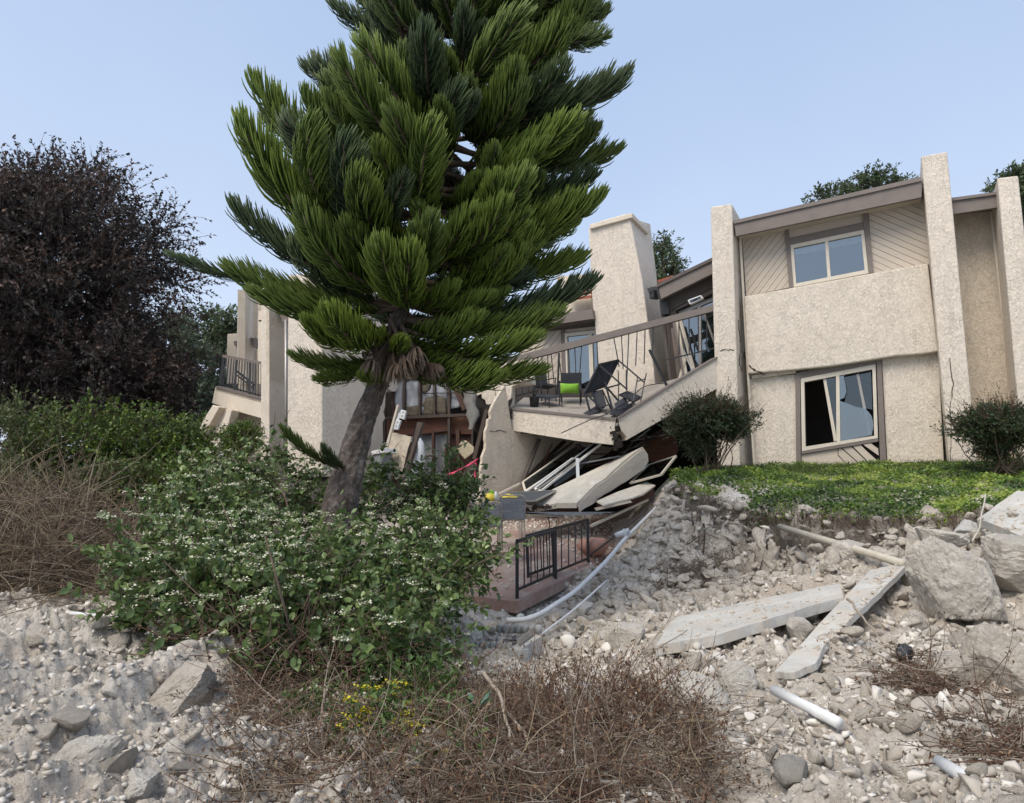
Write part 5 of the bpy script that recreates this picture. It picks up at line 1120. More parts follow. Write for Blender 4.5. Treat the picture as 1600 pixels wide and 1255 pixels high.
B_ = [
 ('huge pointed limestone boulder in front of the right edge rubble', 1493, 915, 7.0, 104, 165, .45, .3, 5, 3, 'rock', 11, -.25),
 ('wide boulder at the right edge behind the pointed one', 1585, 895, 7.4, 135, 92, .5, 0, 5, 5, 'rock', 9, .1),
 ('pale block behind the top of the pointed boulder', 1468, 848, 7.9, 62, 46, .35, .2, 4, 8, 'rock', 9, .2),
 ('rounded white boulder under the grassy edge beside the propped slab', 1509, 827, 8.4, 36, 34, .13, 0, 4, 11, 'rock_white', 12, 0),
 ('big cracked boulder half buried at the lower right edge', 1575, 1052, 5.0, 90, 125, .35, .2, 5, 14, 'rock_warm', 10, .3),
 ('low buff boulder left of the cracked lower right boulder', 1503, 1062, 5.1, 78, 62, .3, 0, 4, 17, 'rock_warm', 9, 0),
 ('upright square stone leaning on the narrow concrete slab', 1247, 990, 6.7, 40, 40, .12, .1, 3, 20, 'rock', 9, .3),
 ('broad grey boulder left of the rubble above the white stone', 1085, 1097, 5.7, 85, 70, .3, .2, 4, 22, 'rock', 10, 0),
 ('round boulder nestled beside the broad grey one', 1158, 1070, 5.9, 56, 54, .15, 0, 4, 25, 'rock', 11, .1),
 ('small rounded boulder below the round one', 1142, 1108, 5.5, 36, 34, .1, 0, 3, 28, 'rock', 9, 0),
 ('bright white flat stone at the foot of the broad boulder', 1097, 1140, 5.2, 56, 26, .12, .1, 4, 30, 'rock_white', 9, -.1),
 ('buff stone in the lower rubble below the white stone', 1138, 1160, 4.9, 60, 36, .13, .1, 4, 33, 'rock_warm', 9, .1),
 ('buff stone right of centre in the lower rubble', 1195, 1148, 4.9, 56, 40, .12, .1, 4, 36, 'rock_warm', 10, -.1),
 ('pale stone wedged among rubble under the flat concrete slab', 975, 995, 8.1, 56, 52, .2, .3, 4, 39, 'rock', 10, .4),
 ('grey stone in front of the patio corner rubble', 913, 957, 9.6, 30, 34, .15, .1, 3, 41, 'rock', 9, .3),
 ('large smooth slab-like boulder on the left mound beside the bush', 285, 1077, 5.15, 150, 62, .35, .2, 5, 44, 'rock_warm', 8, -.55),
 ('flat stone above the slab-like boulder on the left mound', 240, 1047, 5.5, 62, 24, .2, .1, 4, 47, 'rock_warm', 8, -.1),
 ('wide low boulder near the thin white pipe on the left mound', 75, 1000, 6.1, 96, 50, .35, 0, 4, 50, 'rock_warm', 9, -.1),
 ('curved stone at the left edge below the wide low boulder', 40, 1040, 5.4, 110, 30, .2, .1, 4, 53, 'rock_warm', 8, -.12),
 ('long pale boulder running downhill at the lower left', 120, 1210, 4.0, 150, 70, .16, .1, 4, 56, 'rock', 8, -.75),
 ('pale rock slab at the bottom edge of the left mound', 205, 1250, 3.6, 100, 60, .14, .1, 4, 59, 'rock', 8, -.6),
 ('small square stone on the left mound', 190, 1160, 4.3, 32, 24, .07, .2, 3, 62, 'rock', 9, 0),
 ('weathered grey boulder under the bush beside yellow flowers', 470, 1140, 4.6, 62, 34, .15, .1, 4, 65, 'rock', 9, .1),
 ('white block of rubble behind the dead brush', 925, 1100, 6.2, 110, 44, .2, .2, 4, 68, 'rock_white', 8, .3),
 ('grey rubble block below the white one behind the dead brush', 955, 1135, 5.8, 80, 40, .2, .2, 4, 71, 'rock', 8, 0),
 ('stone at the foot of the bank below the hanging roots', 1330, 868, 9.4, 60, 40, .2, .2, 4, 74, 'rock', 9, 0),
 ('upright small stone under the right end of the ivy', 1430, 845, 9.2, 38, 40, .15, .2, 4, 77, 'rock', 9, 0),
 ('white angular stone near the cut end of the short white pipe', 1195, 1180, 4.5, 26, 26, .06, .2, 3, 80, 'rock', 9, 0),
 ('egg-shaped stone at the bottom between the two brush heaps', 1318, 1215, 3.9, 30, 44, .05, .2, 3, 83, 'rock', 6, 0),
 ('pale pebbly block low on the bank between the flat slab and pipe', 1275, 900, 9.3, 26, 24, .1, .2, 3, 86, 'rock_white', 9, 0),
 ('light stone poking out of the crater wall', 1130, 965, 8.8, 30, 24, .1, .2, 3, 89, 'rock', 9, 0),
 ('grey rock beside the pointed boulder', 1425, 975, 6.9, 36, 34, .1, .2, 4, 92, 'rock', 9, .3),
 ('triangular grey stone at the foot of the crater wall', 1110, 900, 10.3, 22, 22, .1, .4, 3, 95, 'rock', 9, .3),
]
for a in B_: boulder(*a)
# loose stones, each its own object
SM = []
for k in range(12):
    V = rock_verts(3 if k % 8 < 4 else 2, 200 + k, 9, .04, (.28, .62)) * 1.35; me = mesh_np('stone', V * np.array([1, .8, .62]), [ICO[3 if k % 8 < 4 else 2][1]], [M[('rock', 'rock_warm', 'rock', 'rock_warm', 'rock')[k % 5]]], smooth=True)
    try: me.set_sharp_from_angle(angle=math.radians(18))
    except Exception: pass
    SM.append(me)
def clear_spot(x, y):
    if patio_z(x, y) is not None: return False
    if ledge_d(np.array([x]), np.array([y]))[0] > -.05: return False
    return True
R = random.Random(77); cnt = 0
zones = [((0, 420), (940, 1250), 70, 'left mound'), ((1050, 1600), (880, 1250), 120, 'right rubble'), ((850, 1060), (880, 1080), 60, 'gully'), ((1040, 1500), (812, 905), 80, 'bank')]
labels = {'bank': ('loose stone stuck in the torn bank below the ivy', 'loose stones in the torn bank'),
          'left mound': ('loose buff stone scattered on the pale mound at left', 'loose stones on the left mound'),
          'right rubble': ('loose limestone chunk scattered over the rubble at right', 'loose stones in the right rubble'),
          'gully': ('loose grey chunk tumbled in the gully beside the patio', 'loose stones in the gully')}
for (xa, xb), (ya, yb), n, key in zones:
    k = 0; tries = 0
    while k < n and tries < 4000:
        tries += 1; px, py = R.uniform(xa, xb), R.uniform(ya, yb) if key != 'gully' else R.uniform(ya, yb)
        p = GT(px, py)
        if not clear_spot(p.x, p.y) or p.y > 14: continue
        s = min(.22, .028 / (R.random() ** .55 + .12)) * R.uniform(.7, 1.1)
        o = bpy.data.objects.new('loose_stone', R.choice(SM)); COL.objects.link(o); o.location = p + Vector((0, 0, s * .12)); o.scale = (s * R.uniform(.8, 1.3), s, s * R.uniform(.8, 1.2))
        o.rotation_euler = (R.uniform(-.7, .7), R.uniform(-.7, .7), R.uniform(0, 6.28)); LOC[o.name] = p
        tag(o, labels[key][0], 'stone', labels[key][1]); k += 1
# gravel: countless chips, one mass
def scatter_chips(name, n, rmin, rmax, smin, smax, amin, amax, seed, mats, flt=None, pw=2.2, sub=0):
    r = np.random.default_rng(seed)
    A = r.uniform(amin, amax, n); D = np.exp(r.uniform(np.log(rmin), np.log(rmax), n)); X, Y = D * np.sin(A), D * np.cos(A)
    ld = ledge_d(X, Y); ok = ld < -.0
    ok &= fbm(X, Y, X * 0, 1.1, 3) + r.uniform(-.5, .5, n) > -.28
    if flt is not None: ok &= flt(X, Y)
    pa = np.array([patio_z(x, y) is not None if (-1.5 < x < 4 and y > 10) else False for x, y in zip(X, Y)]); ok &= ~pa
    X, Y = X[ok], Y[ok]; n = len(X); b = gz_arr(X, Y); ld = ld[ok]
    rg = np.clip(1 - (ld + .1) / .25, .12, 1); ne = np.clip(1.6 - np.hypot(X, Y) / 22, .15, 1); bk = np.clip(1.25 - np.abs(ld + 1.2) / 1.5, 0, 1) * (X > lx[0] - .5); lm = np.clip((-X - .3) / 1.5, 0, 1)
    Z = b + relief(X, Y, b, rg, lm, bk) * ne
    S = smin + (smax - smin) * r.random(n) ** pw * np.clip(D[ok] / 6, .6, 1.4)
    rp = np.random.default_rng(400); cube = np.array([[x, y, z] for z in (-1, 1) for x, y in ((-1, -1), (1, -1), (1, 1), (-1, 1))], float)
    proto = [cube * rp.uniform(.35, 1.05, (8, 3)) for k in range(16)] if sub == 0 else [rock_verts(sub, 300 + k, 8, 0, (.3, .6)) * 1.3 for k in range(16)]
    Fc = np.array([[3, 2, 1, 0], [4, 5, 6, 7], [0, 1, 5, 4], [1, 2, 6, 5], [2, 3, 7, 6], [3, 0, 4, 7]]) if sub == 0 else ICO[sub][1]; nv = len(proto[0])
    T = np.stack([proto[i] for i in r.integers(0, 16, n)]) * (S[:, None] * np.stack([r.uniform(.7, 1.5, n), r.uniform(.7, 1.1, n), r.uniform(.4, .8, n)], 1))[:, None, :]
    q = r.normal(size=(n, 4)) * np.array([1, .35, .35, 1.5]); q /= np.linalg.norm(q, axis=1, keepdims=True); w, x, y, z = q.T
    Rm = np.stack([1 - 2 * (y * y + z * z), 2 * (x * y - z * w), 2 * (x * z + y * w), 2 * (x * y + z * w), 1 - 2 * (x * x + z * z), 2 * (y * z - x * w), 2 * (x * z - y * w), 2 * (y * z + x * w), 1 - 2 * (x * x + y * y)], 1).reshape(n, 3, 3)
    T = np.einsum('nij,nkj->nki', Rm, T) + np.stack([X, Y, Z + S * .2], 1)[:, None, :]
    Fa = (Fc[None] + (np.arange(n) * nv)[:, None, None]).reshape(-1, Fc.shape[1])
    me = mesh_np(name, T.reshape(-1, 3), [Fa], mats, {'rnd': np.repeat(r.random(n), nv)}); o = link(name, me); tag(o, kind='stuff'); return o
t = NT('chip_stone'); c_ = t.ramp(t.attr('rnd'), (.0, (.34, .295, .24)), (.35, (.50, .45, .385)), (.8, (.60, .555, .49)), (1, (.72, .68, .615)))
t.col(c_); t.set(Roughness=.95); t.bump(t.noise(30, 4, .7), .006, .8); M['chip'] = t.m
scatter_chips('gravel', 60000, 2.2, 14, .004, .034, -.75, .85, 5, [M['chip']], pw=3.0)
scatter_chips('rubble', 1800, 3, 14, .025, .075, -.1, .85, 6, [M['chip']], lambda X, Y: X > -.2, 2.0, 1)

scatter_chips('clods', 3000, 2.4, 14, .025, .085, -.8, .85, 8, [M['rock_warm']], lambda X, Y: (X > -.3) | (np.sin(X * 91.7 + Y * 37.3) > .55), 1.6, 1)
scatter_chips('bank_chunks', 5200, 9.2, 15, .03, .10, .05, .62, 9, [M['rock_warm']], lambda X, Y: (ledge_d(X, Y) > -2.6) | (X < 3.4) & (X > .9) & (Y > 9.5), 1.8, 1)
# crumbs and dust fallen on the patio
r = np.random.default_rng(71); q = []
while len(q) < 1500:
    x, y = r.uniform(-1.2, 3.2), r.uniform(10.8, 17.2); z = patio_z(x, y)
    if z is None: continue
    if r.random() < (.12 + .88 * np.clip((y - 13.2) / 2.5, 0, 1)) * (1 if fbm(np.array([x]), np.array([y]), np.array([0.]), .9, 3)[0] > -.05 else .15): q.append((x, y, z))
q = np.array(q); n = len(q); cube = np.array([[x, y, z] for z in (-1, 1) for x, y in ((-1, -1), (1, -1), (1, 1), (-1, 1))], float)
Vc = cube[None] * r.uniform(.3, 1.1, (n, 8, 3)) * (.006 + .035 * r.random(n) ** 3.2)[:, None, None]; an = r.uniform(0, 6.28, n); ca, sa_ = np.cos(an)[:, None], np.sin(an)[:, None]
Vc = np.stack([Vc[..., 0] * ca - Vc[..., 1] * sa_, Vc[..., 0] * sa_ + Vc[..., 1] * ca, Vc[..., 2]], -1) + (q + [0, 0, .008])[:, None]
Fc = np.array([[3, 2, 1, 0], [4, 5, 6, 7], [0, 1, 5, 4], [1, 2, 6, 5], [2, 3, 7, 6], [3, 0, 4, 7]]); Fa = (Fc[None] + (np.arange(n) * 8)[:, None, None]).reshape(-1, 4)
o = link('plaster_crumbs', mesh_np('plaster_crumbs', Vc.reshape(-1, 3), [Fa], [M['chip']], {'rnd': np.repeat(.55 + .45 * r.random(n), 8)})); tag(o, kind='stuff')
# ================================================================ vegetation
def leafmat(name, stops, transl=.25, rough=.5, tipcol=None):
    t = NT(name); c = t.ramp(t.attr('rnd'), *stops)
    if tipcol: c = t.mix(t.mr(t.attr('tip'), .35, 1, 0, .85), c, tipcol)
    t.col(c); t.set(Roughness=rough)
    tr = t.n.new('ShaderNodeBsdfTranslucent'); t.l(c, tr.inputs[0]); mx = t.n.new('ShaderNodeMixShader'); mx.inputs[0].default_value = transl
    t.l(t.b.outputs[0], mx.inputs[1]); t.l(tr.outputs[0], mx.inputs[2]); t.l(mx.outputs[0], t.out.inputs[0]); return t.m
def nrm(a): return a / np.maximum(np.linalg.norm(a, axis=-1, keepdims=True), 1e-9)
def leaf_geo(Pn, D, S, rng, wid=.5, hexa=True, droop=.15, up=None):
    """leaf blades: base points, axes, lengths"""
    n = len(Pn); D = nrm(D); u = rng.normal(size=(n, 3)) * .55 + (np.array([0, 0, 1.]) if up is None else up); s = nrm(np.cross(D, u)); c = nrm(np.cross(s, D)); S = S[:, None]
    if hexa:
        pr = [(0, 0, 0), (.28, .42 * wid, .06), (.68, .46 * wid, .03), (1, 0, -droop), (.68, -.46 * wid, .03), (.28, -.42 * wid, .06)]
        V = np.stack([Pn + S * (D * a + s * b + c * d) for a, b, d in pr], 1).reshape(-1, 3)
        i = np.arange(n)[:, None] * 6; F = np.concatenate([i + np.array([[0, 1, 2, 3]]), i + np.array([[0, 3, 4, 5]])]); return V, F, 6
    pr = [(0, 0, 0), (.45, .5 * wid, .03), (1, 0, -droop), (.45, -.5 * wid, .03)]
    V = np.stack([Pn + S * (D * a + s * b + c * d) for a, b, d in pr], 1).reshape(-1, 3)
    return V, np.arange(n)[:, None] * 4 + np.array([[0, 1, 2, 3]]), 4
def tubes(C, R, sides=3):
    """C (n,k,3) centre lines, R (n,k) radii"""
    n, k, _ = C.shape; T = np.empty_like(C); T[:, 1:-1] = C[:, 2:] - C[:, :-2]; T[:, 0] = C[:, 1] - C[:, 0]; T[:, -1] = C[:, -1] - C[:, -2]; T = nrm(T)
    ref = np.where(np.abs(T[..., 2:3]) > .9, np.array([1., 0, 0]), np.array([0, 0, 1.])); s = nrm(np.cross(T, ref)); u = np.cross(s, T)
    a = np.arange(sides) * 2 * math.pi / sides
    V = C[:, :, None, :] + R[:, :, None, None] * (s[:, :, None, :] * np.cos(a)[None, None, :, None] + u[:, :, None, :] * np.sin(a)[None, None, :, None])
    b = (np.arange(n) * k * sides)[:, None, None]; j = np.arange(k - 1)[None, :, None] * sides; i = np.arange(sides)[None, None, :]; i2 = (i + 1) % sides
    F = np.stack([b + j + i, b + j + i2, b + j + sides + i2, b + j + sides + i], -1).reshape(-1, 4)
    return V.reshape(-1, 3), F
def curves(A, D, Ln, k, rng, bend=.3, grav=0.0):
    """n wandering lines from A along D, returns (n,k,3)"""
    n = len(A); D = nrm(D); C = np.empty((n, k, 3)); C[:, 0] = A; d = D.copy(); turn = rng.normal(size=(n, 3)) * bend
    for i in range(1, k):
        d = nrm(d + turn / k + rng.normal(size=(n, 3)) * bend * .35 / k + np.array([0, 0, -grav]) / k); C[:, i] = C[:, i - 1] + d * (Ln / (k - 1))[:, None]
    return C
def lump(N, seed, amp=.22, s=2.2, w=0): return 1 + amp * 2 * fbm(N[:, 0] + seed * 5 + 10, N[:, 1] + 10, N[:, 2] + 10, s, 3)
def plant(name, label, cat, blobs, n_twig, per, leaf, tl, mat, stem, rng, group=None, wid=.5, hexa=True, outb=.8, upb=.35, grav=.3, sr=.004, inner=.35, k=6, stems=None, flow=None, base=None, zmin=None, bend=.5,  leaf_ang=1.1, kind=None, lumpy=.22):
    """twigs fan out from inside lumpy blobs; leaves sit along the twigs"""
    w = np.array([b[1][0] * b[1][1] * b[1][2] for b in blobs]) ** (2 / 3); w /= w.sum(); bi = rng.choice(len(blobs), n_twig, p=w)
    N = nrm(rng.normal(size=(n_twig, 3))); c = np.array([blobs[i][0] for i in bi], float); r = np.array([blobs[i][1] for i in bi], float)
    f = inner + (1 - inner) * rng.random(n_twig) ** .45
    E = c + N * r * (f * lump(N + bi[:, None] * 1.7, 3, lumpy))[:, None]
    D = nrm(N * outb + np.array([0, 0, upb]) + rng.normal(size=N.shape) * .35); Ln = tl * rng.uniform(.6, 1.3, n_twig)
    A = E - D * Ln[:, None] * .8; C = curves(A, D, Ln, k, rng, bend, grav)
    if zmin is not None: ok = C[:, :, 2].min(1) > zmin; C = C[ok]; N = N[ok]; Ln = Ln[ok]
    n = len(C); R = np.linspace(1, .35, k)[None] * sr * np.ones((n, 1)); Vs, Fs = tubes(C, R, 3)
    T = rng.uniform(.12, 1, (n, per)) * (k - 1); T[:, -1] = k - 1.001; ii = np.floor(T).astype(int).clip(0, k - 2); ff = (T - ii)[..., None]
    idx = np.arange(n)[:, None]; Pt = C[idx, ii] * (1 - ff) + C[idx, ii + 1] * ff; Dt = nrm(C[idx, ii + 1] - C[idx, ii])
    side = nrm(np.cross(Dt, rng.normal(size=Dt.shape))); Dl = Dt + side * leaf_ang; Pt = Pt.reshape(-1, 3); Dl = Dl.reshape(-1, 3)
    S = leaf * rng.uniform(.6, 1.25, len(Pt)); Vl, Fl, nv = leaf_geo(Pt, Dl, S, rng, wid, hexa)
    rn = np.clip(np.repeat(rng.random(n) * .5, per) + rng.random(n * per) * .5, 0, 1); loc = Vector(base if base is not None else blobs[0][0])
    t = thing(name, label, cat, loc, group); L0 = np.array(loc)
    if kind: t['kind'] = kind
    fo = link('foliage', mesh_np('foliage', Vl - L0, [Fl], [mat], {'rnd': np.repeat(rn, nv)}), t)
    if stems is not None:
        A2, E2, ra = stems; m = len(A2); C2 = np.empty((m, 8, 3)); mid = rng.normal(size=(m, 3)) * .12 * np.linalg.norm(E2 - A2, axis=1)[:, None]
        for i in range(8): u = i / 7; C2[:, i] = A2 * (1 - u) + E2 * u + mid * (math.sin(math.pi * u)) * np.array([1, 1, .5])
        V2, F2 = tubes(C2, np.linspace(1, .45, 8)[None] * ra[:, None], 5); Vs = np.concatenate([Vs, V2]); Fs = np.concatenate([Fs, F2 + len(Vs) - len(V2)])
    st = link('stems', mesh_np('stems', Vs - L0, [Fs], [stem]), t)
    if flow:
        m, fs, cs, fm, pick = flow; h = C[:, -1]; ok = np.where(pick(h, N))[0]; ok = rng.choice(ok, min(m, len(ok)), replace=False) if len(ok) else ok
        q = h[ok]; g = 34 if m > 500 else 10; off = rng.normal(size=(len(q), g, 3)) * np.array([1, 1, .3]) * cs; Pf = (q[:, None] + off + np.array([0, 0, .012])).reshape(-1, 3)
        Df = rng.normal(size=Pf.shape) * np.array([1, 1, .15]); Vf, Ff, nf = leaf_geo(Pf, Df, fs * rng.uniform(.6, 1.2, len(Pf)), rng, 1.0, False, .0)
        fo2 = link('flowers', mesh_np('flowers', Vf - L0, [Ff], [fm], {'rnd': np.repeat(rng.random(len(Pf)), nf)}), t); tag(fo2, kind='stuff')
    for o in (fo, st): tag(o, kind='stuff')
    return t
M['bark'] = basic('rough_grey_bark', (.17, .14, .12), (.085, .068, .056), 5, .95, .03, 14, grain=(1, 1, .55))
M['twig'] = basic('twig_brown', (.16, .115, .08), (.09, .062, .045), 9, .9, 0)
M['twig_pale'] = basic('bleached_twig', (.36, .30, .235), (.22, .175, .13), 9, .9, 0)
M['twig_straw'] = basic('straw_stem', (.30, .235, .15), (.20, .15, .095), 9, .9, 0)
M['twig_red'] = basic('reddish_twig', (.15, .08, .05), (.10, .05, .035), 9, .9, 0)
# ---------------------------------------------------------------- the leaning pine
t = NT('pine_bark'); v = t.n.new('ShaderNodeTexVoronoi'); v.feature = 'DISTANCE_TO_EDGE'; v.inputs['Scale'].default_value = 7
mp = t.n.new('ShaderNodeMapping'); mp.inputs['Scale'].default_value = (1, 1, .5); nz = t.n.new('ShaderNodeTexNoise'); nz.inputs['Scale'].default_value = 3; nz.inputs['Detail'].default_value = 5
mxv = t.n.new('ShaderNodeMix'); mxv.data_type = 'VECTOR'; mxv.inputs[0].default_value = .25; t.l(t.tc.outputs['Object'], mp.inputs[0]); t.l(mp.outputs[0], nz.inputs['Vector']); t.l(mp.outputs[0], mxv.inputs['A']); t.l(nz.outputs['Color'], mxv.inputs['B']); t.l(mxv.outputs['Result'], v.inputs['Vector'])
e = t.mr(v.outputs['Distance'], .0, .12, 0, 1); n5 = t.noise(8, 8, .75, 1.2); n6 = t.noise(30, 5, .7)
c_ = t.mix(t.mr(e, 0, 1, .55, 1), (.045, .035, .03), t.ramp(n5, (.36, (.075, .052, .042)), (.5, (.17, .135, .115)), (.64, (.33, .30, .27)))); c_ = t.mix(t.mr(n6, .4, .8, 0, .5), c_, (.10, .075, .06))
t.col(c_); t.set(Roughness=.95); b1 = t.bump(e, .012, 1); b2 = t.bump(n5, .09, 1, b1); t.bump(n6, .012, 1, b2); M['pine_bark'] = t.m
PT = thing('pine_tree', 'tall leaning araucaria pine with dense drooping green plumes before the collapsed house', 'tree', P(505, 930, 8.35))
tk = smooth_path([P(500, 960, 8.3), P(521, 860, 8.35), P(535, 770, 8.45), P(560, 680, 8.6), P(590, 600, 8.75), P(612, 530, 8.85), P(645, 420, 8.95), P(685, 280, 9.1), P(722, 120, 9.2), P(745, -30, 9.3), P(762, -200, 9.35), P(775, -420, 9.4), P(785, -600, 9.4)], 6)
nT = len(tk); V, F_ = [], []; NS = 44
zz0, zz1 = tk[0].z, tk[-1].z
# dense rings for rough bark
dens_ = []
for i in range(nT - 1):
    for j in range(4): dens_.append(tk[i].lerp(tk[i + 1], j / 4))
for i, p in enumerate(dens_):
    f = i / len(dens_); h = f; r_ = .235 * (1 - h) ** .8 + .02 + .06 * math.exp(-h * 22)
    r_ = .275 * math.exp(-h * 2.3) + .05 * math.exp(-h * 25)
    for k in range(NS):
        a = 2 * math.pi * k / NS; q = Vector((math.cos(a), math.sin(a), 0))
        e = 1 + .16 * mnoise.noise(Vector((q.x * 1.6, q.y * 1.6, p.z * 2.2))) + .16 * mnoise.noise(Vector((q.x * 4, q.y * 4, p.z * 6))) + .12 * mnoise.noise(Vector((q.x * 9, q.y * 9, p.z * 13)))
        V.append(p + q * r_ * e)
for i in range(len(dens_) - 1):
    for k in range(NS): F_.append([i * NS + k, i * NS + (k + 1) % NS, (i + 1) * NS + (k + 1) % NS, (i + 1) * NS + k])
obj('trunk', V, F_, M['pine_bark'], PT, True)
def needlemat(name, lo, hi, tip, deadc=None):
    t = NT(name); c = t.mix(t.attr('rnd'), lo, hi); c = t.mix(t.mr(t.attr('tip'), .3, 1.0, 0, .8), c, tip); r = t.rnd(); c = t.mix(t.mr(r, 0, 1, 0, .5), c, lo)
    t.col(c); t.set(Roughness=.55); tr = t.n.new('ShaderNodeBsdfTranslucent'); t.l(c, tr.inputs[0]); mx = t.n.new('ShaderNodeMixShader'); mx.inputs[0].default_value = .2
    t.l(t.b.outputs[0], mx.inputs[1]); t.l(tr.outputs[0], mx.inputs[2]); t.l(mx.outputs[0], t.out.inputs[0]); return t.m
M['needle_a'] = needlemat('plume_green', (.037, .064, .015), (.068, .110, .018), (.20, .27, .038))
M['needle_b'] = needlemat('plume_deep_green', (.022, .042, .020), (.044, .074, .030), (.12, .17, .05))
M['needle_c'] = needlemat('plume_yellow_green', (.052, .088, .014), (.10, .16, .018), (.28, .37, .05))
M['needle_dead'] = needlemat('dead_plume', (.10, .065, .045), (.17, .115, .08), (.27, .20, .145))
def plume_mesh(seed, mat, n=430, drop=0.0, spread=1.0, ln=.205, start=.18):
    rg = np.random.default_rng(seed); K = 7
    def axis(u): return np.stack([u, .05 * np.sin(u * 3 + seed) * u, -.10 * np.sin(u * math.pi * .8) + .34 * np.clip(u - .55, 0, 1) ** 1.6], -1)
    u = start + (1 - start) * np.sort(rg.random(n)) ** .80; A = axis(u); T = nrm(axis(u + .01) - axis(u - .01))
    side = np.where(np.arange(n) % 2 == 0, 1, -1) ; phi = side * (math.pi / 2 - rg.normal(0.22, .62, n) * spread)   # around the axis: 0 is up
    S = np.cross(T, np.array([0, 0, 1.])); S = nrm(S); U = np.cross(S, T)
    out = U * np.cos(phi)[:, None] + S * np.sin(phi)[:, None]; fw = rg.uniform(.45, .85, n)[:, None] + (u[:, None] > .9) * .6
    D = nrm(out + T * fw); Ln = ln * (.45 + .75 * np.sin(np.clip((u - start) / (1 - start), 0, 1) * math.pi * .78 + .35)) * rg.uniform(.8, 1.15, n); Ln = np.where(u > .93, Ln * .8, Ln)
    C = np.empty((n, K, 3)); C[:, 0] = A; d = D.copy()
    for i in range(1, K):
        d = nrm(d + (np.array([0, 0, .30 - drop]) + T * .14 - out * .05) * (1.0 if drop == 0 else 1.4) + rg.normal(size=(n, 3)) * .04 - np.array([0, 0, 1.]) * (i < 3) * .30); C[:, i] = C[:, i - 1] + d * (Ln / (K - 1))[:, None]
    R = np.array([.6, 1, 1, 1, .95, .8, .25])[None] * .0050 * np.ones((n, 1)); V, F = tubes(C, R, 3)
    tip = np.tile(np.repeat(np.linspace(0, 1, K), 3), n); rn = np.repeat(rg.random(n), K * 3)
    ax = axis(np.linspace(0, 1, 14))[None]; Va, Fa = tubes(ax, np.linspace(.024, .007, 14)[None], 5)
    me = mesh_np('branch', np.concatenate([V, Va]), [F, Fa + len(V)], [mat, M['twig']], {'tip': np.concatenate([tip, np.zeros(len(Va))]), 'rnd': np.concatenate([rn, np.zeros(len(Va))])}, smooth=True,
                 midx=np.concatenate([np.zeros(len(F)), np.ones(len(Fa))]).astype(int)); return me
PM = {m: [plume_mesh(s + 10 * i, M[m], spread=1.0 + .12 * s) for s in range(4)] for i, m in enumerate(('needle_a', 'needle_b', 'needle_c'))}
PM['needle_dead'] = [plume_mesh(90 + s, M['needle_dead'], 220, .55) for s in range(2)]
def set_plume(A, Bp, m, R, width=1.0, roll=None):
    me = R.choice(PM[m]); d = (Bp - A); Ln = d.length; x = d.normalized(); up = Vector((0, 0, 1)); y = up.cross(x)
    if y.length < .2: y = Vector((0, 1, 0)).cross(x)
    y.normalize(); z = x.cross(y); ro = R.uniform(-.5, .5) if roll is None else roll; y2 = y * math.cos(ro) + z * math.sin(ro); z2 = x.cross(y2)
    s = Ln * .97; w = s * width
    Mx = Matrix(((x.x * s, y2.x * w, z2.x * w, A.x), (x.y * s, y2.y * w, z2.y * w, A.y), (x.z * s, y2.z * w, z2.z * w, A.z), (0, 0, 0, 1)))
    o = bpy.data.objects.new('branch', me); COL.objects.link(o); o.parent = PT; o.matrix_local = Matrix.Translation(-LOC[PT.name]) @ Mx; return o
def trunk_at(z):
    for i in range(nT - 1):
        if tk[i].z <= z <= tk[i + 1].z: f = (z - tk[i].z) / (tk[i + 1].z - tk[i].z); return tk[i].lerp(tk[i + 1], f)
    return tk[-1]
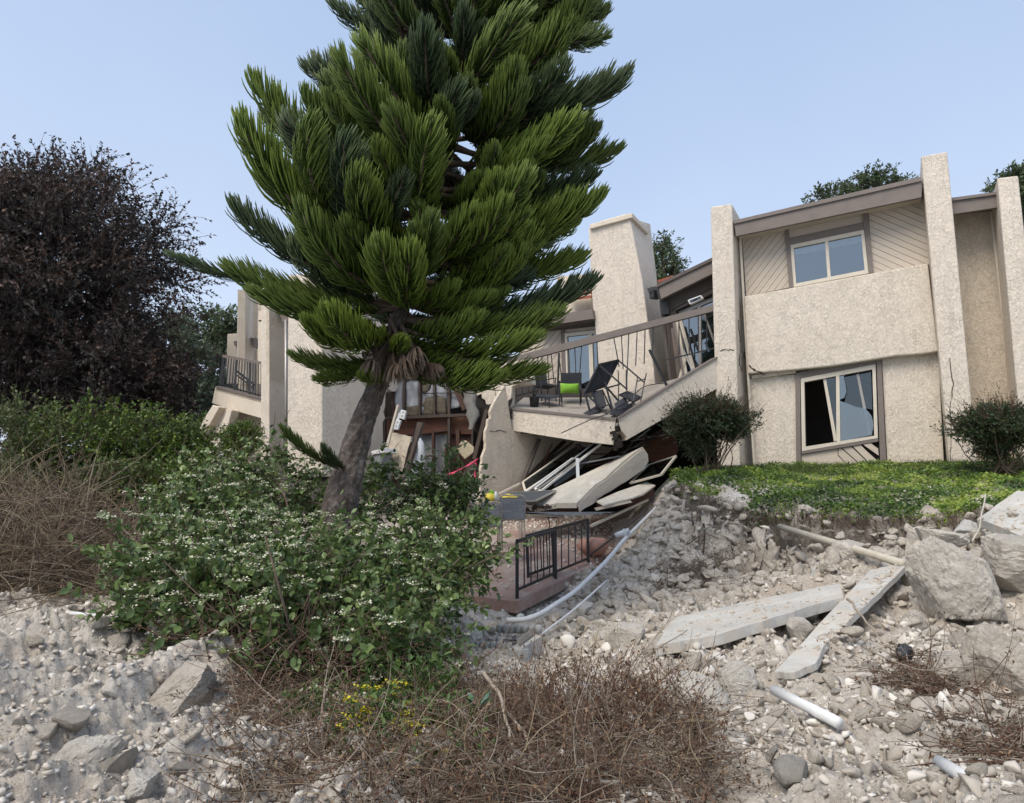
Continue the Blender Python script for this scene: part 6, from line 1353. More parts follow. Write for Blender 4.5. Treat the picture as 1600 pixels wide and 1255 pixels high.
# crown half-widths (left, right) by height, metres
prof = [(3.2, .5, .9), (3.7, 1.1, 1.5), (4.1, 2.3, 2.2), (4.7, 2.8, 2.4), (5.4, 2.3, 2.45), (6.2, 1.95, 2.5), (7.2, 1.75, 2.4), (8.4, 1.6, 2.2), (9.6, 1.45, 1.55), (11, 1.0, 1.1), (12.4, .5, .5)]
pz = [p[0] for p in prof]
R = random.Random(31); nb = 0; z = 3.35
while z < 12.2:
    Lw, Rw = float(np.interp(z, pz, [p[1] for p in prof])), float(np.interp(z, pz, [p[2] for p in prof])); n = 10 if z < 9 else 7; a0 = R.uniform(0, 6.28)
    for k in range(n):
        a = a0 + 2 * math.pi * k / n + R.uniform(-.25, .25); ca, sa2 = math.cos(a), math.sin(a)
        rad = ((Rw if ca > 0 else Lw) * abs(ca) + (Lw + Rw) / 2 * (1 - abs(ca))) * R.uniform(.5, 1.08) * .92
        A = trunk_at(z + R.uniform(-.1, .1)); lowd = max(0, 4.3 - z)
        rise = (.44 if ca < -.2 else (-.02 if ca > .3 else .12)) * rad + R.uniform(-.18, .18) + max(0, z - 6.5) * .10 * (1 if ca < 0 else .25) - lowd * .7 * rad * (.6 if ca < 0 else .45)
        Bp = A + Vector((ca * rad, sa2 * rad, rise)); m = R.choice(['needle_a', 'needle_a', 'needle_b'] if z > 5.2 else ['needle_a', 'needle_a', 'needle_c', 'needle_b'])
        if sa2 < -.3 and z < 6.6 and R.random() < .45: m = 'needle_c'  # near low plumes take the brighter green: lit tone put into the colour
        if sa2 > .3: m = R.choice(['needle_b', 'needle_b', 'needle_a'])  # plumes on the far side go deeper green, shade put into the colour
        set_plume(A + Vector((ca, sa2, 0)) * .05, Bp, m, R, 1.0 / max(1.0, rad / 1.9) * 1.0 if rad > 1.9 else 1.1); nb += 1
        if R.random() < .07: set_plume(A3_ := A.lerp(Bp, .25), A.lerp(Bp, .7) + Vector((0, 0, -.25)), 'needle_dead', R, 1.2)
        # a side branch that fills the fan
        if R.random() < (.35 if ca < -.4 and z > 4.8 else .7) and rad > .9:
            f = R.uniform(.25, .5); A3 = A.lerp(Bp, f); an = a + R.choice((-1, 1)) * R.uniform(.35, .7); L3 = rad * R.uniform(.42, .62)
            set_plume(A3, A3 + Vector((math.cos(an) * L3, math.sin(an) * L3, rise * .5 + R.uniform(-.05, .2))), m, R, 1.15); nb += 1
    z += .32 if z < 8.4 else .42
for a, b, m, w in (((545, 740, 8.5), (437, 672, 7.7), 'needle_a', .55), ((548, 735, 8.5), (500, 700, 7.9), 'needle_b', .8), ((470, 455, 8.7), (262, 402, 8.2), 'needle_b', .45), ((600, 560, 8.8), (456, 560, 8.2), 'needle_a', .9), ((600, 545, 8.8), (500, 600, 8.2), 'needle_a', 1.0), ((640, 460, 8.9), (355, 330, 8.3), 'needle_b', .7), ((640, 470, 8.9), (350, 425, 8.2), 'needle_a', .7), ((635, 480, 8.9), (395, 465, 7.8), 'needle_a', .8), ((650, 400, 9), (395, 275, 8.6), 'needle_b', .6), ((670, 330, 9), (405, 190, 8.7), 'needle_b', .6), ((635, 500, 8.9), (880, 500, 8.4), 'needle_a', .8), ((635, 500, 8.9), (930, 450, 8.7), 'needle_b', .7), ((700, 180, 9.1), (470, 112, 8.7), 'needle_b', .65), ((720, 110, 9.2), (512, 12, 8.8), 'needle_b', .65),
                   ((610, 540, 8.8), (470, 510, 7.7), 'needle_c', .9), ((615, 520, 8.8), (520, 500, 7.3), 'needle_c', 1.1), ((640, 545, 8.9), (850, 590, 8.3), 'needle_c', .8), ((640, 540, 8.9), (770, 600, 7.8), 'needle_c', 1.0), ((640, 530, 8.9), (845, 540, 8.0), 'needle_c', .8),
                   ((645, 480, 8.9), (630, 400, 7.2), 'needle_c', 1.0), ((680, 330, 9.1), (640, 250, 7.5), 'needle_c', .9), ((690, 250, 9.1), (700, 170, 7.6), 'needle_a', .9), ((690, 300, 9.1), (850, 230, 8.0), 'needle_c', .8), ((660, 400, 9.0), (800, 330, 7.5), 'needle_c', .9), ((660, 420, 9.0), (540, 360, 7.4), 'needle_a', .9)):
    set_plume(P(*a), P(*b), m, R, w, R.uniform(-.2, .2)); nb += 1
for a, b, w in (((612, 510, 8.75), (588, 572, 7.9), 1.2), ((618, 515, 8.7), (625, 578, 7.9), 1.1), ((610, 500, 8.7), (645, 568, 7.85), 1.1), ((625, 520, 8.8), (690, 575, 8.0), .8), ((640, 540, 8.8), (722, 598, 8.6), .8), ((500, 470, 8.3), (480, 505, 8.2), 1.7), ((600, 505, 8.6), (570, 555, 8.4), 1.3), ((628, 510, 8.7), (660, 548, 7.8), 1.1)):
    o = set_plume(P(*a), P(*b), 'needle_dead', R, w)
    o['label'] = 'dead brown branch hanging at the crown base'
# ---------------------------------------------------------------- flowering shrub round the trunk
rg = np.random.default_rng(5)
M['coto'] = leafmat('shrub_leaf', [(0, (.036, .064, .02)), (.4, (.088, .145, .045)), (.75, (.165, .23, .07)), (1, (.30, .37, .14))], .22, .45)
M['coto_flower'] = leafmat('cream_flower', [(0, (.42, .44, .26)), (.5, (.64, .63, .46)), (1, (.80, .78, .66))], .15, .8)
cb = lambda px, py, Y, a, b, c: (tuple(P(px, py, Y)), (a, b, c))
blobs = [cb(430, 880, 7.2, 1.15, .8, .45), cb(330, 860, 6.9, .75, .7, .40), cb(680, 850, 7.9, .62, .7, .46), cb(540, 935, 6.5, 1.05, .8, .56), cb(420, 940, 6.2, .80, .7, .50), cb(665, 900, 7.3, .5, .5, .40), cb(450, 775, 9.6, 1.35, .6, .48), cb(675, 775, 9.6, .75, .5, .36), cb(350, 780, 7.8, .65, .6, .22), cb(600, 1000, 5.7, .55, .45, .30), cb(300, 905, 6.2, .5, .45, .25), cb(460, 1010, 5.6, .42, .4, .24), cb(740, 860, 8.0, .3, .35, .2)] + [cb(px, py, Y, a, a, a * .55) for px, py, Y, a in ((205, 915, 6.3, .24), (235, 855, 6.8, .24), (195, 955, 6.0, .16), (262, 790, 7.4, .25), (300, 745, 8.0, .28), (385, 722, 8.6, .26), (432, 702, 9.0, .16), (335, 1010, 5.6, .16), (385, 1035, 5.4, .14), (800, 850, 8.0, .15), (655, 742, 9.2, .26), (590, 728, 9.3, .22), (720, 752, 9.2, .2), (640, 1040, 5.6, .16), (520, 1060, 5.3, .16), (700, 700, 9.4, .1))]
st0 = np.array([list(P(470, 1075, 6.3)), list(P(500, 1085, 6.2)), list(P(440, 1075, 6.2)), list(P(520, 1070, 6.4)), list(P(560, 1080, 6.2))] * 10) + rg.normal(size=(50, 3)) * [.15, .15, .02]
en0 = np.array([blobs[i % 13][0] for i in range(50)]) + rg.normal(size=(50, 3)) * .3
plant('flowering_shrub', 'wide spreading green shrub with creamy flower clusters around the pine trunk', 'shrub', blobs, 2500, 17, .072, .6, M['coto'], M['twig'], rg, wid=.62, outb=.95, upb=.30, grav=.55, sr=.0045, inner=.5, lumpy=.42, base=P(500, 1080, 6.3),
      stems=(st0, en0, rg.uniform(.008, .02, 50)), flow=(1050, .019, .027, M['coto_flower'], lambda h, N: ((N[:, 2] > .25) & (h[:, 0] < -1.2 + .9 * np.sin(np.arange(len(N)) * 7.7))) | (np.arange(len(N)) % 9 == 0)))
# ---------------------------------------------------------------- clipped shrubs by the building
M['dkleaf'] = leafmat('small_dark_leaf', [(0, (.016, .034, .014)), (.5, (.036, .066, .026)), (.8, (.07, .11, .04)), (1, (.13, .075, .05))], .15, .4)
M['redleaf'] = leafmat('small_reddish_leaf', [(0, (.06, .05, .02)), (.5, (.11, .075, .035)), (.8, (.17, .08, .05)), (1, (.20, .16, .07))], .2, .5)
def clipped(label, px, py, Y, wpx, hpx, seed, grp='clipped shrubs before the apartment'):
    rg = np.random.default_rng(seed); k = Y / 1150; c = P(px, py - hpx * .18, Y); w = wpx / 2 * k; h = hpx * k; gb = P(px, py + hpx * .52, Y); gb.z = ground_top(gb.x, gb.y)
    bl = [(tuple(c), (w, w * .8, h * .25)), (tuple(c - Vector((w * .25, 0, h * .22))), (w * .42, w * .45, h * .28)), (tuple(c + Vector((w * .4, 0, -h * .06))), (w * .5, w * .5, h * .2)), (tuple(c + Vector((-.1 * w, 0, .08 * h))), (w * .9, w * .7, h * .24))]
    A2 = np.tile(np.array(gb), (26, 1)) + rg.normal(size=(26, 3)) * [.14, .12, .01]; E2 = np.array(c) + rg.uniform(-1, 1, (26, 3)) * [w * .9, w * .6, h * .2]
    t = plant('clipped_shrub', label, 'shrub', bl, 2900, 18, .036, .26, M['dkleaf'], M['twig'], rg, grp, .6, False, .8, .3, .0, .003, .3, 5, (A2, E2, rg.uniform(.008, .015, 26)), base=gb, lumpy=.4,
              flow=(45, .018, .016, M['coto_flower'], lambda h_, N: N[:, 2] > .1))
    # reddish new shoots standing out of the top
    n = 260; a = rg.uniform(0, 6.28, n); q = rg.random(n) ** .5; S0 = np.array(c) + np.stack([np.cos(a) * q * w * .95, np.sin(a) * q * w * .75, (1 - q ** 2) * h * .22 + rg.random(n) * .05], 1)
    D = nrm(np.stack([np.cos(a) * q * 1.0, np.sin(a) * q * .8, .75 + rg.random(n) * .4], 1)); Ln = rg.uniform(.12, .34, n) * (1 + .9 * (rg.random(n) < .2)); C = curves(S0, D, Ln, 6, rg, .4, -.0)
    Vs, Fs = tubes(C, np.linspace(1, .4, 6)[None] * .003 * np.ones((n, 1)), 3); per = 14; T = rg.uniform(.1, 1, (n, per)) * 4.99; ii = T.astype(int); ff = (T - ii)[..., None]; ix = np.arange(n)[:, None]
    Pt = (C[ix, ii] * (1 - ff) + C[ix, ii + 1] * ff).reshape(-1, 3); Dd = nrm(rg.normal(size=Pt.shape) + np.array([0, 0, .5])); Vl, Fl, nv = leaf_geo(Pt, Dd, .024 * rg.uniform(.6, 1.2, len(Pt)), rg, .55, False)
    L0 = np.array(gb); o = link('new_shoots', mesh_np('new_shoots', np.concatenate([Vl, Vs]) - L0, [Fl, Fs + len(Vl)], [M['redleaf'], M['twig_red']], {'rnd': np.concatenate([np.repeat(rg.random(len(Pt)), nv), np.zeros(len(Vs))])}, midx=np.concatenate([np.zeros(len(Fl)), np.ones(len(Fs))]).astype(int)), t)
    tag(o, kind='stuff'); return t
clipped('dark vase-shaped shrub with reddish shoots at the left end of the ivy bank', 1110, 682, 14.2, 140, 128, 41)
clipped('rounded dark shrub with reddish shoots, cut by the right edge', 1572, 688, 12.6, 165, 118, 42)
# ---------------------------------------------------------------- ivy and grass on the bank
M['ivy'] = leafmat('ivy_leaf', [(0, (.04, .08, .018)), (.4, (.10, .175, .028)), (.8, (.19, .28, .04)), (1, (.33, .40, .08))], .3, .45)
M['grass'] = leafmat('grass_blade', [(0, (.05, .09, .02)), (.6, (.09, .14, .035)), (1, (.20, .18, .08))], .3, .6)
rg = np.random.default_rng(9); n = 90000
X = rg.uniform(lx[0] - .1, 13.5, n); yl = np.interp(X, lx, ly); Yv = yl - .12 + rg.random(n) ** 1.3 * 6.5; fy = np.array([F.hit(1320, 730, W0)])
dF = (X - F.o.x) * F.n.x + (Yv - F.o.y) * F.n.y      # distance in front of the facade
edge_n = fbm(X, Yv, X * 0, 1.7, 3) * .22
ok = (X > .212 * Yv) & (dF > W0 + .02) & (Yv > yl - .10 + edge_n) & ~((dF < .05) & (X > 9.0) & (X < 9.3)); X, Yv = X[ok], Yv[ok]; dF = dF[ok]; n = len(X)
Zb = gz_arr(X, Yv) + relief(X, Yv, X * 0, np.full(n, .12), np.zeros(n), np.zeros(n)) * .9
hh = np.clip(fbm(X, Yv, X * 0, 1.2, 4) * .26 + .06, .015, .22) * (.35 + .65 * rg.random(n)); ov = np.clip((np.interp(X, lx, ly) + .12 - Yv) / .25, 0, 1); Zb = Zb + hh - ov * rg.random(n) * .12
Pn = np.stack([X, Yv, Zb], 1); D = nrm(rg.normal(size=(n, 3)) * [1, 1, .35] + np.array([0, -.55, -.05])); Vl, Fl, nv = leaf_geo(Pn, D, rg.uniform(.028, .062, n), rg, .95, False, .25, up=np.array([0, -.35, .9]))
cl = np.clip(.5 + fbm(X, Yv, X * 0, 2.2, 3) * 1.2 + rg.normal(size=n) * .22, 0, 1)
o = link('ivy_ground_cover', mesh_np('ivy_ground_cover', Vl, [Fl], [M['ivy']], {'rnd': np.repeat(cl, nv)})); tag(o, 'bright green ivy carpet covering the bank in front of the apartment', 'ivy', kind='stuff')
m = 9000; Xg = rg.uniform(4.2, 12.5, m); tt_ = rg.random(m); base_y = F.o.y + (Xg - F.o.x) * F.d.y / F.d.x; Yg = base_y - (W0 + .05) / F.n.y * -1 * 0 - rg.random(m) ** 2 * 1.6 + .1
Zg = gz_arr(Xg, Yg); okg = ((Xg - F.o.x) * F.n.x + (Yg - F.o.y) * F.n.y) > W0 + .03; Xg, Yg, Zg = Xg[okg], Yg[okg], Zg[okg]; m = len(Xg)
Cg = curves(np.stack([Xg, Yg, Zg], 1), rg.normal(size=(m, 3)) * [.3, .3, 0] + [0, 0, 1], rg.uniform(.06, .24, m), 4, rg, .6, .5); Vg, Fg = tubes(Cg, np.array([1, .9, .6, .2])[None] * .0035 * np.ones((m, 1)), 3)
o = link('grass_tufts', mesh_np('grass_tufts', Vg, [Fg], [M['grass']], {'rnd': np.repeat(rg.random(m), 12)})); tag(o, 'thin grass growing along the foot of the apartment wall', 'grass', kind='stuff')
# roots hanging under the ledge
m = 2600; Xr = rg.uniform(lx[0], 11, m); Yr = np.interp(Xr, lx, ly) + rg.normal(size=m) * .05 - .05; Zr = gz_arr(Xr, Yr + .1) - rg.random(m) * .12
Cr = curves(np.stack([Xr, Yr, Zr], 1), rg.normal(size=(m, 3)) * [.5, .35, .1] + [0, -.35, -1], rg.uniform(.08, .42, m) * (.4 + .8 * (np.abs(fbm(Xr, Yr, Xr * 0, 1.1, 2)) * 3)), 6, rg, .9, .5); Vr, Fr = tubes(Cr, np.linspace(1, .4, 6)[None] * rg.uniform(.002, .005, m)[:, None], 3)
o = link('hanging_roots', mesh_np('hanging_roots', Vr, [Fr], [M['twig']])); tag(o, 'fine brown roots hanging out of the broken soil edge', 'roots', kind='stuff')
cz = P(1085, 850, 11.2); m = 900; A = np.array(cz) + rg.normal(size=(m, 3)) * [.45, .35, .25]; A[:, 2] = gz_arr(A[:, 0], A[:, 1]) + .03
Cr = curves(A, rg.normal(size=(m, 3)) * [1, .4, .6] + [0, -.5, -.6], rg.uniform(.1, .5, m), 6, rg, 1.2, .5); Vr, Fr = tubes(Cr, np.linspace(1, .4, 6)[None] * rg.uniform(.002, .005, m)[:, None], 3)
o = link('hanging_roots', mesh_np('hanging_roots', Vr, [Fr], [M['twig']])); tag(o, 'tangle of dark roots in the hollow at the left end of the bank', 'roots', kind='stuff')
# ---------------------------------------------------------------- dead thickets
def thicket(name, label, cat, fn, n, mats, seed, leaf=None, lens=(.3, 1.2), rad=(.003, .009), k=9, bend=1.1, grav=.6, dirv=(0, 0, .6), spread=1.0, size=.02):
    rg = np.random.default_rng(seed); A = fn(rg, n); D = rg.normal(size=A.shape) * spread * [1, 1, .6] + np.array(dirv); Ln = rg.uniform(*lens, len(A)); C = curves(A, D, Ln, k, rg, bend, grav)
    g = gz_arr(C[:, :, 0].ravel(), C[:, :, 1].ravel()).reshape(C.shape[:2]); C[:, :, 2] = np.maximum(C[:, :, 2], g + .03 + rg.random(len(A))[:, None] * .06)
    V, F_ = tubes(C, np.linspace(1, .4, k)[None] * rg.uniform(*rad, len(A))[:, None], 3); loc = A.mean(0); t = thing(name, label, cat, tuple(loc))
    q = rg.integers(0, len(mats), len(A)); mi = np.repeat(q, (k - 1) * 3); o = link('twigs', mesh_np('twigs', V - loc, [F_], mats, midx=mi), t); tag(o, kind='stuff')
    if leaf:
        lm, nl = leaf; i = rg.integers(0, len(A), nl); j = rg.integers(1, k, nl); Pt = C[i, j] + rg.normal(size=(nl, 3)) * .01; Vl, Fl, nv = leaf_geo(Pt, rg.normal(size=(nl, 3)) + [0, 0, -.8], size * rg.uniform(.6, 1.6, nl), rg, .5, True, .3)
        o = link('dead_leaves', mesh_np('dead_leaves', Vl - loc, [Fl], [lm], {'rnd': np.repeat(rg.random(nl), nv)}), t); tag(o, kind='stuff')
    return t
M['brownleaf'] = leafmat('dead_leaf', [(0, (.07, .038, .022)), (.6, (.14, .075, .042)), (1, (.26, .17, .10))], .15, .7)
def left_pts(rg, n):
    px = rg.uniform(-150, 225, n); Y = rg.uniform(7.6, 10.4, n); X = (px - 800) / 1150 * Y; z = gz_arr(X, Y) + rg.random(n) ** 1.2 * np.clip(1.35 - np.clip(px - 90, 0, 200) / 170, .2, 1.5) * .72 * np.clip((Y - 7.2) / 1.6, .25, 1); return np.stack([X, Y, z], 1)
thicket('dead_thicket', 'grey-brown dead bramble thicket at the left edge below the green hedge', 'thicket', left_pts, 3600, [M['twig'], M['twig_straw'], M['twig_straw'], M['twig_pale'], M['twig']], 51, (M['brownleaf'], 5000), (.4, 1.5), (.003, .008), 10, 1.6, 1.0, (.2, -.2, .5), 1.0, .03)
def mid_pts(rg, n):
    px = rg.normal(760, 210, n).clip(400, 1080); py = rg.uniform(1095, 1330, n); Y = 3.3 + (1330 - py) / 270 * 2.8 + rg.normal(size=n) * .15; Y = np.clip(Y, 3.0, 6.4); X = (px - 800) / 1150 * Y; return np.stack([X, Y, gz_arr(X, Y) + rg.random(n) ** 2 * .22 * np.clip((5.6 - Y) / 1.2, .25, 1)], 1)
thicket('dead_brush', 'wide tangle of dry brown brush across the bottom centre below the patio', 'brush', mid_pts, 5200, [M['twig'], M['twig_pale'], M['twig_red'], M['twig_straw'], M['twig']], 52, (M['brownleaf'], 30000), (.10, .60), (.0016, .0042), 9, 1.7, 1.2, (0, 0, .3), 1.0, .017)
def mid2(rg, n):
    px = rg.normal(930, 80, n).clip(740, 1070); Y = rg.uniform(4.2, 5.9, n); X = (px - 800) / 1150 * Y; return np.stack([X, Y, gz_arr(X, Y) + rg.random(n) * .1], 1)
thicket('dry_weeds', 'tall dry reddish weed stalks standing right of the brush tangle', 'weeds', mid2, 420, [M['twig_red'], M['twig_pale'], M['twig_red']], 53, (M['brownleaf'], 4200), (.15, .5), (.0025, .005), 9, .9, .3, (0, 0, 1.6), .6, .020)
def right_pts(rg, n):
    f = rg.random(n); px = 1395 + 190 * f ** 1.3 + rg.normal(size=n) * 28; py = 1030 + 225 * f + rg.normal(size=n) * 18; Y = 5.9 - 2.5 * f + rg.normal(size=n) * .1; X = (px - 800) / 1150 * Y; return np.stack([X, Y, gz_arr(X, Y) + .02 + rg.random(n) ** 2 * .14 * (1 - f * .5)], 1)
thicket('branch_heap', 'heap of torn reddish dead branches trailing to the lower right corner', 'branches', right_pts, 800, [M['twig_red'], M['twig_pale'], M['twig']], 54, (M['brownleaf'], 5500), (.15, .7), (.0018, .0055), 9, 1.3, 1.2, (.25, -.7, -.05), .8, .018)
def bushfoot(rg, n):
    px = rg.normal(470, 80, n); Y = rg.uniform(5.2, 6.6, n); X = (px - 800) / 1150 * Y; return np.stack([X, Y, gz_arr(X, Y) + rg.random(n) * .25], 1)
thicket('bare_stems', 'tangle of bare dark stems and dead leaves under the flowering shrub', 'stems', bushfoot, 700, [M['twig'], M['twig_red'], M['twig']], 55, (M['brownleaf'], 3500), (.2, .55), (.003, .009), 8, 1.2, .3, (0, 0, .4), 1.0, .02)
def stalks(rg, n):
    px = rg.uniform(880, 1080, n); Y = rg.uniform(4.6, 6.4, n); X = (px - 800) / 1150 * Y; return np.stack([X, Y, gz_arr(X, Y) + .02], 1)
thicket('straw_stalks', 'long pale straw stalks leaning up out of the weeds beside the flat slab', 'stalks', stalks, 34, [M['twig_pale'], M['twig_straw']], 56, None, (.35, .85), (.004, .007), 9, .5, .1, (.9, .5, .8), .35, .02)
# single pale branches and stalks that stand out
def branch_obj(label, pts, r0, mat='twig_pale', cat='branch', tw=6, seed=0):
    R = random.Random(seed); pth = smooth_path([P(*q) for q in pts], 6); n = len(pth)
    pth = [p + Vector((R.uniform(-1, 1), R.uniform(-1, 1), R.uniform(-1, 1))) * r0 * .6 for p in pth]
    V, F_ = tube_geo(pth, [r0 * (1 - .65 * i / n) for i in range(n)], 6)
    for k in range(tw):
        i = R.randrange(2, n - 1); p = pth[i]; d = (pth[i] - pth[i - 1]).normalized(); s = Vector((R.uniform(-1, 1), R.uniform(-1, 1), R.uniform(-.3, 1))).normalized(); l = R.uniform(.06, .22)
        tube_geo([p, p + (d + s * .8) * l * .5, p + (d * 1.2 + s) * l], [r0 * .4, r0 * .3, r0 * .15], 4, V, F_)
    o = obj('fallen_branch', V, F_, M[mat], None, True); tag(o, label, cat)
branch_obj('pale forked branch arching down through the brown brush at bottom centre', [(757, 1052, 4.5), (782, 1090, 4.3), (795, 1140, 4.1), (812, 1200, 3.9), (850, 1265, 3.6)], .012, seed=1, tw=4)
branch_obj('second pale branch curving beside the forked one', [(790, 1110, 4.3), (822, 1150, 4.1), (835, 1200, 3.9), (875, 1262, 3.6)], .009, seed=2, tw=3)
branch_obj('short bleached branch with side twigs at left of the brush', [(668, 1092, 4.6), (710, 1103, 4.4), (740, 1140, 4.3), (770, 1178, 4.2)], .009, seed=3, tw=8)
branch_obj('long thin pale stalk rising from the flat slab toward the gully', [(905, 1135, 5.2), (985, 1040, 5.9), (1040, 975, 6.6), (1060, 930, 7.2)], .010, seed=4, tw=2)
branch_obj('second thin stalk crossing the first by the flat slab', [(920, 1150, 5.0), (1005, 1030, 5.8), (1075, 985, 6.3)], .009, seed=5, tw=2)
branch_obj('bare upright stem standing in front of the bush', [(497, 1155, 4.3), (505, 1090, 4.4), (513, 1035, 4.5)], .006, seed=6, tw=1)
branch_obj('thin green-brown stalk lying at the bottom left', [(307, 1160, 4.1), (330, 1195, 3.9), (350, 1262, 3.5)], .009, seed=7, tw=2)
branch_obj('tan split stick lying across the brush at right of centre', [(1325, 935, 6.6), (1345, 960, 6.4), (1380, 1005, 6.0)], .013, seed=8, tw=0)
branch_obj('pale bark-stripped branch lying downhill at lower right', [(1378, 1095, 4.9), (1382, 1150, 4.5), (1385, 1262, 3.7)], .013, seed=9, tw=1)
branch_obj('second bark-stripped branch beside it at lower right', [(1350, 1060, 5.2), (1400, 1150, 4.5), (1460, 1262, 3.6)], .014, seed=10, tw=2)
branch_obj('long twig sweeping across the right boulders', [(1345, 1010, 5.9), (1430, 1045, 5.2), (1520, 1042, 4.8), (1610, 1060, 4.5)], .006, seed=11, tw=4)
branch_obj('thick brown stick lying in the lower left of the brush', [(560, 1160, 4.1), (590, 1200, 3.9), (630, 1250, 3.6)], .013, 'twig', seed=12, tw=1)
branch_obj('curved root sticking out of the bank crater', [(1075, 850, 10.6), (1100, 835, 10.4), (1122, 842, 10.4)], .012, 'twig', seed=13, tw=1)
o = bar('split_plank', P(1040, 1178, 4.6), P(1050, 1120, 5.0), .03, .012, M['plywood']); tag(o, 'small orange split plank piece standing in the dry weeds', 'plank')
# black crumpled plastic in the branch heap
V = rock_verts(3, 500, 9, .2) * np.array([.06, .05, .08]) + np.array(P(1414, 1024, 5.9)); o = link('black_plastic', mesh_np('black_plastic', V, [ICO[3][1]], [M['black']])); tag(o, 'crumpled black plastic piece on top of the branch heap', 'plastic')
# ---------------------------------------------------------------- small plants in the brush
M['yel'] = leafmat('yellow_petal', [(0, (.55, .45, .02)), (1, (.80, .70, .04))], .2, .6)
M['weed'] = leafmat('weed_leaf', [(0, (.04, .08, .02)), (.6, (.09, .16, .035)), (1, (.17, .24, .06))], .25, .5)
for i, (px, py, Y, s, lab) in enumerate(((560, 1120, 4.4, .06, 'pale yellow flowers left of the main clump'), (655, 1145, 4.25, .06, 'yellow flowers at the right end of the weeds'), (595, 1085, 4.6, .13, 'yellow flower clump just under the bush'), (625, 1125, 4.4, .08, 'yellow flowers right of the upper clump'), (602, 1178, 4.1, .05, 'small yellow flowers low in the brush'), (683, 1175, 4.1, .08, 'yellow flowers near the bleached branch'), (535, 1140, 4.3, .05, 'tiny yellow flowers at the left of the brush'))):
    rg = np.random.default_rng(600 + i); c = P(px, py, Y)
    plant('wildflower', lab, 'flower', [(tuple(c - Vector((0, 0, .10))), (s * 1.4, s, s * 1.5))], 50, 8, .04, .16, M['weed'], M['grass'], rg, 'yellow wildflowers in the dry brush', .45, True, .5, .9, .2, .002, .3, 5, base=c - Vector((0, 0, .2)),
          flow=(60, .022, .016, M['yel'], lambda h, N: N[:, 2] > -.6))
rg = np.random.default_rng(610)
plant('green_weed', 'leafy green weeds growing low through the brown brush', 'weed', [cb(590, 1130, 4.4, .28, .2, .15), cb(640, 1060, 5.2, .35, .2, .14), cb(560, 1170, 4.1, .2, .1, .08), cb(660, 1200, 3.9, .14, .1, .10), cb(500, 1110, 4.8, .25, .2, .12), cb(700, 1120, 4.5, .25, .2, .12), cb(740, 1180, 4.0, .15, .15, .08)], 560, 8, .04, .25, M['weed'], M['grass'], rg, None, .5, True, .6, .7, .3, .002, .3, 5)
c = P(625, 1215, 3.75); V, F_ = [], []
rg = np.random.default_rng(611)
def broad(name, label, c, n, L, w, mat, seed, upz=.5):
    R = random.Random(seed); t = thing(name, label, 'plant', c)
    for k in range(n):
        a = 2 * math.pi * k / n + R.uniform(-.4, .4); d = Vector((math.cos(a), math.sin(a), upz + R.uniform(-.2, .3))).normalized(); s = d.cross(Vector((0, 0, 1))).normalized(); V, F_ = [], []
        l = L * R.uniform(.7, 1.2)
        for i in range(7):
            u = i / 6; ww = w * math.sin(math.pi * (u * .9 + .05)) ** .7; p = c + d * l * u + Vector((0, 0, -.35 * l * u * u)); V += [p - s * ww, p + Vector((0, 0, -.2 * ww)), p + s * ww]
        for i in range(6): F_ += [[3 * i, 3 * i + 1, 3 * i + 4, 3 * i + 3], [3 * i + 1, 3 * i + 2, 3 * i + 5, 3 * i + 4]]
        o = obj('leaf', V, F_, mat, t, True)
    return t
bl_ = basic('pale_broad_leaf', (.20, .32, .15), (.12, .24, .09), 8, .5, 0); gl_ = basic('blue_green_leaf', (.10, .17, .12), (.06, .12, .07), 8, .5, 0)
broad('broadleaf_weed', 'pale green broadleaf rosette at the bottom below the yellow flowers', P(622, 1213, 3.75), 8, .10, .022, bl_, 1)
broad('agave', 'small variegated blue-green agave leaf cluster in the middle of the brush', P(747, 1115, 4.5), 6, .20, .018, gl_, 2, 1.6)
# ---------------------------------------------------------------- green shrubs of the left hedge
M['hedge'] = leafmat('hedge_leaf', [(0, (.03, .06, .014)), (.45, (.085, .145, .025)), (.8, (.16, .23, .035)), (1, (.33, .38, .06))], .2, .5)
M['hedge2'] = leafmat('olive_hedge_leaf', [(0, (.04, .065, .02)), (.5, (.10, .135, .04)), (1, (.20, .23, .07))], .2, .5)
hs = [('dark green shrub at the far left of the hedge', 20, 690, 11.5, .95, .8, .75, 'hedge2'), ('tall green shrub below the purple tree', 120, 695, 12.0, 1.0, .8, .80, 'hedge'), ('bright yellow-green topped shrub in the hedge middle', 215, 690, 12.2, .85, .8, .62, 'hedge'),
      ('green shrub at the hedge end beside the collapsed columns', 290, 705, 12.4, .60, .7, .55, 'hedge'), ('low olive shrub in front of the hedge centre', 180, 760, 10.8, .8, .5, .45, 'hedge2'), ('low green shrub reaching from the hedge toward the flowering bush', 275, 765, 10.9, .75, .5, .50, 'hedge'), ('low shadowed shrub at the left frame edge', -20, 780, 10.4, .8, .5, .6, 'hedge2'), ('large shrub just outside the hedge at left', -130, 690, 12, 1.2, .8, .9, 'hedge')]
for i, (lab, px, py, Y, a, b, c3, m) in enumerate(hs):
    rg = np.random.default_rng(700 + i); c = P(px, py, Y); g_ = gz(c.x, c.y)
    bl = [(tuple(c), (a, b, c3)), (tuple(c + Vector((-a * .5, 0, -c3 * .5))), (a * .6, b * .7, c3 * .6)), (tuple(c + Vector((a * .5, -.1, -c3 * .45))), (a * .6, b * .7, c3 * .6))]
    plant('hedge_shrub', lab, 'shrub', bl, 800, 15, .065, .42, M[m], M['twig'], rg, 'green shrubs of the left hedge', .5, False, .8, .3, .2, .004, .5, 5, base=(c.x, c.y, g_))
rg = np.random.default_rng(720); c = P(377, 686, 16.0)
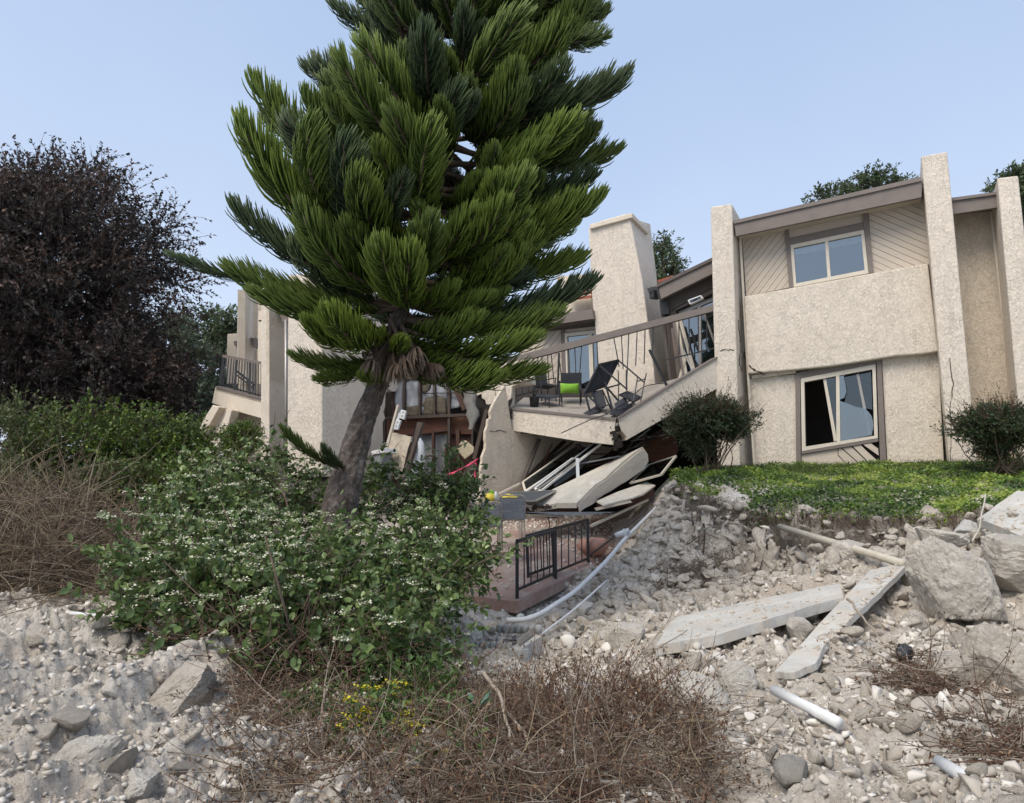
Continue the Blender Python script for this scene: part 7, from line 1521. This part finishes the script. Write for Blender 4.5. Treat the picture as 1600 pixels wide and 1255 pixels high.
plant('round_shrub', 'round dark green shrub under the left balcony', 'shrub', [(tuple(c), (.46, .45, .42))], 420, 15, .06, .25, M['hedge'], M['twig'], rg, None, .45, False, .8, .3, .1, .004, .5, 5, base=c - Vector((0, 0, .6)))
# ---------------------------------------------------------------- trees
def tree(name, label, c, rad, n_clump, clump, twigs, per, leaf, mats, seed, trunk_r, ground_z, group=None, flat=.6, limbs=14, trunk_x=None, hollow=.35, tw_len=.5):
    rg = np.random.default_rng(seed); N = nrm(rg.normal(size=(n_clump, 3))); f = hollow + (1 - hollow) * rg.random(n_clump) ** .5; cc = np.array(c) + N * np.array(rad) * (f * lump(N, seed, .22, 1.8))[:, None]
    t = thing(name, label, 'tree', (c[0] if trunk_x is None else trunk_x, c[1], ground_z), group); L0 = np.array(LOC[t.name])
    tr = [Vector(L0) - Vector((0, 0, .3)), Vector(L0).lerp(Vector(c), .5) + Vector((rg.normal() * .2, 0, 0)), Vector(c) + Vector((0, 0, rad[2] * .3)), Vector(c) + Vector((0, 0, rad[2] * .8))]
    V, F_ = tube_geo(smooth_path(tr, 6), [trunk_r * (1 - .85 * i / 19) for i in range(19)], 10); obj('trunk', V, F_, M['bark'], t, True)
    A2 = np.array(tr[1])[None] + (np.array(tr[2]) - np.array(tr[1])) * rg.random((limbs, 1)); E2 = cc[rg.integers(0, n_clump, limbs)]; C2 = np.stack([A2 * (1 - u) + E2 * u + np.array([0, 0, .12]) * math.sin(math.pi * u) * np.linalg.norm(E2 - A2, axis=1)[:, None] for u in np.linspace(0, 1, 8)], 1)
    C2[:, 1:-1] += rg.normal(size=(limbs, 6, 3)) * .06 * rad[0] * .3
    Vb, Fb = tubes(C2, np.linspace(1, .25, 8)[None] * trunk_r * .38 * rg.uniform(.6, 1, limbs)[:, None], 5)
    nt_ = n_clump * twigs; ci = np.repeat(np.arange(n_clump), twigs); Nn = nrm(rg.normal(size=(nt_, 3))); E = cc[ci] + Nn * np.array([clump, clump, clump * flat]) * (rg.random(nt_) ** .5)[:, None]
    D = nrm(Nn * .6 + N[ci] * .5 + [0, 0, .25]); Ln = tw_len * rg.uniform(.6, 1.3, nt_); C = curves(E - D * Ln[:, None] * .5, D, Ln, 5, rg, .6, .25); Vs, Fs = tubes(C, np.linspace(1, .4, 5)[None] * .006 * np.ones((nt_, 1)) * max(1, leaf / .08), 3)
    o = link('limbs', mesh_np('limbs', np.concatenate([Vb, Vs]) - L0, [Fb, Fs + len(Vb)], [M['bark']]), t); tag(o, kind='stuff')
    T = rg.uniform(0, 1, (nt_, per)) * 3.999; ii = T.astype(int); ff = (T - ii)[..., None]; ix = np.arange(nt_)[:, None]; Pt = (C[ix, ii] * (1 - ff) + C[ix, ii + 1] * ff); Dt = nrm(C[ix, ii + 1] - C[ix, ii]); Dl = Dt + nrm(rg.normal(size=Dt.shape)) * 1.0
    Pt = Pt.reshape(-1, 3); Vl, Fl, nv = leaf_geo(Pt, Dl.reshape(-1, 3), leaf * rg.uniform(.5, 1.3, len(Pt)), rg, .5, False)
    cr = rg.random(n_clump) ; rn = np.clip(np.repeat(cr[ci], per) * .65 + rg.random(nt_ * per) * .45, 0, 1)
    o = link('crown', mesh_np('crown', Vl - L0, [Fl], [mats], {'rnd': np.repeat(rn, nv)}), t); tag(o, kind='stuff'); return t
M['purple'] = leafmat('purple_leaf', [(0, (.018, .028, .022)), (.4, (.042, .036, .034)), (.75, (.080, .054, .046)), (1, (.17, .10, .068))], .12, .6)
M['far_a'] = leafmat('hazed_grey_green_leaf', [(0, (.05, .075, .045)), (.6, (.09, .12, .07)), (1, (.15, .18, .10))], .2, .7)  # distance haze put into the colour: leaves greyed
M['far_b'] = leafmat('hazed_green_leaf', [(0, (.04, .065, .035)), (.6, (.085, .125, .055)), (1, (.14, .18, .08))], .2, .7)  # leaf colour lightened to carry the haze of distance
pc = P(45, 455, 20)
tree('purple_leaved_tree', 'big dark purple-brown broadleaf tree at the left edge', tuple(pc), (4.05, 3.6, 3.9), 760, .80, 15, 15, .115, M['purple'], 801, .35, 1.6, limbs=40, hollow=.3, tw_len=.8)
tree('purple_leaved_tree', 'smaller dark purple tree filling the gap low behind the hedge', tuple(P(200, 590, 19.5)), (1.6, 1.6, 1.5), 170, .5, 13, 14, .11, M['purple'], 802, .2, 1.6, limbs=14, hollow=.3, tw_len=.6)
for i, (px, py, Y, a, c3, m, n, lab) in enumerate(((255, 560, 40, 2.6, 3.2, 'far_a', 60, 'thin grey-green tree seen just right of the purple tree'), (335, 520, 48, 2.6, 1.4, 'far_b', 45, 'round-topped far tree above the left balcony'), (300, 620, 42, 3.4, 2.8, 'far_a', 90, 'broad hazy tree behind the hedge end'), (345, 590, 50, 3.2, 2.6, 'far_a', 70, 'far tree behind the balcony railing'), (180, 640, 44, 4.0, 2.2, 'far_b', 80, 'dark far tree low behind the purple tree'), (420, 640, 46, 4, 2.5, 'far_a', 60, 'far tree hidden behind the left pillars'), (-60, 620, 40, 5, 3.5, 'far_b', 80, 'far dark tree beyond the left edge'))):
    tree('distant_tree', lab, tuple(P(px, py, Y)), (a, a, c3), n, .85, 12, 11, .26, M[m], 820 + i, .22, 2.3, 'far trees behind the left hedge', limbs=16, hollow=.25, tw_len=1.0)
for i, (px, py, Y, a, c3, lab) in enumerate(((1345, 315, 34, 2.2, 1.15, 'rounded tree top showing above the roof'), (1600, 300, 32, 1.1, 1.3, 'dark tree top at the right edge beyond the last pillar'), (1035, 420, 34, .9, 1.7, 'slender tree top between chimney and first pillar'))):
    tree('distant_tree', lab, tuple(P(px, py, Y)), (a, a, c3), 90 if i < 2 else 36, .5, 13, 12, .17, M['far_b'], 840 + i, .18, 2.3, 'tree tops behind the apartment', limbs=14, hollow=.3, tw_len=.6)
